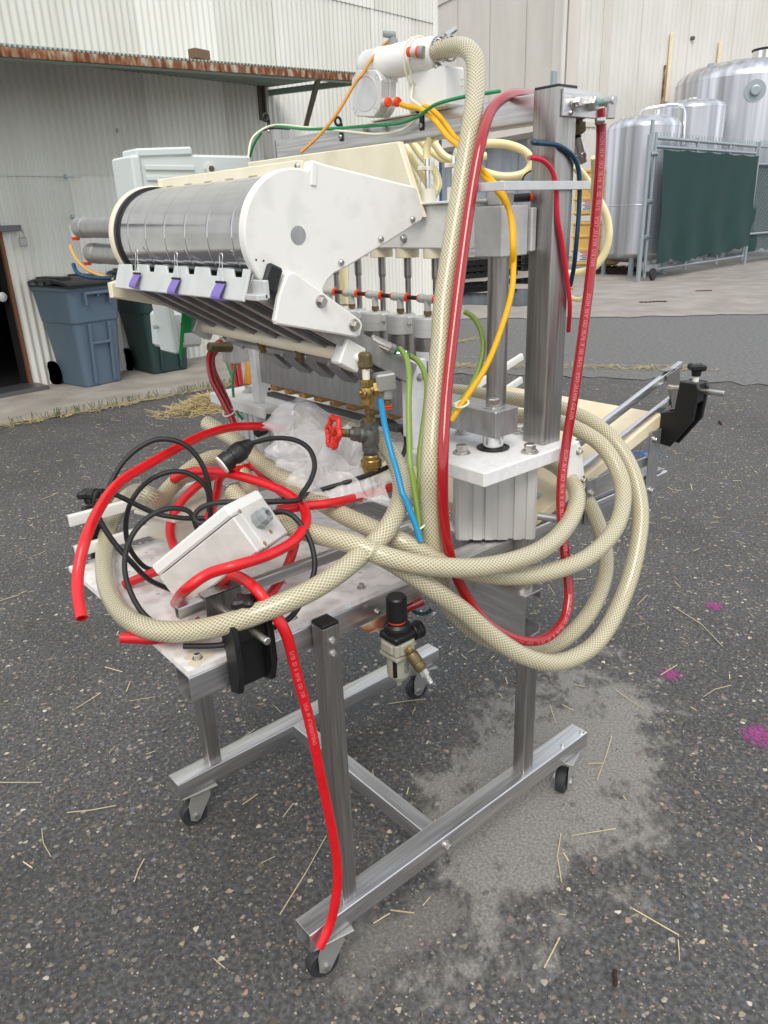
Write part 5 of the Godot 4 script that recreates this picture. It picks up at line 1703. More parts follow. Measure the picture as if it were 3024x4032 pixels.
func arc(cx: float, cy: float, r: float, d0: float, d1: float, n: int) -> Array:
	var o := []
	for i in n + 1:
		var th := deg_to_rad(lerpf(d0, d1, float(i) / n))
		o.append([cx + r * cos(th), cy + r * sin(th)])
	return o

func drum_and_chute() -> void:
	var A := 0.221
	var Y := 1.491
	var near := 0.190
	var far := 0.735
	# drum with raised hoops
	var st := MB.new()
	st.lathe(MB.along(V(A, Y, near + 0.01), V(A, Y, far)), [Vector2(0.0, 0), Vector2(0.0985, 0), Vector2(0.0985, far - near - 0.012), Vector2(0.0, far - near - 0.012)], 96)
	var dr := part("drum", st, M.drum, MC)
	for k in 6:
		st = MB.new()
		var b := near + 0.045 + k * 0.0865
		st.lathe(MB.along(V(A, Y, b), V(A, Y, b + 0.01)), [Vector2(0.0984, 0), Vector2(0.0988, 0.0015), Vector2(0.0990, 0.004), Vector2(0.0988, 0.0065), Vector2(0.0984, 0.008)], 96, true)
		part("drum_hoop", st, M.drum, dr)
	st = MB.new()
	st.lathe(MB.along(V(A, Y, far - 0.016), V(A, Y, far)), [Vector2(0.0984, 0), Vector2(0.1035, 0.0), Vector2(0.1035, 0.012), Vector2(0.0984, 0.012)], 72)
	part("drum_seal", st, M.black_rubber, dr)
	# big cheek plates
	var cheek := arc(A, Y, 0.1065, 62, 232, 40)
	cheek.append_array([[0.170, 1.405], [0.262, 1.338], [0.272, 1.372], [0.268, 1.398], [0.279, 1.412], [0.296, 1.423], [0.323, 1.431], [0.421, 1.468], [0.515, 1.506], [0.521, 1.514], [0.505, 1.562], [0.498, 1.567], [0.290, 1.603], [0.264, 1.609], [0.256, 1.607], [0.250, 1.590]])
	plate_bn("cheek_plate", cheek, near - 0.008, near + 0.012, M.white_plastic, 0.003)
	plate_bn("cheek_plate", cheek, far, far + 0.02, M.cream_plastic, 0.003)
	st = MB.new()
	st.cyl(V(A, Y, near - 0.0088), V(A, Y, near), 0.0155, 0.0155, 32)
	part("axle_end", st, M.steel_dull, MC)
	for q in [Vector3(0.4889, 1.5092, -0.1815), Vector3(0.4069, 1.477, -0.1815), Vector3(0.3102, 1.4409, -0.1815)]: capscrew(MC, q, Vector3(0, 0, 1), 0.0062)
	for q in [Vector3(0.1325, 1.4561, -0.1812), Vector3(0.1469, 1.4538, -0.1812)]:
		st = MB.new()
		st.cyl(q, q + Vector3(0, 0, -0.002), 0.0017, 0.0017, 8)
		part("pin_hole", st, M.dark_room, MC)
	# top strip along the drum, with a row of notches on its lower edge
	var pts := [[near + 0.012, 1.611], [far + 0.02, 1.611], [far + 0.02, 1.578]]
	for k in 6:
		var b := far - 0.045 - k * 0.0865
		pts.append_array([[b + 0.036, 1.578], [b + 0.024, 1.594], [b - 0.006, 1.594], [b - 0.010, 1.578]])
	pts.append([near + 0.012, 1.578])
	plate_an("top_strip", pts, 0.246, 0.258, M.cream_plastic, 0.0015)
	capscrew(MC, Vector3(0.2455, 1.6015, -0.2027), Vector3(-1, 0, 0), 0.006)
	capscrew(MC, V(0.2455, 1.590, 0.748), Vector3(-1, 0, 0), 0.006)
	st = MB.new()
	st.box(Transform3D(Basis(Vector3.BACK, -0.12), V(0.262, 1.588, near - 0.006)), Vector3(0.013, 0.040, 0.010), 0.003)
	part("strip_end", st, M.white_plastic, MC)
	# cream tank wall behind the drum
	plate_an("hopper_wall", [[0.262, 1.512], [0.33, 1.660], [0.93, 1.663], [0.93, 1.53]], 0.590, 0.606, M.cream_plastic, 0.002)
	# chute: axes along the slope and square to it
	var s := Vector3(0.866, -0.50, 0).normalized()
	var nrm := Vector3(0.50, 0.866, 0)
	var T := Transform3D(Basis(s, nrm, s.cross(nrm)), V(0.150, 1.425, 0.2))
	st = MB.new()
	st.box(T * Transform3D(Basis(), Vector3(0.20, -0.020, -0.275)), Vector3(0.42, 0.004, 0.53), 0.001)
	var ch := part("chute_floor", st, M.dark_steel, MC)
	for k in 13:
		st = MB.new()
		var w := 0.018 if k % 2 else 0.006
		st.box(T * Transform3D(Basis(), Vector3(0.20, -0.030 - (0.006 if k % 2 else 0.0), -0.025 - k * 0.0415)), Vector3(0.415, 0.016, w), 0.001)
		part("chute_lane", st, M.steel_dull if k % 2 else M.dark_steel, ch)
	for b in [[0.0, "near"], [-0.545, "far"]]:
		st = MB.new()
		st.box(T * Transform3D(Basis(), Vector3(0.195, -0.018, b[0])), Vector3(0.43, 0.040, 0.012), 0.0015)
		st.box(T * Transform3D(Basis(), Vector3(0.195, 0.003, b[0] - 0.012)), Vector3(0.43, 0.003, 0.034), 0.001)
		part("chute_side", st, M.steel_dull, ch)
	# grey angle at the chute's mouth, the notched white lip on it
	st = MB.new()
	st.bx(V(0.111, 1.392, 0.155), V(0.133, 1.402, 0.742), 0.0015)
	st.bx(V(0.127, 1.394, 0.155), V(0.137, 1.424, 0.742), 0.0015)
	part("chute_lip", st, M.aluminium, MC)
	st = MB.new()
	st.box(Transform3D(Basis(Vector3.BACK, -0.45), V(0.158, 1.424, 0.186)), Vector3(0.030, 0.046, 0.026), 0.004)
	part("chute_bumper", st, M.black_rubber, MC)
	st = MB.new()
	st.box(Transform3D(Basis(Vector3.BACK, -0.45), V(0.158, 1.424, 0.757)), Vector3(0.030, 0.046, 0.026), 0.004)
	part("chute_bumper", st, M.black_rubber, MC)
	var lip := [[0.190, 1.394], [0.190, 1.448]]
	for k in 6:
		var b := 0.226 + k * 0.0865
		lip.append_array([[b - 0.013, 1.4485], [b - 0.015, 1.434], [b + 0.010, 1.434], [b + 0.020, 1.4475]])
	lip.append_array([[0.742, 1.446], [0.742, 1.394]])
	var lp := MB.new()
	var lo := PackedVector2Array()
	for q in lip: lo.append(Vector2(q[0], q[1] - 1.394))
	var tl := Transform3D(Basis(Vector3(0, 0, -1), Vector3(0, 1, 0), Vector3(1, 0, 0)), Vector3(0.104, 1.391, 0))
	tl = Transform3D(Basis(Vector3.BACK, -0.36) * tl.basis, tl.origin)
	lp.ext(tl, lo, 0.0055, 0.0015)
	part("notched_lip", lp, M.lip_white, MC)
	# small white side plates holding the chute
	var side := [[0.191, 1.433], [0.200, 1.432], [0.340, 1.336], [0.345, 1.326], [0.338, 1.308], [0.328, 1.305], [0.153, 1.349], [0.150, 1.356], [0.163, 1.395], [0.182, 1.429]]
	plate_bn("side_plate", side, 0.168, 0.181, M.white_plastic, 0.003)
	hexbolt(MC, V(0.250, 1.379, 0.168), Vector3(0, 0, 1), 0.0135, M.bolt)
	hexbolt(MC, V(0.322, 1.329, 0.168), Vector3(0, 0, 1), 0.0135, M.bolt)
	plate_bn("side_plate", [[0.105, 1.368], [0.105, 1.40], [0.20, 1.42], [0.342, 1.336], [0.340, 1.315], [0.28, 1.325]], 0.762, 0.782, M.cream_plastic, 0.003)
	# rinse pipe under the chute with its end blocks and two nozzles
	rod("rinse_pipe", V(0.330, 1.268, 0.215), V(0.310, 1.283, 0.735), 0.0135, M.cream_plastic, null, 28)
	for q in [[0.330, 1.268, 0.200, M.white_gloss, "pipe_block"], [0.308, 1.284, 0.745, M.aluminium, "pipe_block"]]:
		st = MB.new()
		st.box(Transform3D(Basis(Vector3.BACK, -0.52), V(q[0], q[1], q[2])), Vector3(0.052, 0.050, 0.03), 0.003)
		part(q[4], st, q[3], MC)
	for b in [0.36, 0.50]:
		st = MB.new()
		var p := V(0.330 - (b - 0.2) * 0.038, 1.257 + (b - 0.2) * 0.028, b)
		st.hexa(MB.along(p, p + Vector3(0.25, -1, 0)), [Vector2(0, -0.004), Vector2(0.010, -0.004), Vector2(0.010, 0.012), Vector2(0.008, 0.013), Vector2(0.008, 0.022), Vector2(0, 0.022)])
		part("spray_nozzle", st, M.old_brass, MC)
	# cross flange with bolts under the chute
	st = MB.new()
	st.box(T * Transform3D(Basis(), Vector3(0.295, -0.048, -0.275)), Vector3(0.040, 0.006, 0.53), 0.001)
	st.box(T * Transform3D(Basis(), Vector3(0.277, -0.036, -0.275)), Vector3(0.005, 0.024, 0.53), 0.001)
	var fl := part("cross_flange", st, M.steel_dull, MC)
	for k in 6: hexbolt(fl, T * Vector3(0.303, -0.0515, -0.05 - k * 0.09), -nrm, 0.010, M.bolt, "bolt", false)
	for k in 5:
		st = MB.new()
		st.ext(T * Transform3D(Basis(), Vector3(0.33, -0.05, -0.12 - k * 0.088)), PackedVector2Array([Vector2(0, 0.02), Vector2(0.085, 0.02), Vector2(0.075, -0.012), Vector2(0.02, 0.0)]), 0.05, 0.001)
		part("lane_deflector", st, M.steel_dull, ch)
	# the posts that carry the chute
	block("near_post", V(0.499, 1.0402, 0.203), V(0.542, 1.232, 0.238), M.worn_edge_white, 0.002)
	hexbolt(MC, V(0.520, 1.195, 0.203), Vector3(0, 0, 1), 0.0105, M.zinc)
	block("far_post", V(0.506, 1.0402, 0.85), V(0.596, 1.215, 0.882), M.worn_edge_white, 0.002)
	st = MB.new()
	st.cyl(V(0.543, 1.075, 0.8505), V(0.543, 1.075, 0.849), 0.004, 0.004, 12)
	part("post_hole", st, M.dark_room, MC)
	# nozzle box: a grey steel plate across the machine, lane blocks and a white rail beneath
	plate_an("nozzle_plate", [[0.255, 1.098], [0.255, 1.225], [0.86, 1.225], [0.86, 1.098]], 0.520, 0.526, M.steel_dull, 0.001)
	for k in 8:
		block("lane_block", V(0.522, 1.082, 0.30 + k * 0.068), V(0.60, 1.099, 0.335 + k * 0.068), M.lane_block, 0.003)
	block("lane_rail", V(0.497, 1.068, 0.255), V(0.520, 1.082, 0.79), M.dark_steel, 0.001)
	block("lane_strip", V(0.489, 1.055, 0.30), V(0.500, 1.073, 0.79), M.white_plastic, 0.002)
	# two cylinders with green fittings beside the chute
	for q in [[Vector3(0.3952, 1.2898, -0.21), Vector3(0.4294, 1.2697, -0.19)], [Vector3(0.4427, 1.2502, -0.225), Vector3(0.4699, 1.2491, -0.2)]]:
		st = MB.new()
		st.cyl(q[0], q[1], 0.011, 0.011, 20, 0.002)
		var d: Vector3 = (q[1] - q[0]).normalized()
		st.hexa(MB.along(q[1], q[1] + d), [Vector2(0, 0), Vector2(0.011, 0), Vector2(0.011, 0.009), Vector2(0, 0.009)])
		part("gate_cylinder", st, M.bolt, MC)
		st = MB.new()
		st.cyl(q[1] + d * 0.009, q[1] + d * 0.014, 0.0095, 0.0085, 16)
		part("release_ring", st, M.fitting_green, MC)
	# valve assembly hanging from the rinse pipe
	var g := group("rinse_valve")
	var x := V(0.348, 1.262, 0.180)
	st = MB.new()
	st.cyl(x + Vector3(-0.01, 0.003, -0.014), x, 0.010, 0.010, 18)
	part("pipe_stub", st, M.white_gloss, g)
	st = MB.new()
	st.box(Transform3D(Basis(Vector3.UP, 0.4), x + Vector3(0.002, -0.004, 0.006)), Vector3(0.022, 0.032, 0.026), 0.006)
	part("elbow_fitting", st, M.old_brass, g)
	st = MB.new()
	st.cyl(x + Vector3(0.003, -0.018, 0.006), x + Vector3(0.003, -0.040, 0.006), 0.0075, 0.0075, 16)
	part("taped_thread", st, M.tie_white, g)
	var v := x + Vector3(0.004, -0.04, 0.006)
	st = MB.new()
	st.hexa(MB.along(v, v + Vector3.DOWN), [Vector2(0, 0), Vector2(0.0145, 0), Vector2(0.0145, 0.014), Vector2(0.0115, 0.016), Vector2(0.012, 0.022)])
	st.lathe(MB.along(v + Vector3(0, -0.016, 0), v + Vector3(0, -1, 0)), [Vector2(0.011, 0), Vector2(0.014, 0.008), Vector2(0.0145, 0.016), Vector2(0.011, 0.024)], 20, true)
	st.hexa(MB.along(v + Vector3(0, -0.038, 0), v + Vector3(0, -1, 0)), [Vector2(0, 0), Vector2(0.0145, 0), Vector2(0.0145, 0.012), Vector2(0.011, 0.02), Vector2(0, 0.02)])
	for z in [-0.007, 0.007]:
		st.cyl(v + Vector3(-0.006, -0.026, 0.0 + z), v + Vector3(-0.018, -0.026, 0.004 + z), 0.0045, 0.0045, 12, 0.001)
	part("check_valve", st, M.brass, g)
	st = MB.new()
	var ax := Vector3(0.86, 0.06, 0.40).normalized()
	st.cyl(v + Vector3(0, -0.022, 0), v + Vector3(0, -0.022, 0) + ax * 0.03, 0.011, 0.011, 18)
	st.hexa(MB.along(v + Vector3(0, -0.022, 0) + ax * 0.011, v + Vector3(0, -0.022, 0) + ax * 0.2), [Vector2(0, 0), Vector2(0.016, 0), Vector2(0.016, 0.010), Vector2(0, 0.010)])
	part("union_nut", st, M.brass, g)
	st = MB.new()
	var sb := v + Vector3(0, -0.010, 0) + ax * 0.036
	st.box(Transform3D(MB.along(Vector3.ZERO, ax).basis, sb), Vector3(0.032, 0.040, 0.034), 0.003)
	st.cyl(sb + ax * 0.004, sb + ax * 0.004 + Vector3(0, -0.036, 0), 0.011, 0.011, 14, 0.002)
	part("solenoid_elbow", st, M.zinc, g)
	st = MB.new()
	var tp := sb + ax * 0.004 + Vector3(0, -0.036, 0)
	st.cyl(tp, tp + Vector3(0, -0.012, 0), 0.0075, 0.0085, 14)
	part("push_fitting", st, M.old_brass, g)
	st = MB.new()
	st.cyl(tp + Vector3(0, -0.012, 0), tp + Vector3(0, -0.015, 0), 0.0095, 0.0095, 14)
	st.cyl(tp + Vector3(0, -0.017, 0), tp + Vector3(0, -0.020, 0), 0.0092, 0.0085, 14)
	part("release_ring", st, M.fitting_orange, g)
	# iron globe valve with the red handwheel below
	var w := v + Vector3(0.002, -0.058, 0)
	st = MB.new()
	st.hexa(MB.along(w, w + Vector3.DOWN), [Vector2(0, -0.002), Vector2(0.0095, -0.002), Vector2(0.0095, 0.010), Vector2(0.007, 0.011), Vector2(0.007, 0.020), Vector2(0, 0.020)])
	st.hexa(MB.along(w + Vector3(0, -0.018, 0), w + Vector3(0, -1, 0)), [Vector2(0, 0), Vector2(0.0135, 0), Vector2(0.0135, 0.010), Vector2(0, 0.010)])
	part("hex_nipple", st, M.old_brass, g)
	st = MB.new()
	st.hexa(MB.along(w + Vector3(0, -0.028, 0), w + Vector3(0, -1, 0)), [Vector2(0, 0), Vector2(0.019, 0), Vector2(0.019, 0.012), Vector2(0.014, 0.014)])
	st.lathe(MB.along(w + Vector3(0, -0.038, 0), w + Vector3(0, -1, 0)), [Vector2(0.014, 0), Vector2(0.0185, 0.010), Vector2(0.0195, 0.022), Vector2(0.0175, 0.034), Vector2(0.0145, 0.042)], 24, true)
	st.hexa(MB.along(w + Vector3(0, -0.078, 0), w + Vector3(0, -1, 0)), [Vector2(0.0, 0), Vector2(0.018, 0), Vector2(0.018, 0.012), Vector2(0.013, 0.014), Vector2(0.013, 0.020), Vector2(0, 0.02)])
	var gd := Vector3(-0.62, 0.02, -0.30).normalized()
	gd = (Vector3(0.2581, 1.1312, -0.2) - (w + Vector3(0, -0.056, 0))).normalized()
	var gc := w + Vector3(0, -0.056, 0)
	st.lathe(MB.along(gc, gc + gd), [Vector2(0.015, 0), Vector2(0.0165, 0.022), Vector2(0.0135, 0.026), Vector2(0.0135, 0.030)], 24)
	st.hexa(MB.along(gc + gd * 0.028, gc + gd), [Vector2(0, 0), Vector2(0.0155, 0), Vector2(0.0155, 0.010), Vector2(0.011, 0.012), Vector2(0.009, 0.020), Vector2(0, 0.02)])
	part("globe_valve", st, M.cast_iron, g)
	st = MB.new()
	st.cyl(gc + gd * 0.045, gc + gd * 0.088, 0.004, 0.004, 12)
	st.hexa(MB.along(gc + gd * 0.050, gc + gd), [Vector2(0, 0), Vector2(0.009, 0), Vector2(0.009, 0.010), Vector2(0.006, 0.014), Vector2(0, 0.014)])
	part("valve_stem", st, M.old_brass, g)
	# handwheel: scalloped rim, hub and spokes
	st = MB.new()
	var hp := gc + gd * 0.080
	var ht := MB.along(hp, hp + gd)
	var ringp := PackedVector3Array()
	for i in 61:
		var th := TAU * i / 60.0
		var r := 0.0285 + 0.0030 * cos(6 * th)
		ringp.append(ht * Vector3(cos(th) * r, 0, sin(th) * r))
	st.tube(ringp, 0.0056, 10)
	st.cyl(hp - gd * 0.006, hp + gd * 0.006, 0.009, 0.009, 18, 0.001)
	for i in 3:
		var th := TAU * i / 3.0 + 0.4
		st.cyl(hp, ht * Vector3(cos(th) * 0.028, 0, sin(th) * 0.028), 0.0045, 0.0045, 10)
	part("handwheel", st, M.valve_red, g)
	st = MB.new()
	var bz := w + Vector3(0, -0.096, 0)
	st.lathe(MB.along(bz, bz + Vector3.DOWN), [Vector2(0, 0), Vector2(0.0155, 0), Vector2(0.0165, 0.002), Vector2(0.0165, 0.010), Vector2(0.019, 0.013)], 24)
	st.hexa(MB.along(bz + Vector3(0, -0.012, 0), bz + Vector3(0, -1, 0)), [Vector2(0.0, 0), Vector2(0.0215, 0), Vector2(0.0215, 0.014), Vector2(0.018, 0.016), Vector2(0.018, 0.026), Vector2(0.013, 0.026), Vector2(0.013, 0.01)], 8)
	part("garden_hose_end", st, M.brass, g)
	# the two small cylinders poking out past the far cheek
	for q in [[V(0.150, 1.515, 0.755), V(0.150, 1.518, 1.02)], [V(0.165, 1.455, 0.755), V(0.165, 1.458, 1.01)]]:
		var sc := group("end_cylinder")
		st = MB.new()
		var d: Vector3 = (q[1] - q[0]).normalized()
		var L: float = q[0].distance_to(q[1])
		st.lathe(MB.along(q[0], q[1]), [Vector2(0.0, 0), Vector2(0.0235, 0), Vector2(0.0235, L * 0.74), Vector2(0.0225, L * 0.75), Vector2(0.0225, L * 0.77), Vector2(0.0245, L * 0.78), Vector2(0.0245, L * 0.95), Vector2(0.021, L), Vector2(0, L)], 28)
		part("barrel", st, M.steel_dull, sc)
		st = MB.new()
		st.cyl(q[1], q[1] + d * 0.018, 0.008, 0.008, 14)
		part("thread", st, M.old_brass, sc)
		st = MB.new()
		var ec: Vector3 = q[1] + d * 0.036
		st.cyl(q[1] + d * 0.012, ec, 0.009, 0.009, 16)
		st.lathe(Transform3D(Basis(), ec), [Vector2(0, 0.010), Vector2(0.008, 0.007), Vector2(0.0105, 0), Vector2(0.0095, -0.008), Vector2(0.0095, -0.022), Vector2(0.0, -0.022)], 18, true)
		part("elbow_fitting", st, M.fitting_grey, sc)
		st = MB.new()
		st.cyl(ec + Vector3(0, -0.022, 0), ec + Vector3(0, -0.030, 0), 0.011, 0.009, 16)
		part("release_ring", st, M.fitting_orange, sc)

func filler_head() -> void:
	block("filler_bar", V(0.612, 1.448, 0.131), V(0.672, 1.535, 0.86), M.white_plastic, 0.003)
	block("bar_cap", V(0.600, 1.536, 0.12), V(0.665, 1.541, 0.80), M.white_gloss, 0.001)
	block("head_block", V(0.608, 1.434, 0.058), V(0.686, 1.527, 0.130), M.aluminium, 0.002)
	block("head_block_back", V(0.690, 1.440, 0.052), V(0.705, 1.522, 0.125), M.aluminium, 0.002)
	hexbolt(MC, Vector3(0.6115, 1.4699, -0.3418), Vector3(-1, 0, 0), 0.0105, M.zinc)
	# sensor block on the shaft's top
	block("sensor_block", V(0.627, 1.528, 0.078), V(0.667, 1.553, 0.115), M.zinc, 0.003)
	var st := MB.new()
	st.cyl(V(0.665, 1.540, 0.09), V(0.705, 1.541, 0.075), 0.0075, 0.0085, 14, 0.001)
	part("sensor_plug", st, M.black_plastic, MC)
	st = MB.new()
	st.cyl(V(0.705, 1.541, 0.075), V(0.712, 1.541, 0.073), 0.0085, 0.0075, 14)
	part("release_ring", st, M.fitting_orange, MC)
	# six filling stations
	for k in 6:
		var b := 0.284 + k * 0.0905
		var g := group("filling_station")
		var tb := b - 0.004
		st = MB.new()
		st.lathe(Transform3D(Basis(), V(0.640, 1.428, b - 0.010)), [Vector2(0, 0), Vector2(0.026, 0), Vector2(0.027, 0.001), Vector2(0.027, 0.0205), Vector2(0, 0.0205)], 28)
		part("bushing", st, M.cream_plastic, g)
		st = MB.new()
		st.lathe(Transform3D(Basis(), V(0.640, 1.20, b - 0.010)), [Vector2(0, 0), Vector2(0.0066, 0), Vector2(0.0066, 0.182), Vector2(0.0080, 0.184), Vector2(0.0088, 0.19), Vector2(0.0088, 0.229), Vector2(0, 0.229)], 18)
		part("fill_tube", st, M.steel_y, g)
		st = MB.new()
		st.lathe(Transform3D(Basis(), V(0.62, 1.13, tb)), [Vector2(0, 0), Vector2(0.0315, 0), Vector2(0.0315, 0.128), Vector2(0.0305, 0.129), Vector2(0.0305, 0.131), Vector2(0.0325, 0.133), Vector2(0.0330, 0.150), Vector2(0.0335, 0.152), Vector2(0.0335, 0.170), Vector2(0.0325, 0.174), Vector2(0.0, 0.174)], 36)
		part("air_cylinder", st, M.steel_y, g)
		st = MB.new()
		st.lathe(Transform3D(Basis(), V(0.62, 1.262, tb)), [Vector2(0.0318, 0), Vector2(0.0338, 0.001), Vector2(0.0342, 0.018), Vector2(0.0345, 0.020), Vector2(0.0345, 0.040), Vector2(0.0335, 0.0435), Vector2(0.0, 0.0435)], 36)
		st.box(Transform3D(Basis(), V(0.62, 1.293, tb - 0.033)), Vector3(0.022, 0.018, 0.012), 0.002)
		part("cylinder_cap", st, M.anodised, g)
		tee(g, V(0.62, 1.3435, tb), Vector3(0, 0, 1), Vector3.DOWN)
		if k < 3:
			# printed label on the barrel
			var lb := MB.new()
			var base := lb.v.size()
			for i in 9:
				var th := deg_to_rad(130.0 + 8.0 * i)
				for y in [1.165, 1.232]:
					lb.vert(V(0.62, y, tb) + Vector3(cos(th) * 0.0319, 0, sin(th) * 0.0319), Vector3(cos(th), 0, sin(th)))
			for i in 8:
				var q := base + i * 2
				lb.idx.append_array([q, q + 3, q + 1, q, q + 2, q + 3])
			var lab := part("cylinder_label", lb, M.label_white, g)
			for i in 5:
				lb = MB.new()
				var th := deg_to_rad(138.0 + 11.0 * i)
				var p := V(0.62, 1.196 + (0.006 if i % 2 else -0.004), tb) + Vector3(cos(th), 0, sin(th)) * 0.0321
				lb.box(Transform3D(Basis(Vector3.UP, -th + PI / 2), p), Vector3(0.0022, 0.040 - 0.006 * (i % 3), 0.0004), 0.0)
				part("label_line", lb, M.label_print if i != 4 else M.label_red, lab)
		if k < 5:
			st = MB.new()
			st.cyl(V(0.62, 1.3435, tb + 0.026), V(0.62, 1.3435, tb + 0.065), 0.0048, 0.0048, 12)
			part("air_line", st, M.black_rubber, g)
	# barbed inlets on top of the filler bar
	for q in [Vector3(0.64, 1.6051, -0.2935), Vector3(0.64, 1.6, -0.2146)]:
		var b := -q.z as float
		st = MB.new()
		st.lathe(Transform3D(Basis(), V(0.64, 1.541, b)), [Vector2(0, 0), Vector2(0.0165, 0), Vector2(0.0165, 0.026), Vector2(0, 0.026)], 20)
		var inl := part("inlet", st, mat("clear_plastic", Color(0.88, 0.87, 0.82), 0.25), MC)
		st = MB.new()
		st.cyl(V(0.64, 1.567, b), V(0.64, 1.625, b), 0.007, 0.007, 16)
		part("inlet_stem", st, M.polished, inl)
		st = MB.new()
		st.cyl(V(0.64, 1.603, b), V(0.64, 1.611, b), 0.0125, 0.0125, 20)
		st.box(Transform3D(Basis(), V(0.63, 1.607, b)), Vector3(0.030, 0.008, 0.012), 0.001)
		part("inlet_clip", st, M.tie_white, inl)
	# light grey control cabinet on the far side, its lower half under the chute
	var cab := group("control_cabinet")
	st = MB.new()
	st.bx(V(0.345, 1.575, 1.06), V(0.685, 1.690, 1.17), 0.006)
	st.box(Transform3D(Basis(Vector3.BACK, 0.05), V(0.42, 1.694, 1.10)), Vector3(0.16, 0.022, 0.09), 0.008)
	st.bx(V(0.322, 1.572, 1.05), V(0.348, 1.685, 1.18), 0.006)
	part("cabinet_body", st, M.cabinet, cab)
	rod("cabinet_arm", V(0.66, 1.635, 1.12), V(0.737, 1.635, 1.01), 0.015, M.steel_dull, cab)
	for y in [1.60, 1.625, 1.650]:
		st = MB.new()
		st.bx(V(0.36, y, 1.054), V(0.50, y + 0.012, 1.062), 0.003)
		part("cabinet_rib", st, M.cabinet, cab)
	st = MB.new()
	st.hexa(MB.along(V(0.548, 1.655, 1.06), V(0.548, 1.655, 1.04)), [Vector2(0, 0), Vector2(0.017, 0), Vector2(0.017, 0.008), Vector2(0.008, 0.009), Vector2(0.008, 0.003), Vector2(0, 0.003)], 8)
	part("cabinet_boss", st, M.cabinet, cab)
	st = MB.new()
	st.hexa(MB.along(V(0.548, 1.655, 1.056), V(0.548, 1.655, 1.04)), [Vector2(0, 0), Vector2(0.007, 0), Vector2(0.007, 0.01), Vector2(0, 0.01)], 6)
	part("boss_screw", st, M.old_brass, cab)
	st = MB.new()
	st.bx(V(0.345, 1.575, 1.02), V(0.37, 1.33, 1.08), 0.004)
	st.box(Transform3D(Basis(Vector3.BACK, -0.06), Vector3(0.3675, 1.2492, -1.02)), Vector3(0.11, 0.095, 0.09), 0.008)
	st.box(Transform3D(Basis(Vector3.BACK, 0.05), Vector3(0.317, 1.267, -0.97)), Vector3(0.020, 0.14, 0.09), 0.006)
	part("cabinet_door", st, M.cabinet, cab)
	st = MB.new()
	st.cyl(Vector3(0.2933, 1.2634, -1), Vector3(0.3196, 1.2632, -1), 0.005, 0.005, 12)
	part("door_rod", st, M.bolt, cab)
	# grey valve block with fittings behind the chute's far corner
	st = MB.new()
	st.box(Transform3D(Basis(), Vector3(0.4982, 1.1887, -0.93)), Vector3(0.07, 0.075, 0.06), 0.004)
	var vb := part("valve_block", st, M.anodised, MC)
	st = MB.new()
	st.cyl(Vector3(0.4535, 1.2008, -0.88), Vector3(0.3866, 1.2096, -0.88), 0.014, 0.013, 18, 0.002)
	part("muffler", st, M.old_brass, vb)
	st = MB.new()
	st.hexa(MB.along(Vector3(0.4396, 1.2246, -0.88), Vector3(0.443, 1.2291, -0.88)), [Vector2(0, 0), Vector2(0.011, 0), Vector2(0.011, 0.016), Vector2(0, 0.016)])
	part("hex_fitting", st, M.old_brass, vb)

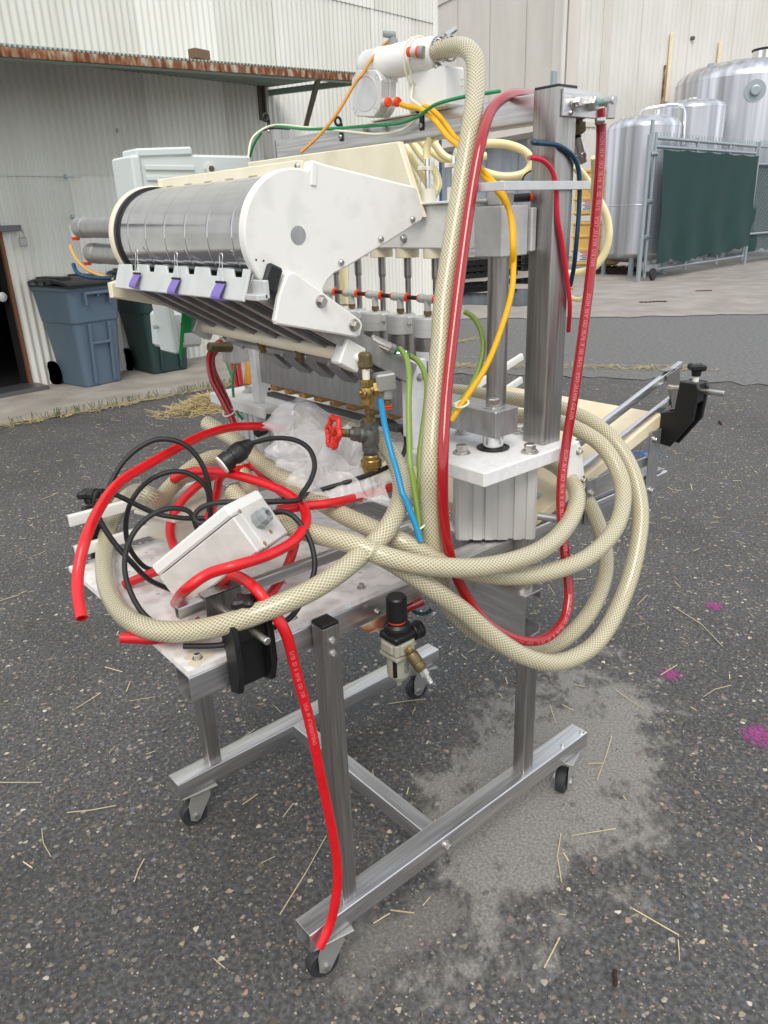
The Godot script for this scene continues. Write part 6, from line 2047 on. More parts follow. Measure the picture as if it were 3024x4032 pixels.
func top_valve() -> void:
	var g := group("top_manifold")
	# white round manifold lying along the beam
	var p0 := V(0.705, 1.838, 0.565)
	var p1 := V(0.705, 1.829, 0.325)
	var st := MB.new()
	st.lathe(MB.along(p0, p1), [Vector2(0, 0), Vector2(0.022, 0.001), Vector2(0.030, 0.006), Vector2(0.033, 0.014), Vector2(0.0335, 0.055), Vector2(0.0345, 0.056), Vector2(0.0345, 0.076), Vector2(0.0335, 0.078), Vector2(0.0325, 0.22), Vector2(0.030, 0.232), Vector2(0.024, 0.2385), Vector2(0.0, 0.2385)], 44, true)
	part("manifold_body", st, M.white_gloss, g)
	block("manifold_base", V(0.690, 1.727, 0.292), V(0.750, 1.801, 0.408), M.white_gloss, 0.004, g)
	block("mounting_plate", V(0.705, 1.726, 0.410), V(0.735, 1.800, 0.418), M.aluminium, 0.001, g)
	block("mounting_foot", V(0.712, 1.7245, 0.30), V(0.76, 1.7275, 0.56), M.cream_plastic, 0.001, g)
	# flat square actuator with round cover, facing left
	var q := group("actuator")
	var c := V(0.655, 1.774, 0.508)
	var dirn := Vector3(-1, 0, 0.12).normalized()
	var t := Transform3D(Basis(Basis(Vector3.UP, 0).x, Vector3.UP, Vector3.RIGHT), c)
	var zz := -dirn
	var xx := Vector3.UP.cross(zz).normalized()
	t = Transform3D(Basis(xx, Vector3.UP, zz), c)
	st = MB.new()
	var o := PackedVector2Array()
	for k in 4:
		for e in [[0.046, -0.020], [0.046, 0.026], [0.043, 0.032], [0.032, 0.043], [0.026, 0.046]]:
			o.append(Vector2(e[0], e[1]).rotated(k * PI / 2 + 0.12))
	st.ext(t, o, 0.012, 0.002, PackedVector2Array(), 20.0)
	st.ext(t * Transform3D(Basis(), Vector3(0, 0, 0.012)), PackedVector2Array(Array(o).map(func(z): return z * 0.93)), 0.018, 0.001)
	st.ext(t * Transform3D(Basis(), Vector3(0, 0, 0.030)), o, 0.022, 0.002, PackedVector2Array(), 20.0)
	part("actuator_body", st, M.anodised, q)
	st = MB.new()
	st.lathe(MB.along(c + dirn * -0.0005, c + dirn), [Vector2(0.036, 0), Vector2(0.0355, 0.0015), Vector2(0.0335, 0.0016), Vector2(0.0330, 0.0006), Vector2(0, 0.0006)], 44)
	part("actuator_cover", st, M.aluminium, q)
	for k in 4:
		st = MB.new()
		var w: Vector3 = t * Vector3(cos(PI / 4 + k * PI / 2 + 0.12) * 0.046, sin(PI / 4 + k * PI / 2 + 0.12) * 0.046, 0)
		st.lathe(MB.along(w - dirn * 0.0005, w + dirn), [Vector2(0.0062, 0), Vector2(0.0062, 0.0012), Vector2(0.004, 0.0012), Vector2(0.004, -0.003)], 18)
		part("actuator_bolt", st, M.bolt, q)
	block("actuator_label", c + Vector3(0.034, 0.018, 0.0505), c + Vector3(0.052, 0.034, 0.0512), M.label_white, 0.0, q)
	for e in [[0.006, -0.022], [0.034, -0.020]]:
		var a := c + Vector3(e[0] + 0.006, e[1], 0.046)
		var dd := Vector3(-0.1, -0.12, 1).normalized()
		st = MB.new()
		st.cyl(a, a + dd * 0.016, 0.0085, 0.0085, 16, 0.001)
		part("push_fitting", st, M.fitting_grey, q)
		st = MB.new()
		st.cyl(a + dd * 0.016, a + dd * 0.023, 0.0105, 0.009, 16, 0.001)
		part("release_ring", st, M.fitting_orange, q)
	# elbow on top and the side sensor
	st = MB.new()
	var e0 := V(0.70, 1.864, 0.462)
	st.cyl(e0, e0 + Vector3(0, 0.012, 0), 0.0105, 0.0105, 16, 0.001)
	st.cyl(e0 + Vector3(0, 0.010, 0), e0 + Vector3(0, 0.020, 0), 0.0085, 0.0075, 16, 0.001)
	st.cyl(e0 + Vector3(0.004, 0.019, 0.004), e0 + Vector3(-0.020, 0.021, -0.008), 0.0075, 0.0065, 16, 0.001)
	part("elbow_fitting", st, M.gland_grey, g)
	var sp: Vector3 = Vector3(0.671, 1.8286, -0.3334)
	var sd := (Vector3(0.66, 1.8339, -0.3732) - sp).normalized()
	for k in [[0.0, 0.010, "gland_grey", 0.0115], [0.010, 0.016, "fitting_orange", 0.0115], [0.016, 0.031, "fitting_grey", 0.0085], [0.031, 0.039, "fitting_orange", 0.0095]]:
		st = MB.new()
		st.cyl(sp + sd * k[0], sp + sd * k[1], k[3], k[3], 18, 0.001)
		part("sensor_collar", st, M[k[2]], g)
	# hose spigot and clamps
	for k in [[0.009, 0.5], [0.034, 0.9]]:
		st = MB.new()
		var a: Vector3 = Vector3(0.705, 1.8347, -0.3212) if k[0] < 0.02 else Vector3(0.705, 1.8319, -0.294)
		var d := Vector3(0.0, -0.03, 1).normalized()
		st.lathe(MB.along(a - d * 0.005, a + d), [Vector2(0.022, 0), Vector2(0.0236, 0.0006), Vector2(0.0236, 0.0104), Vector2(0.022, 0.011)], 40)
		var hc := part("hose_clamp", st, M.bolt, g)
		for i in 26:
			st = MB.new()
			var th := TAU * i / 26
			var mt := MB.along(a - d * 0.003, a + d)
			st.box(Transform3D(mt.basis * Basis(Vector3.UP, -th), mt * Vector3(cos(th) * 0.0237, 0.0035, sin(th) * 0.0237)), Vector3(0.0006, 0.006, 0.0018), 0.0)
			part("clamp_slot", st, M.dark_steel, hc)
		st = MB.new()
		var up := 1.0 if k[0] > 0.02 else -1.0
		var wp := a + Vector3(-0.004 if up > 0 else -0.008, up * 0.027, 0)
		st.cyl(wp + Vector3(-0.006, -0.006, 0.0), wp + Vector3(0.018, 0.008 if up > 0 else -0.008, 0.004), 0.0055, 0.0055, 14, 0.001)
		st.box(Transform3D(Basis(Vector3.BACK, 0.5 * up), wp + Vector3(0.004, -0.003 * up, 0)), Vector3(0.022, 0.007, 0.011), 0.001)
		part("clamp_screw", st, M.bolt, hc)
	# zip ties round the manifold
	for b in [0.395, 0.380]:
		st = MB.new()
		var ring := PackedVector3Array()
		for i in 33:
			var th := TAU * i / 32.0
			ring.append(V(0.705 + cos(th) * 0.0345, 1.832 + sin(th) * (0.036 if sin(th) > 0 else 0.062), b))
		st.tube(ring, 0.0018, 6)
		part("cable_tie", st, M.tie_white, g)
	for w in [[Vector3(0.74, 1.7868, -0.3317), Vector3(0.74, 1.7779, -0.2857)], [Vector3(0.74, 1.7808, -0.3317), Vector3(0.74, 1.7632, -0.2804)]]:
		st = MB.new()
		st.cyl(w[0], w[1], 0.0016, 0.0012, 6)
		part("tie_tail", st, M.tie_white, g)

# ---------------------------------------------------------------- hoses, cords and things lying on the machine
func hose(called: String, label: String, cat: String, pts: Array, r: float, m: Material, group_name := "", seg := 14, braid := false, open_in := 0.0) -> MeshInstance3D:
	var st := MB.new()
	var c := smooth(pts, maxf(0.006, r * 0.55))
	if braid: st.tube(c, r, 30, 17.0, 0.0088, open_in)
	else: st.tube(c, r, seg, 1.0, 1.0, open_in)
	var o := part(called, st, m)
	tag(o, label, cat, group_name)
	return o

func bagf(p: Vector2, sd: int, f: float) -> float:
	if not bag_noise.has(sd):
		var q := FastNoiseLite.new()
		q.seed = sd
		q.frequency = 1.0
		q.fractal_type = FastNoiseLite.FRACTAL_NONE
		bag_noise[sd] = q
	return bag_noise[sd].get_noise_2d(p.x * f, p.y * f)
var bag_noise := {}

var glyphs := {}
# lettering printed along a hose: starts at a fraction of its length, on the side that faces `side`
func hose_print(parent: Node, pts: Array, r: float, from: float, text: String, size: float, side: Vector3, back := false) -> void:
	var c := smooth(pts, 0.006)
	if back: c.reverse()
	var cum := PackedFloat32Array([0.0])
	for i in range(1, c.size()): cum.append(cum[i - 1] + c[i].distance_to(c[i - 1]))
	var font := SystemFont.new()
	font.font_names = PackedStringArray(["Droid Sans"])
	var st := MB.new()
	var s := from * cum[cum.size() - 1]
	for ch in text:
		if ch == " ":
			s += size * 0.45
			continue
		if not glyphs.has(ch):
			var tm := TextMesh.new()
			tm.text = ch
			tm.font = font
			tm.font_size = 32
			tm.pixel_size = 1.0 / 32.0
			tm.depth = 0.0
			tm.curve_step = 2.0
			var arr: Array = tm.get_mesh_arrays()
			var raw: PackedVector3Array = arr[Mesh.ARRAY_VERTEX]
			var fine := PackedVector3Array()
			if arr[Mesh.ARRAY_INDEX] != null:
				for i in arr[Mesh.ARRAY_INDEX]: fine.append(raw[i])
			else: fine = raw
			for pass_ in 2:     # split every triangle in four, so that strokes can follow the round of the hose
				var o := PackedVector3Array()
				for i in range(0, fine.size() - 2, 3):
					var a := fine[i]
					var b := fine[i + 1]
					var d := fine[i + 2]
					var ab := (a + b) / 2
					var bd := (b + d) / 2
					var da := (d + a) / 2
					o.append_array([a, ab, da, ab, b, bd, da, bd, d, ab, bd, da])
				fine = o
			glyphs[ch] = [arr, tm.get_aabb(), fine]
		var bb: AABB = glyphs[ch][1]
		var vs: PackedVector3Array = glyphs[ch][2]
		var base := st.v.size()
		for q in vs:
			var ss := s + (q.x - bb.position.x) * size
			var k := clampi(cum.bsearch(ss), 1, c.size() - 1)
			var f := (ss - cum[k - 1]) / maxf(cum[k] - cum[k - 1], 1e-6)
			var p := c[k - 1].lerp(c[k], f)
			var t := (c[k] - c[k - 1]).normalized()
			var nn := (side - t * side.dot(t)).normalized()
			var up := nn.cross(t)
			var an := (q.y - 0.0) * size / r
			var d := nn * cos(an) + up * sin(an)
			st.vert(p + d * (r + 0.00025), d)
		for i in st.v.size() - base: st.idx.append(base + i)
		s += (bb.size.x + 0.14) * size
	if st.v.size(): part("hose_lettering", st, M.hose_print, parent)

func loose_things() -> void:
	var camdir := Vector3(-0.55, 0.25, 0.8)
	# ---- clear braided hoses
	hose("braided_hose", "clear braided hose running down from the white manifold and looping back under the tower", "hose", [Vector3(0.6959, 1.8308, -0.3304), Vector3(0.7002, 1.8316, -0.3132), Vector3(0.6962, 1.8301, -0.2878), Vector3(0.6876, 1.8263, -0.251), Vector3(0.6787, 1.8166, -0.2186), Vector3(0.6722, 1.7989, -0.194), Vector3(0.6601, 1.7737, -0.1771), Vector3(0.6241, 1.7177, -0.1459), Vector3(0.5787, 1.6508, -0.1169), Vector3(0.4468, 1.3768, -0.0541), Vector3(0.4139, 1.2964, -0.0311), Vector3(0.366, 1.1765, -0.0005), Vector3(0.3308, 1.0878, 0.0249), Vector3(0.3332, 1.0147, 0.0223), Vector3(0.3351, 0.9359, 0.0223), Vector3(0.3535, 0.8531, 0.0239), Vector3(0.3823, 0.7783, 0.0303), Vector3(0.4402, 0.7086, 0.0443), Vector3(0.5289, 0.6455, 0.0805), Vector3(0.6383, 0.6231, 0.0993), Vector3(0.7502, 0.6455, 0.0972), Vector3(0.8497, 0.6941, 0.0714), Vector3(0.904, 0.748, 0.0331), Vector3(0.9385, 0.8112, -0.0264), Vector3(0.9579, 0.8683, -0.0953), Vector3(0.9651, 0.9108, -0.153), Vector3(0.9638, 0.9343, -0.2081)], 0.0182, M.braided_hose, "", 30, true)
	hose("braided_hose", "clear braided hose making the widest, lowest loop around the tower on the right", "hose", [Vector3(0.1841, 0.972, 0.0178), Vector3(0.2344, 0.9308, 0.0388), Vector3(0.2886, 0.8752, 0.0704), Vector3(0.3457, 0.8169, 0.0919), Vector3(0.4024, 0.7486, 0.1182), Vector3(0.4698, 0.6861, 0.1504), Vector3(0.553, 0.6487, 0.1736), Vector3(0.6568, 0.66, 0.1891), Vector3(0.7648, 0.7309, 0.1776), Vector3(0.8408, 0.8175, 0.1547), Vector3(0.8941, 0.8906, 0.1198), Vector3(0.932, 0.9694, 0.0551), Vector3(0.9403, 1.0276, -0.0236), Vector3(0.9459, 1.0515, -0.1151), Vector3(0.9633, 1.0543, -0.2139), Vector3(0.9544, 1.0548, -0.3056), Vector3(0.9421, 1.0563, -0.4005), Vector3(0.9131, 1.0615, -0.4693), Vector3(0.8898, 1.0598, -0.5298)], 0.0182, M.braided_hose, "", 30, true)
	hose("braided_hose", "clear braided hose from the far open end across the deck, middle loop round the tower", "hose", [Vector3(0.2335, 1.0754, -0.6374), Vector3(0.2414, 1.0615, -0.5817), Vector3(0.2509, 1.0451, -0.5235), Vector3(0.233, 1.0249, -0.3881), Vector3(0.2344, 0.9997, -0.2342), Vector3(0.2487, 0.9754, -0.1399), Vector3(0.2566, 0.9673, -0.0592), Vector3(0.2797, 0.9499, 0.0109), Vector3(0.3491, 0.8951, 0.0548), Vector3(0.4591, 0.8518, 0.0987), Vector3(0.5618, 0.8334, 0.1238), Vector3(0.6845, 0.8376, 0.14), Vector3(0.7949, 0.8751, 0.1289), Vector3(0.8581, 0.9395, 0.0927), Vector3(0.8811, 1.0074, 0.0213), Vector3(0.8717, 1.0417, -0.06), Vector3(0.8817, 1.0431, -0.1363), Vector3(0.8898, 1.0327, -0.2362), Vector3(0.8667, 1.015, -0.3163)], 0.0182, M.braided_hose, "", 30, true, 0.78)
	hose("braided_hose", "clear braided hose crossing in front of the lift cylinder, innermost loop", "hose", [Vector3(0.1109, 1.0139, -0.3165), Vector3(0.1073, 0.999, -0.2559), Vector3(0.1138, 0.991, -0.1904), Vector3(0.141, 0.9821, -0.1038), Vector3(0.1718, 0.9774, -0.0162), Vector3(0.2091, 0.9557, 0.0399), Vector3(0.2718, 0.9323, 0.0832), Vector3(0.3779, 0.9055, 0.1154), Vector3(0.5196, 0.8944, 0.1273), Vector3(0.648, 0.906, 0.1026), Vector3(0.7434, 0.935, 0.0554), Vector3(0.8112, 0.9517, -0.0365), Vector3(0.8362, 0.9576, -0.1026), Vector3(0.8508, 0.9556, -0.1733)], 0.0182, M.braided_hose, "", 30, true)
	hose("braided_hose", "clear braided hose with steel ferrule, big loop lying over the left end of the deck", "hose", [Vector3(0.3965, 1.0896, -0.4807), Vector3(0.4164, 1.0823, -0.4045), Vector3(0.439, 1.0755, -0.3262), Vector3(0.4212, 1.0736, -0.2282), Vector3(0.3865, 1.0508, -0.1335), Vector3(0.3282, 1.017, -0.053), Vector3(0.244, 0.9909, 0.0021), Vector3(0.194, 0.965, 0.004), Vector3(0.073, 0.94, 0.0185), Vector3(-0.0354, 0.915, -0.0147), Vector3(-0.1034, 0.888, -0.0777), Vector3(-0.1514, 0.872, -0.1603), Vector3(-0.1629, 0.866, -0.2722), Vector3(-0.1305, 0.868, -0.4292), Vector3(-0.0557, 0.885, -0.6033), Vector3(-0.0013, 0.925, -0.6526), Vector3(0.015, 0.968, -0.5947), Vector3(-0.0202, 1.0161, -0.4269), Vector3(0.0172, 0.9849, -0.4637), Vector3(0.071, 0.9935, -0.5072), Vector3(0.1417, 1.0155, -0.5294), Vector3(0.2, 1.0227, -0.5264), Vector3(0.2285, 0.9915, -0.4867), Vector3(0.2229, 0.9523, -0.4434)], 0.0182, M.braided_hose, "", 30, true)
	var st := MB.new()
	var f0: Vector3 = Vector3(0.396, 1.0895, -0.4951)
	var f1: Vector3 = Vector3(0.4039, 1.0862, -0.4728)
	st.lathe(MB.along(f0, f1), [Vector2(0.010, 0), Vector2(0.027, 0), Vector2(0.028, 0.003), Vector2(0.027, 0.006), Vector2(0.019, 0.010), Vector2(0.0195, 0.035), Vector2(0.019, 0.036)], 32)
	tag(part("hose_ferrule", st, M.polished), "round stainless flange on the hose end inside the plastic bag", "hose fitting")

	# ---- red hoses
	var rp := [Vector3(0.8322, 1.6965, -0.0082), Vector3(0.84, 1.6432, -0.0071), Vector3(0.8333, 1.559, -0.0022), Vector3(0.8051, 1.4196, 0.0129), Vector3(0.771, 1.2763, 0.0252), Vector3(0.7404, 1.1467, 0.0333), Vector3(0.7218, 1.05, 0.0345), Vector3(0.6935, 0.9769, 0.0482), Vector3(0.6745, 0.9127, 0.0653), Vector3(0.6578, 0.8298, 0.0938), Vector3(0.6417, 0.7514, 0.1204), Vector3(0.6008, 0.7071, 0.137), Vector3(0.5453, 0.6857, 0.1296), Vector3(0.4747, 0.7107, 0.1139), Vector3(0.4142, 0.7636, 0.0924), Vector3(0.3773, 0.8302, 0.0695), Vector3(0.354, 0.9024, 0.0552), Vector3(0.3385, 0.9954, 0.0506), Vector3(0.3372, 1.1027, 0.0506), Vector3(0.3777, 1.2084, 0.0192), Vector3(0.4294, 1.3305, -0.0114), Vector3(0.4835, 1.4541, -0.0406), Vector3(0.5373, 1.5711, -0.0669), Vector3(0.5755, 1.6422, -0.0825), Vector3(0.6371, 1.6965, -0.1149), Vector3(0.7004, 1.7249, -0.1326), Vector3(0.7785, 1.7367, -0.1574), Vector3(0.873, 1.7388, -0.1916)]
	var rh := hose("red_air_hose", "dark red printed air hose hanging in one long loop from the column top", "hose", rp, 0.0102, M.clear_red_hose, "", 20)
	for k in [0.115, 0.235, 0.36, 0.48]:
		hose_print(rh, rp, 0.0102, 1.0 - k, "MICRO MATIC-USA  5/16 ID X 9/16 OD AIR HOSE", 0.0105, Vector3(-0.62, 0.0, 0.78), true)
	st = MB.new()
	var k0: Vector3 = Vector3(0.8281, 1.6733, -0.0025)
	st.lathe(MB.along(k0, k0 + Vector3.DOWN), [Vector2(0.0103, -0.006), Vector2(0.0116, -0.005), Vector2(0.0116, 0.005), Vector2(0.0103, 0.006)], 28)
	st.cyl(k0 + Vector3(-0.022, 0, 0.004), k0 + Vector3(-0.004, 0, 0.010), 0.005, 0.005, 12, 0.001)
	tag(part("hose_clamp", st, M.bolt), "small steel worm clamp on the red hose at the column top", "hose clamp")
	hose("red_hose", "bright red hose arching over the whole pile and hanging past the deck's left end", "hose", [Vector3(0.338, 1.0723, -0.4647), Vector3(0.2855, 1.0886, -0.4609), Vector3(0.2115, 1.0996, -0.4722), Vector3(0.1301, 1.1052, -0.445), Vector3(0.0536, 1.1022, -0.4094), Vector3(-0.0307, 1.0918, -0.3765), Vector3(-0.1036, 1.0847, -0.3356), Vector3(-0.1668, 1.0717, -0.2698), Vector3(-0.2229, 1.0525, -0.1948), Vector3(-0.2506, 1.0136, -0.1701), Vector3(-0.2658, 0.9882, -0.1418), Vector3(-0.2758, 0.9643, -0.1099)], 0.0092, M.red_hose, "red hose lengths in the pile", 16, false, 0.6)
	hose("red_hose", "bright red hose curled round the grey control box from above to its lower corner", "hose", [Vector3(0.0671, 1.0114, -0.4916), Vector3(0.0839, 1.0307, -0.4525), Vector3(0.1014, 1.0404, -0.4079), Vector3(0.1257, 1.0415, -0.3532), Vector3(0.1525, 1.0329, -0.2915), Vector3(0.169, 1.0244, -0.2174), Vector3(0.1669, 1.0133, -0.1576), Vector3(0.1405, 1.0052, -0.1055), Vector3(0.0907, 0.9922, -0.0704), Vector3(0.0231, 0.9891, -0.0552), Vector3(-0.0439, 0.9964, -0.045), Vector3(-0.08, 0.9829, -0.0751), Vector3(-0.1114, 0.9582, -0.0957), Vector3(-0.063, 0.85, -0.2666)], 0.0095, M.red_hose, "red hose lengths in the pile", 16, false, 0.6)
	hose("red_hose", "bright red hose running straight from behind the control box to the plastic bag", "hose", [Vector3(0.1209, 1.0138, -0.1682), Vector3(0.172, 1.0095, -0.1583), Vector3(0.2308, 1.0051, -0.1421), Vector3(0.322, 0.9899, -0.1632), Vector3(0.4154, 0.9789, -0.1846)], 0.0092, M.red_hose, "red hose lengths in the pile", 16)
	hose("red_hose", "bright red hose ring standing on the deck behind the control box", "hose", [Vector3(0.1796, 1.0255, -0.433), Vector3(0.1329, 1.017, -0.4349), Vector3(0.0893, 1.0039, -0.4319), Vector3(0.0431, 0.9785, -0.4249), Vector3(0.0085, 0.9494, -0.4038), Vector3(-0.0071, 0.9286, -0.3713), Vector3(-0.0207, 0.9265, -0.3115), Vector3(0.0308, 0.9288, -0.3397), Vector3(0.0991, 0.9469, -0.404), Vector3(0.1386, 0.9751, -0.4413), Vector3(0.175, 0.9966, -0.478), Vector3(0.2418, 0.9992, -0.4795), Vector3(0.2562, 0.9971, -0.4665)], 0.0092, M.red_hose, "red hose lengths in the pile", 16)
	hose("red_hose", "bright red hose strand slanting under the braided hose near the black plug", "hose", [Vector3(0.233, 1.034, -0.4488), Vector3(0.2285, 1.0161, -0.4224), Vector3(0.231, 0.9983, -0.3902), Vector3(0.2351, 0.9807, -0.3568), Vector3(0.243, 0.9656, -0.3215)], 0.0095, M.red_hose, "red hose lengths in the pile", 16)
	hose("red_hose", "short cut end of red hose lying on the deck left of the control box", "hose", [Vector3(-0.1018, 0.848, -0.414), Vector3(-0.0726, 0.8604, -0.396), Vector3(-0.0355, 0.8748, -0.3724), Vector3(0.0016, 0.8892, -0.3489)], 0.0092, M.red_hose, "red hose lengths in the pile", 16, false, 0.6)
	hose("red_hose", "short cut end of red hose poking out under the braided hose at the deck's corner", "hose", [Vector3(-0.19, 0.849, -0.2157), Vector3(-0.1698, 0.8473, -0.198), Vector3(-0.1476, 0.8445, -0.178), Vector3(-0.1111, 0.8516, -0.1512), Vector3(-0.0768, 0.8711, -0.1327)], 0.0095, M.red_hose, "red hose lengths in the pile", 16, false, 0.6)
	hose("red_hose", "bright red hose bending down on the deck behind the near guide rail", "hose", [Vector3(0.1582, 0.9298, -0.1781), Vector3(0.1333, 0.9063, -0.1631), Vector3(0.1015, 0.8801, -0.1524), Vector3(0.0668, 0.8585, -0.1465), Vector3(0.027, 0.85, -0.1516)], 0.0092, M.red_hose, "red hose lengths in the pile", 16)
	var hp := [Vector3(-0.0249, 0.8884, -0.1696), Vector3(-0.0255, 0.9213, -0.1451), Vector3(-0.0199, 0.9468, -0.1115), Vector3(-0.0176, 0.9534, -0.071), Vector3(-0.0174, 0.946, -0.025), Vector3(-0.0042, 0.9066, -0), Vector3(0.0056, 0.8712, 0.012), Vector3(0.0177, 0.7936, 0.012), Vector3(0.0351, 0.6846, 0.012), Vector3(0.0518, 0.5359, 0.012), Vector3(0.0671, 0.3977, 0.012), Vector3(0.0714, 0.3178, 0.012), Vector3(0.0648, 0.257, 0.014), Vector3(0.0415, 0.1806, 0.014), Vector3(0.0111, 0.1413, 0.014)]
	var hh := hose("red_hose", "bright red hose hanging from the deck edge down past the near leg to the caster", "hose", hp, 0.0098, M.red_hose, "", 18, false, 0.6)
	hose_print(hh, hp, 0.0098, 0.285, "5/16 ID X 9/16 OD 70F   USA PF KTM10071045", 0.0092, Vector3(-0.45, 0.2, 0.87))
	# two red lines behind the far tower
	hose("red_air_line", "red air line dropping from the valve block behind the far tower plate", "air line", [Vector3(0.4466, 1.2162, -0.9093), Vector3(0.4303, 1.2063, -0.9179), Vector3(0.4113, 1.1836, -0.9221), Vector3(0.4015, 1.1557, -0.916), Vector3(0.3976, 1.118, -0.9), Vector3(0.401, 1.0894, -0.8825), Vector3(0.4057, 1.0514, -0.8592), Vector3(0.4097, 1.0181, -0.8388), Vector3(0.4113, 0.9896, -0.8229)], 0.0095, M.clear_red_hose, "red air lines behind the far tower")
	hose("red_air_line", "second red air line behind the far tower, shorter and nearer the post", "air line", [Vector3(0.4438, 1.1911, -0.9408), Vector3(0.4272, 1.1738, -0.9459), Vector3(0.4197, 1.1406, -0.9351), Vector3(0.4213, 1.1117, -0.919), Vector3(0.4236, 1.0852, -0.9036), Vector3(0.4264, 1.0539, -0.8851), Vector3(0.4273, 1.0154, -0.8648)], 0.0095, M.clear_red_hose, "red air lines behind the far tower")
	hose("red_air_line", "red air line hanging straight down beside the far post", "air line", [Vector3(0.625, 1.1137, -1.1978), Vector3(0.6201, 1.0807, -1.185), Vector3(0.6151, 1.0311, -1.1638), Vector3(0.6101, 0.9815, -1.1426), Vector3(0.6034, 0.9181, -1.1158)], 0.0095, M.clear_red_hose, "red air lines behind the far tower")
	hose("red_air_line", "red air line hanging down nearest the yellow one behind the far post", "air line", [Vector3(0.6409, 1.1102, -1.1827), Vector3(0.6346, 1.08, -1.1725), Vector3(0.6273, 1.0305, -1.1533)], 0.0095, M.clear_red_hose, "red air lines behind the far tower")
	hose("yellow_air_line", "yellow air line hanging behind the far post", "air line", [Vector3(0.6919, 1.1118, -1.211), Vector3(0.6878, 1.0809, -1.1986), Vector3(0.6771, 1.0475, -1.1904), Vector3(0.6677, 1.0225, -1.1854)], 0.013, M.amber_tube, "")
	hose("green_air_line", "thin green air line crossing behind the far post towards the plate", "air line", [Vector3(0.554, 1.1661, -1.004), Vector3(0.5352, 1.1365, -1.0045), Vector3(0.5182, 1.1018, -1.001), Vector3(0.5072, 1.0668, -0.9922), Vector3(0.4985, 1.0215, -0.9763), Vector3(0.4982, 0.9911, -0.9611), Vector3(0.5048, 0.978, -0.9489)], 0.004, M.green_tube, "")
	hose("green_air_line", "thin green air line slanting down from the grey valve block", "air line", [Vector3(0.5619, 1.1324, -1.1201), Vector3(0.5616, 1.1045, -1.1061), Vector3(0.5627, 1.0779, -1.0916), Vector3(0.5604, 1.0621, -1.0854)], 0.004, M.green_tube, "")

	# ---- small tubes on the tower
	hose("yellow_tube", "yellow air tube from the actuator, outer one of the twisted pair", "air tube", [Vector3(0.6919, 1.745, -0.4297), Vector3(0.6786, 1.7361, -0.3943), Vector3(0.6713, 1.7285, -0.3545), Vector3(0.6603, 1.7172, -0.3206), Vector3(0.6504, 1.6954, -0.2805), Vector3(0.6403, 1.6602, -0.2335), Vector3(0.6126, 1.6366, -0.1746), Vector3(0.5905, 1.5824, -0.0954), Vector3(0.5705, 1.5561, -0.0427), Vector3(0.5868, 1.5295, -0.0295), Vector3(0.5939, 1.4933, -0.0191), Vector3(0.5897, 1.445, -0.0118), Vector3(0.593, 1.4276, -0.0142), Vector3(0.5792, 1.3747, -0.0056), Vector3(0.5509, 1.3114, -0.0039), Vector3(0.5116, 1.241, -0.0076), Vector3(0.4664, 1.1812, -0.0217), Vector3(0.4375, 1.1465, -0.0281)], 0.0056, M.yellow_tube, "yellow air tubes of the lift")
	hose("yellow_tube", "yellow air tube from the actuator, inner one of the twisted pair", "air tube", [Vector3(0.7165, 1.7456, -0.4235), Vector3(0.7024, 1.7367, -0.3818), Vector3(0.6881, 1.7295, -0.341), Vector3(0.6776, 1.7169, -0.3108), Vector3(0.6681, 1.6938, -0.2742), Vector3(0.6582, 1.6607, -0.2328), Vector3(0.6262, 1.6461, -0.1821), Vector3(0.605, 1.6059, -0.1233), Vector3(0.5839, 1.5738, -0.0685), Vector3(0.58, 1.5548, -0.041), Vector3(0.588, 1.5271, -0.0272), Vector3(0.5868, 1.4887, -0.0156), Vector3(0.5813, 1.4503, -0.0076), Vector3(0.5958, 1.4165, -0.0201)], 0.0056, M.yellow_tube, "yellow air tubes of the lift")
	hose("olive_tube", "olive green tube curving from the gate cylinder behind the braided hose", "air tube", [Vector3(0.6313, 1.3217, -0.1799), Vector3(0.644, 1.3091, -0.1628), Vector3(0.6479, 1.2769, -0.1431), Vector3(0.6395, 1.2413, -0.1319), Vector3(0.6202, 1.2022, -0.128), Vector3(0.593, 1.1635, -0.1309), Vector3(0.5647, 1.1329, -0.1388), Vector3(0.5538, 1.1174, -0.14)], 0.0056, M.olive_tube, "olive green tubes")
	hose("olive_tube", "olive green tube dropping from the upper gate cylinder down to the deck", "air tube", [Vector3(0.453, 1.2655, -0.1879), Vector3(0.4348, 1.2554, -0.1489), Vector3(0.4062, 1.2292, -0.1104), Vector3(0.3795, 1.1795, -0.084), Vector3(0.3542, 1.1309, -0.0569), Vector3(0.3304, 1.0835, -0.0292), Vector3(0.328, 1.0644, -0.0214), Vector3(0.3187, 1.0046, 0.0014), Vector3(0.3101, 0.9635, 0.0153)], 0.0056, M.olive_tube, "olive green tubes")
	hose("olive_tube", "olive green tube from the lower gate cylinder passing beside the near post", "air tube", [Vector3(0.4847, 1.2457, -0.1933), Vector3(0.4712, 1.2419, -0.1536), Vector3(0.4506, 1.2258, -0.1137), Vector3(0.4335, 1.2043, -0.0889), Vector3(0.4077, 1.1732, -0.0665), Vector3(0.3818, 1.1264, -0.0502), Vector3(0.358, 1.0838, -0.0343), Vector3(0.3451, 1.0607, -0.0193), Vector3(0.3256, 1.0085, -0.0088), Vector3(0.3173, 0.9519, 0.0132)], 0.0056, M.olive_tube, "olive green tubes")
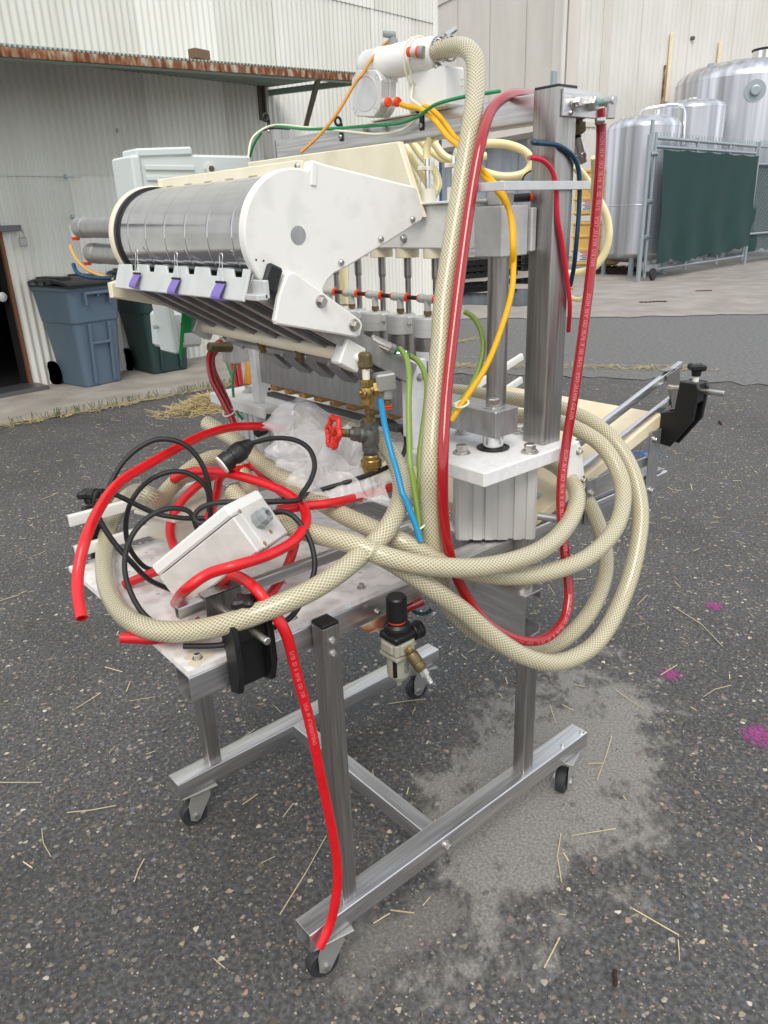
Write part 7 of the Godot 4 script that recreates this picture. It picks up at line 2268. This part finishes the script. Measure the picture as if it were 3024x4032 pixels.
	hose("blue_tube", "bright blue air tube from the solenoid down behind the hoses", "air tube", [Vector3(0.3581, 1.1824, -0.1406), Vector3(0.3426, 1.1697, -0.119), Vector3(0.3254, 1.1403, -0.0904), Vector3(0.3136, 1.1002, -0.0611), Vector3(0.3042, 1.0728, -0.0362), Vector3(0.2926, 1.0378, -0.0093), Vector3(0.2944, 1.0347, -0.0063), Vector3(0.2958, 0.9863, 0.0197), Vector3(0.295, 0.9566, 0.0341)], 0.0058, M.blue_tube, "")
	hose("pink_tube", "thin red air tube bowed across the front of the column", "air tube", [Vector3(0.7365, 1.6141, -0.1018), Vector3(0.6324, 1.606, -0.008), Vector3(0.6515, 1.6042, -0.008), Vector3(0.6722, 1.5975, -0.008), Vector3(0.6941, 1.58, -0.008), Vector3(0.7058, 1.5487, -0.008), Vector3(0.7129, 1.5017, -0.008), Vector3(0.7285, 1.4605, -0.008), Vector3(0.7548, 1.3792, -0.008), Vector3(0.7699, 1.3304, -0.01), Vector3(0.7972, 1.2727, -0.03)], 0.0046, M.pink_tube, "")
	hose("navy_tube", "thin dark blue air tube bowed across the front of the column", "air tube", [Vector3(0.746, 1.6453, -0.1099), Vector3(0.6321, 1.631, -0.008), Vector3(0.67, 1.6304, -0.008), Vector3(0.7072, 1.6274, -0.008), Vector3(0.7467, 1.614, -0.008), Vector3(0.7682, 1.595, -0.008), Vector3(0.7775, 1.568, -0.008), Vector3(0.7806, 1.5127, -0.008), Vector3(0.7805, 1.4479, -0.01), Vector3(0.7903, 1.4036, -0.02), Vector3(0.8094, 1.3658, -0.04)], 0.0046, M.navy_tube, "")
	hose("green_tube", "thin green tube clipped along the cross beam and rising behind the manifold base", "air tube", [Vector3(0.7185, 1.6828, -1.1311), Vector3(0.7114, 1.7213, -1.0867), Vector3(0.7147, 1.7543, -1.0309), Vector3(0.7058, 1.7565, -0.9696), Vector3(0.6727, 1.7294, -0.7734), Vector3(0.6708, 1.7172, -0.6289), Vector3(0.6651, 1.7129, -0.5616), Vector3(0.6752, 1.709, -0.4812), Vector3(0.6738, 1.7064, -0.4111), Vector3(0.6684, 1.7129, -0.349), Vector3(0.646, 1.7176, -0.3001), Vector3(0.643, 1.725, -0.2644), Vector3(0.6711, 1.7331, -0.2172), Vector3(0.7048, 1.7376, -0.1913), Vector3(0.7441, 1.7438, -0.1897)], 0.0036, M.green_tube, "")
	hose("white_wire", "white twisted wire hanging in a curve below the cross beam clips", "wire", [Vector3(0.7032, 1.8464, -0.4441), Vector3(0.6891, 1.8338, -0.4439), Vector3(0.6849, 1.8237, -0.4366), Vector3(0.6908, 1.8112, -0.4197), Vector3(0.6971, 1.8007, -0.4035), Vector3(0.6949, 1.7868, -0.3927), Vector3(0.6833, 1.7642, -0.3852), Vector3(0.6745, 1.749, -0.3791), Vector3(0.6761, 1.7407, -0.368), Vector3(0.6799, 1.7325, -0.355), Vector3(0.6754, 1.7227, -0.3482), Vector3(0.6853, 1.7133, -0.37), Vector3(0.6922, 1.7055, -0.3953), Vector3(0.6919, 1.6958, -0.4256), Vector3(0.6863, 1.6918, -0.4631), Vector3(0.6751, 1.6929, -0.508), Vector3(0.6617, 1.701, -0.5583), Vector3(0.6691, 1.711, -0.6272), Vector3(0.6901, 1.736, -0.7973), Vector3(0.7013, 1.7579, -0.974), Vector3(0.6547, 1.7293, -0.9983), Vector3(0.6303, 1.6773, -0.992)], 0.0028, M.tie_white, "")
	hose("amber_tube", "amber air tube looping from the manifold elbow down to the tank wall", "air tube", [Vector3(0.719, 1.882, -0.4771), Vector3(0.7035, 1.8741, -0.486), Vector3(0.6825, 1.855, -0.4938), Vector3(0.6601, 1.8312, -0.5003), Vector3(0.6403, 1.8053, -0.5036), Vector3(0.6348, 1.803, -0.507), Vector3(0.58, 1.7337, -0.5172), Vector3(0.5358, 1.688, -0.5307), Vector3(0.4949, 1.654, -0.5474)], 0.0036, M.amber_tube, "")
	hose("navy_tube", "dark blue tube drooping from the lower end cylinder at the drum's far side", "air tube", [Vector3(0.1148, 1.4344, -1.0038), Vector3(0.1119, 1.4172, -0.9835), Vector3(0.1221, 1.4066, -0.9555), Vector3(0.1426, 1.4025, -0.9224), Vector3(0.1695, 1.4024, -0.8859)], 0.0050, M.navy_tube, "")
	hose("amber_tube", "tan tube drooping from the upper end cylinder at the drum's far side", "air tube", [Vector3(0.129, 1.4761, -1.0413), Vector3(0.1243, 1.4622, -1.0213), Vector3(0.1238, 1.4411, -0.9941), Vector3(0.1332, 1.4199, -0.9587), Vector3(0.1527, 1.4055, -0.9182), Vector3(0.166, 1.4001, -0.8876)], 0.0046, mat("tan_tube", Color(0.78, 0.62, 0.36), 0.35), "")
	hose("black_air_line", "short black tube from the elbow under the far tower plate", "air tube", [Vector3(0.4975, 1.0212, -0.7812), Vector3(0.4922, 1.0096, -0.7796), Vector3(0.4863, 0.9956, -0.7774)], 0.011, M.black_rubber, "")
	# clear tubing behind the head
	hose("clear_tube", "clear yellowish tube arching from the first inlet over the filler bar", "clear tubing", [Vector3(0.6695, 1.6115, -0.3242), Vector3(0.691, 1.6426, -0.3501), Vector3(0.7176, 1.6686, -0.3692), Vector3(0.7594, 1.681, -0.3826), Vector3(0.8056, 1.684, -0.3876), Vector3(0.8295, 1.6769, -0.3641), Vector3(0.8431, 1.6565, -0.3423)], 0.0088, M.clear_tube, "clear yellow product tubes")
	hose("clear_tube", "clear yellowish tube in a wide oval ring beside the column", "clear tubing", [Vector3(0.7833, 1.6255, -0.3484), Vector3(0.8335, 1.6545, -0.3913), Vector3(0.8616, 1.6641, -0.3827), Vector3(0.8978, 1.6666, -0.3638), Vector3(0.9394, 1.6638, -0.3377), Vector3(0.974, 1.6471, -0.3102), Vector3(0.9859, 1.6226, -0.2978), Vector3(0.9729, 1.6004, -0.3073), Vector3(0.9432, 1.5941, -0.3388), Vector3(0.9118, 1.6027, -0.3694), Vector3(0.8836, 1.6227, -0.4032), Vector3(0.8676, 1.638, -0.4243)], 0.0098, M.clear_tube, "clear yellow product tubes")
	var bundle := -1
	for q in [[Vector3(0.8916, 1.7, -0.6459), Vector3(0.8947, 1.6594, -0.6225), Vector3(0.9039, 1.6139, -0.5916), Vector3(0.9106, 1.5731, -0.5651), Vector3(0.8941, 1.5537, -0.5689), Vector3(0.8773, 1.559, -0.5857)], [Vector3(0.866, 1.6991, -0.5968), Vector3(0.8785, 1.6547, -0.5637), Vector3(0.8933, 1.6189, -0.533), Vector3(0.8906, 1.5839, -0.5174), Vector3(0.8727, 1.5585, -0.5193)], [Vector3(0.8707, 1.6837, -0.5151), Vector3(0.8817, 1.649, -0.4881), Vector3(0.9028, 1.6374, -0.4646), Vector3(0.9286, 1.6425, -0.4457), Vector3(0.9607, 1.6453, -0.4204)], [Vector3(0.8989, 1.7002, -0.5979), Vector3(0.9129, 1.6729, -0.5723), Vector3(0.934, 1.6454, -0.5406), Vector3(0.9564, 1.6354, -0.5168)], [Vector3(0.9088, 1.6848, -0.6657), Vector3(0.9071, 1.6392, -0.6438), Vector3(0.909, 1.5934, -0.6188), Vector3(0.9124, 1.5659, -0.6019)]]:
		bundle += 1
		hose("clear_tube", ["clear yellowish tube in the bundle, hugging the tank wall's slanted end", "clear yellowish tube in the bundle, second from the tank wall's slanted end", "clear yellowish tube in the bundle, highest arch behind the first inlet", "clear yellowish tube in the bundle, running from the beam to the second inlet", "clear yellowish tube deepest in the bundle behind the tank wall"][bundle], "clear tubing", q, 0.0098, M.clear_tube, "clear yellow product tubes")
	hose("clear_tube", "clear yellowish tube bulging out to the right behind the red air hose", "clear tubing", [Vector3(0.9105, 1.6036, -0.1192), Vector3(0.9595, 1.5714, -0.1178), Vector3(0.982, 1.5289, -0.0983), Vector3(0.9981, 1.4902, -0.086), Vector3(1.0013, 1.447, -0.0824), Vector3(0.9957, 1.4123, -0.0902), Vector3(0.9824, 1.3862, -0.109), Vector3(0.9607, 1.377, -0.1433), Vector3(0.9389, 1.3767, -0.1614)], 0.0088, M.clear_tube, "clear yellow product tubes")
	hose("clear_tube", "clear yellowish tube dropping to a low bend right of the column", "clear tubing", [Vector3(0.89, 1.6146, -0.058), Vector3(0.9258, 1.5773, -0.079), Vector3(0.9527, 1.5168, -0.0956), Vector3(0.9518, 1.4493, -0.0898), Vector3(0.9533, 1.3887, -0.0856), Vector3(0.9592, 1.3528, -0.0902), Vector3(0.9546, 1.3231, -0.1069), Vector3(0.9534, 1.3196, -0.134), Vector3(0.9599, 1.3315, -0.1627)], 0.0058, M.clear_tube, "clear yellow product tubes")
	hose("clear_tube", "clear yellowish tube standing upright between the filling tubes", "clear tubing", [Vector3(0.7551, 1.2902, -0.7599), Vector3(0.7686, 1.3394, -0.7738), Vector3(0.7851, 1.3938, -0.7879)], 0.013, M.clear_tube, "clear yellow product tubes")
	hose("thin_wire", "thin dark wire curling up from the column strap", "wire", [Vector3(0.7569, 1.575, -0.1347), Vector3(0.7617, 1.5842, -0.1354), Vector3(0.7686, 1.5892, -0.1323), Vector3(0.7757, 1.5929, -0.1282)], 0.0016, M.bark, "")
	hose("red_air_line", "dark red hose stub leaving the back of the regulator", "air line", [Vector3(0.3404, 0.7596, -0.065), Vector3(0.3505, 0.765, -0.0594), Vector3(0.3615, 0.7697, -0.0526), Vector3(0.3726, 0.7744, -0.0458)], 0.0095, M.clear_red_hose, "")
	hose("green_tube", "dark green tube loop hanging under the deck beside the regulator", "air tube", [Vector3(0.3913, 0.725, -0.1028), Vector3(0.3956, 0.7178, -0.0955), Vector3(0.4048, 0.7142, -0.0861), Vector3(0.4157, 0.7168, -0.0783), Vector3(0.4239, 0.7234, -0.0748)], 0.004, mat("dark_green_tube", Color(0.08, 0.25, 0.24), 0.35), "")
	for q in [["red", 1.69, [Vector3(0.6404, 0.8102, -0.1205), Vector3(0.6453, 0.7982, -0.1104), Vector3(0.6385, 0.7716, -0.1024)]], ["navy", 1.69, [Vector3(0.6282, 0.8108, -0.131), Vector3(0.6289, 0.7956, -0.1227), Vector3(0.6223, 0.7724, -0.1163)]], ["red", 1.8, [Vector3(0.7111, 0.7884, -0.1204), Vector3(0.696, 0.7701, -0.1236), Vector3(0.6832, 0.7499, -0.1239)]]]:
		hose("%s_tube" % q[0], "thin %s tube hanging under the near lift cylinder" % ("dark blue" if q[0] == "navy" else ("left hand red" if q[1] < 1.7 else "slanting red")), "air tube", q[2], 0.004, M.pink_tube if q[0] == "red" else M.navy_tube, "thin tubes under the near cylinder")
	# cable ties
	for q in [[Vector3(0.5794, 1.561, -0.049), 0.017, "white cable tie holding the yellow tubes to the column strap"], [Vector3(0.4584, 1.1772, -0.0193), 0.013, "white cable tie joining the yellow and olive tubes at the cross head"], [Vector3(0.3122, 0.9785, 0.0094), 0.013, "white cable tie round the green tubes low beside the braided hose"], [Vector3(0.408, 1.0323, -0.8475), 0.016, "white cable tie round the red air lines behind the far tower"]]:
		st = MB.new()
		var ring := PackedVector3Array()
		var tx := Vector3(0.35, -0.8, 0.0).normalized()
		var tt := MB.along(q[0], q[0] + tx)
		for i in 29: ring.append(tt * Vector3(cos(TAU * i / 28.0) * q[1], 0, sin(TAU * i / 28.0) * q[1]))
		st.tube(ring, 0.0022, 8)
		st.box(Transform3D(Basis(), tt * Vector3(-q[1] * 0.5, 0, q[1] * 0.9)), Vector3(0.009, 0.009, 0.008), 0.001)
		tag(part("cable_tie", st, M.tie_white), q[2], "cable tie")

	# ---- the black power cord with its taped plug
	var pc := thing("power_cord", "thick black power cord lying in loops over the hoses, ending in a taped plug", "power cord")
	for q in [[Vector3(0.1724, 1.098, -0.3362), Vector3(0.2022, 1.1108, -0.293), Vector3(0.2244, 1.1109, -0.2496), Vector3(0.2317, 1.0975, -0.2119), Vector3(0.2214, 1.0734, -0.1832), Vector3(0.1969, 1.0506, -0.1672), Vector3(0.168, 1.0337, -0.1578), Vector3(0.1532, 1.031, -0.1438), Vector3(0.1141, 1.036, -0.1541), Vector3(0.058, 1.0437, -0.18), Vector3(0.0223, 1.0443, -0.21), Vector3(-0.0037, 1.0367, -0.2279), Vector3(-0.0172, 1.0227, -0.232), Vector3(-0.014, 1.0109, -0.2232), Vector3(0.0078, 1.0142, -0.2067)], [Vector3(0.5241, 1.0649, -0.3897), Vector3(0.5236, 1.0785, -0.3411), Vector3(0.5188, 1.0807, -0.2903), Vector3(0.5049, 1.0613, -0.236), Vector3(0.4375, 1.0457, -0.1723), Vector3(0.3788, 1.0351, -0.1599), Vector3(0.2957, 1.0269, -0.169), Vector3(0.2418, 1.0109, -0.2058), Vector3(0.2056, 0.9993, -0.2301), Vector3(0.182, 0.9976, -0.2488)], [Vector3(0.094, 1.0233, -0.1395), Vector3(0.1066, 1.0271, -0.1216), Vector3(0.1164, 1.0152, -0.098), Vector3(0.1206, 0.9841, -0.0693), Vector3(0.1131, 0.9474, -0.0475), Vector3(0.0977, 0.9223, -0.0382), Vector3(0.0658, 0.8839, -0.0358), Vector3(0.0322, 0.8714, -0.0279), Vector3(-0.0257, 0.86, -0.041), Vector3(-0.0796, 0.858, -0.0555), Vector3(-0.1276, 0.856, -0.1007)], [Vector3(0.0632, 0.9677, -0.3326), Vector3(0.067, 1.0039, -0.3305), Vector3(0.0685, 1.0436, -0.3321), Vector3(0.0614, 1.087, -0.3426), Vector3(0.0395, 1.1219, -0.3613), Vector3(0.0006, 1.1346, -0.3827), Vector3(-0.0403, 1.1213, -0.3925), Vector3(-0.0758, 1.0977, -0.3926), Vector3(-0.1053, 1.0667, -0.3839), Vector3(-0.1247, 1.0565, -0.3528), Vector3(-0.1457, 1.0617, -0.331), Vector3(-0.1432, 1.0606, -0.3564), Vector3(-0.1282, 1.0657, -0.3745), Vector3(-0.102, 1.0515, -0.3733), Vector3(-0.0697, 1.0253, -0.361), Vector3(-0.0363, 1.0001, -0.3482), Vector3(0.003, 0.9878, -0.3231), Vector3(0.0386, 0.9827, -0.3048)], [Vector3(-0.1409, 1.0788, -0.3357), Vector3(-0.15, 1.055, -0.3452), Vector3(-0.148, 1.0205, -0.3399), Vector3(-0.1356, 0.9777, -0.3216), Vector3(-0.1179, 0.9397, -0.3014), Vector3(-0.0868, 0.8899, -0.3139), Vector3(-0.0448, 0.85, -0.3224)], [Vector3(0.065, 0.9797, -0.3373), Vector3(0.0684, 1.0277, -0.3421), Vector3(0.043, 1.0604, -0.3633), Vector3(0.0065, 1.0664, -0.38), Vector3(-0.0353, 1.0515, -0.3904), Vector3(-0.0706, 1.0219, -0.388), Vector3(-0.0801, 0.9696, -0.4087), Vector3(-0.0762, 0.9191, -0.4192), Vector3(-0.0559, 0.8736, -0.4187), Vector3(-0.0293, 0.85, -0.4241)], [Vector3(0.0131, 0.9714, -0.2924), Vector3(0.0055, 1.007, -0.2959), Vector3(-0.023, 1.0203, -0.3055), Vector3(-0.0587, 1.0172, -0.3127), Vector3(-0.0953, 0.998, -0.3124), Vector3(-0.1224, 0.971, -0.3026), Vector3(-0.1399, 0.9405, -0.2828), Vector3(-0.1469, 0.9102, -0.2546), Vector3(-0.1425, 0.8781, -0.2306), Vector3(-0.1319, 0.858, -0.2077)]]:
		st = MB.new()
		st.tube(smooth(q, 0.005), 0.0050, 12)
		part("cord_loop", st, M.black_rubber, pc)
	st = MB.new()
	var g0: Vector3 = Vector3(0.1072, 1.0645, -0.3455)
	var g1: Vector3 = Vector3(0.1745, 1.0996, -0.3353)
	st.lathe(MB.along(g0, g1), [Vector2(0, 0.004), Vector2(0.0195, 0.004), Vector2(0.0205, 0.007), Vector2(0.0205, 0.022), Vector2(0.0175, 0.023), Vector2(0.0175, 0.028), Vector2(0.019, 0.030), Vector2(0.0195, 0.044), Vector2(0.017, 0.052), Vector2(0.010, 0.064), Vector2(0.0065, 0.074), Vector2(0.0, 0.076)], 26)
	part("plug", st, M.black_plastic, pc)
	st = MB.new()
	st.lathe(MB.along(g0, g1), [Vector2(0, 0), Vector2(0.0185, 0), Vector2(0.0195, 0.001), Vector2(0.0195, 0.0045), Vector2(0, 0.0045)], 26)
	part("plug_face", st, M.white_gloss, pc)
	st = MB.new()
	for i in 26:
		var th := i * 1.3
		var pos := g0.lerp(g1, 0.46 + 0.5 * i / 26.0)
		var tt := MB.along(pos, pos + (g1 - g0))
		var rr := 0.0205 * (1.0 - 0.55 * maxf(0.0, (i - 9) / 17.0))
		st.lathe(tt * Transform3D(Basis(Vector3.UP, th) * Basis(Vector3.RIGHT, 0.16 * sin(i * 2.1)), Vector3.ZERO), [Vector2(rr * 0.6, -0.006), Vector2(rr * 0.97, -0.004), Vector2(rr, 0.002), Vector2(rr * 0.93, 0.005), Vector2(rr * 0.5, 0.006)], 14, true)
	part("tape_wrap", st, M.black_rubber, pc)

	# ---- grey electrical box
	var A: Vector3 = Vector3(-0.0147, 1.066, -0.0981)
	var A2: Vector3 = Vector3(-0.1013, 0.9339, -0.2412)
	var B: Vector3 = Vector3(0.0744, 1.0768, -0.1622)
	var D: Vector3 = Vector3(0.0061, 1.0038, -0.049)
	var x := (A2 - A).normalized()
	var y := ((A - D) - x * (A - D).dot(x)).normalized()
	var z := x.cross(y)
	if z.dot(B - A) < 0: z = -z
	var L := A.distance_to(A2)
	var H := A.distance_to(D)
	var W: float = absf((B - A).dot(z))
	if x.cross(y).dot(z) < 0:
		x = -x
		A = A2
	var bt := Transform3D(Basis(x, y, z), A)
	var bx := thing("control_box", "grey white electrical box with a cable gland, lying tilted on the hose pile", "electrical box")
	st = MB.new()
	st.box(bt * Transform3D(Basis(), Vector3(L / 2, -H / 2, W * 0.60)), Vector3(L, H, W * 0.78), 0.003)
	part("box_body", st, M.grey_box, bx)
	st = MB.new()
	st.box(bt * Transform3D(Basis(), Vector3(L / 2, 0.004, W * 0.5)), Vector3(L * 1.004, 0.022, W * 1.004), 0.004)
	part("box_lid", st, M.white_gloss, bx)
	st = MB.new()
	st.box(bt * Transform3D(Basis(), Vector3(L / 2, -H / 2 - 0.004, W * 0.11)), Vector3(L, H - 0.010, W * 0.215), 0.003)
	part("box_wall", st, M.grey_box, bx)
	var gl0: Vector3 = Vector3(0.0424, 1.0411, -0.0937)
	var endn := x if (bt.affine_inverse() * gl0).x > L / 2 else -x
	gl0 = bt * Vector3(L if endn == x else 0.0, (bt.affine_inverse() * gl0).y, (bt.affine_inverse() * gl0).z)
	st = MB.new()
	st.hexa(MB.along(gl0, gl0 + endn), [Vector2(0, 0), Vector2(0.0165, 0), Vector2(0.0165, 0.010), Vector2(0.014, 0.011), Vector2(0.0148, 0.017), Vector2(0.0145, 0.024), Vector2(0.0095, 0.028), Vector2(0.0065, 0.028), Vector2(0.0065, 0.018)], 8)
	part("cable_gland", st, M.gland_grey, bx)
	for q in [Vector3(0.0703, 1.0346, -0.0671), Vector3(0.0346, 1.0149, -0.0588), Vector3(0.0107, 1.0632, -0.1035)]:
		st = MB.new()
		var lq: Vector3 = bt.affine_inverse() * q
		var sp: Vector3 = bt * Vector3(L + 0.0002 if endn == x else -0.0002, lq.y, lq.z)
		st.lathe(MB.along(sp, sp + endn), [Vector2(0.0045, 0), Vector2(0.003, 0.0006), Vector2(0, 0.0008)], 9)
		part("rust_spot", st, M.rust, bx)

	# ---- crumpled plastic bag
	var C00: Vector3 = Vector3(0.2689, 1.0911, -0.448)
	var C10: Vector3 = Vector3(0.5011, 1.0736, -0.3294)
	var C01: Vector3 = Vector3(0.1932, 1.0077, -0.2027)
	var C11: Vector3 = Vector3(0.3388, 0.9859, -0.1122)
	var fwd := ((C10 - C00).cross(C01 - C00)).normalized()
	if fwd.dot(Vector3(-0.6, 0.3, 0.7)) < 0: fwd = -fwd
	st = MB.new()
	var nu := 90
	for sd in [1.0, -1.0]:
		var base := st.v.size()
		for j in nu + 1:
			for i in nu + 1:
				var u := float(i) / nu
				var w := float(j) / nu
				var e := pow(maxf(0.0, sin(PI * u) * sin(PI * w)), 0.45)
				var q := Vector2(u * 3.0, w * 3.0)
				var warp := Vector2(bagf(q, 61, 0.9), bagf(q, 62, 0.9)) * 0.35
				var cr := bagf(q + warp, 57, 0.7) * 0.035 + (0.35 - absf(bagf(q + warp, 51, 1.0))) * 0.008 + (0.3 - pow(absf(bagf(q * Vector2(0.6, 1.7) + warp * 0.6, 52, 2.2)) + 0.02, 0.6)) * 0.007 + bagf(q * Vector2(1.6, 0.8) + warp, 54, 5.0) * 0.002
				var top := 0.060 * exp(-pow((u - 0.32) / 0.2, 2.0)) * pow(1.0 - w, 2.0)
				var p := C00.lerp(C10, u).lerp(C01.lerp(C11, u), w) + Vector3.UP * top
				p += Vector3.UP * (0.02 * bagf(Vector2(u * 4.0, w * 0.5), 55, 1.0)) * (1.0 - w) + (C10 - C00).normalized() * 0.03 * bagf(Vector2(u * 0.5, w * 4.0), 56, 1.0)
				p += fwd * sd * (0.005 + 0.020 * e + cr * (0.2 + e))
				st.vert(p, fwd * sd, Vector2(u, w))
		for j in nu:
			for i in nu:
				var a := base + j * (nu + 1) + i
				if sd > 0: st.idx.append_array([a, a + 1, a + nu + 2, a, a + nu + 2, a + nu + 1])
				else: st.idx.append_array([a, a + nu + 2, a + 1, a, a + nu + 1, a + nu + 2])
	var acc := PackedVector3Array()
	acc.resize(st.v.size())
	for i in range(0, st.idx.size(), 3):
		var a := st.idx[i]
		var b := st.idx[i + 1]
		var c := st.idx[i + 2]
		var nn := (st.v[c] - st.v[a]).cross(st.v[b] - st.v[a])
		acc[a] += nn; acc[b] += nn; acc[c] += nn
	for i in acc.size(): st.n[i] = acc[i].normalized()
	tag(part("plastic_bag", st, M.bag), "crumpled clear plastic bag stuffed behind the red handwheel", "plastic bag")
	# clear tub on the deck
	var tb := thing("clear_tub", "clear plastic tub lying at the deck's far side behind the hoses", "tub")
	st = MB.new()
	var tp: Vector3 = Vector3(0.0766, 0.9257, -0.4678)
	st.box(Transform3D(Basis(Vector3.UP, 0.3), tp), Vector3(0.16, 0.06, 0.10), 0.012)
	part("tub_body", st, M.tub, tb)
	st = MB.new()
	st.box(Transform3D(Basis(Vector3.UP, 0.3), tp + Vector3(0, 0.035, 0)), Vector3(0.18, 0.008, 0.12), 0.003)
	part("tub_rim", st, M.tub, tb)

	# ---- green tag
	st = MB.new()
	var t0: Array = [Vector3(0.2512, 1.3319, -0.7258), Vector3(0.2654, 1.3295, -0.7407), Vector3(0.2434, 1.2735, -0.7164), Vector3(0.2179, 1.2184, -0.6955), Vector3(0.2128, 1.2352, -0.6944)]
	st.tri(t0[0], t0[4], t0[2]); st.tri(t0[0], t0[2], t0[1]); st.tri(t0[4], t0[3], t0[2])
	var t1: Array = [Vector3(0.2672, 1.329, -0.746), Vector3(0.2982, 1.3204, -0.7786), Vector3(0.3092, 1.2676, -0.7704), Vector3(0.2487, 1.2756, -0.727)]
	st.quad(t1[0], t1[3], t1[2], t1[1])
	var tg := part("inspection_tag", st, M.tag_green)
	tag(tg, "bright green folded paper tag hanging below the far side of the chute", "tag")
	st = MB.new()
	for k in 5:
		var a: Vector3 = Vector3(0.2391, 1.2988, -0.7161)
		st.box(Transform3D(Basis(Vector3.UP, 0.6), a + Vector3(0, -0.010 * k, 0)), Vector3(0.006 + 0.002 * (k % 2), 0.003, 0.001), 0.0)
	part("tag_writing", st, M.black_plastic, tg)

	# ---- purple binder clips on the notched lip
	for q in [[Vector3(0.107, 1.412, -0.6197), "purple binder clip at the far end of the notched white lip"], [Vector3(0.107, 1.4076, -0.4408), "purple binder clip in the middle of the notched white lip"], [Vector3(0.107, 1.4069, -0.2678), "purple binder clip nearest the viewer on the notched white lip"]]:
		var cp := thing("binder_clip", q[1], "binder clip", Vector3.ZERO, "purple binder clips on the lip")
		var c: Vector3 = q[0]
		st = MB.new()
		var prof := PackedVector2Array([Vector2(-0.0015, 0.012), Vector2(-0.0085, -0.008), Vector2(-0.0095, -0.014), Vector2(-0.008, -0.018), Vector2(0.010, -0.0185), Vector2(0.010, -0.017), Vector2(-0.0065, -0.0165), Vector2(-0.0075, -0.0135), Vector2(-0.0065, -0.008), Vector2(0.0, 0.0115)])
		st.ext(Transform3D(Basis(Vector3.BACK, -0.30), c - Vector3(0, 0, 0.0155)), prof, 0.031, 0.0003)
		part("clip_spring", st, M.purple_clip, cp)
		st = MB.new()
		st.cyl(c + Vector3(0.002, 0.012, -0.0165), c + Vector3(0.002, 0.012, 0.0165), 0.0022, 0.0022, 10)
		part("clip_rim", st, M.clip_purple_dark, cp)
		st = MB.new()
		var hv := []
		for e in [[-0.0065, 0.012], [-0.0055, 0.03], [-0.003, 0.045], [-0.0045, 0.052], [-0.0035, 0.058], [0.0, 0.0605], [0.0035, 0.058], [0.0045, 0.052], [0.003, 0.045], [0.0055, 0.03], [0.0065, 0.012]]:
			hv.append(c + Vector3(0.002 + (e[1] - 0.012) * 0.15, e[1], e[0] * 1.3))
		st.tube(smooth(hv, 0.002), 0.0009, 8)
		part("clip_handle", st, M.polished, cp)
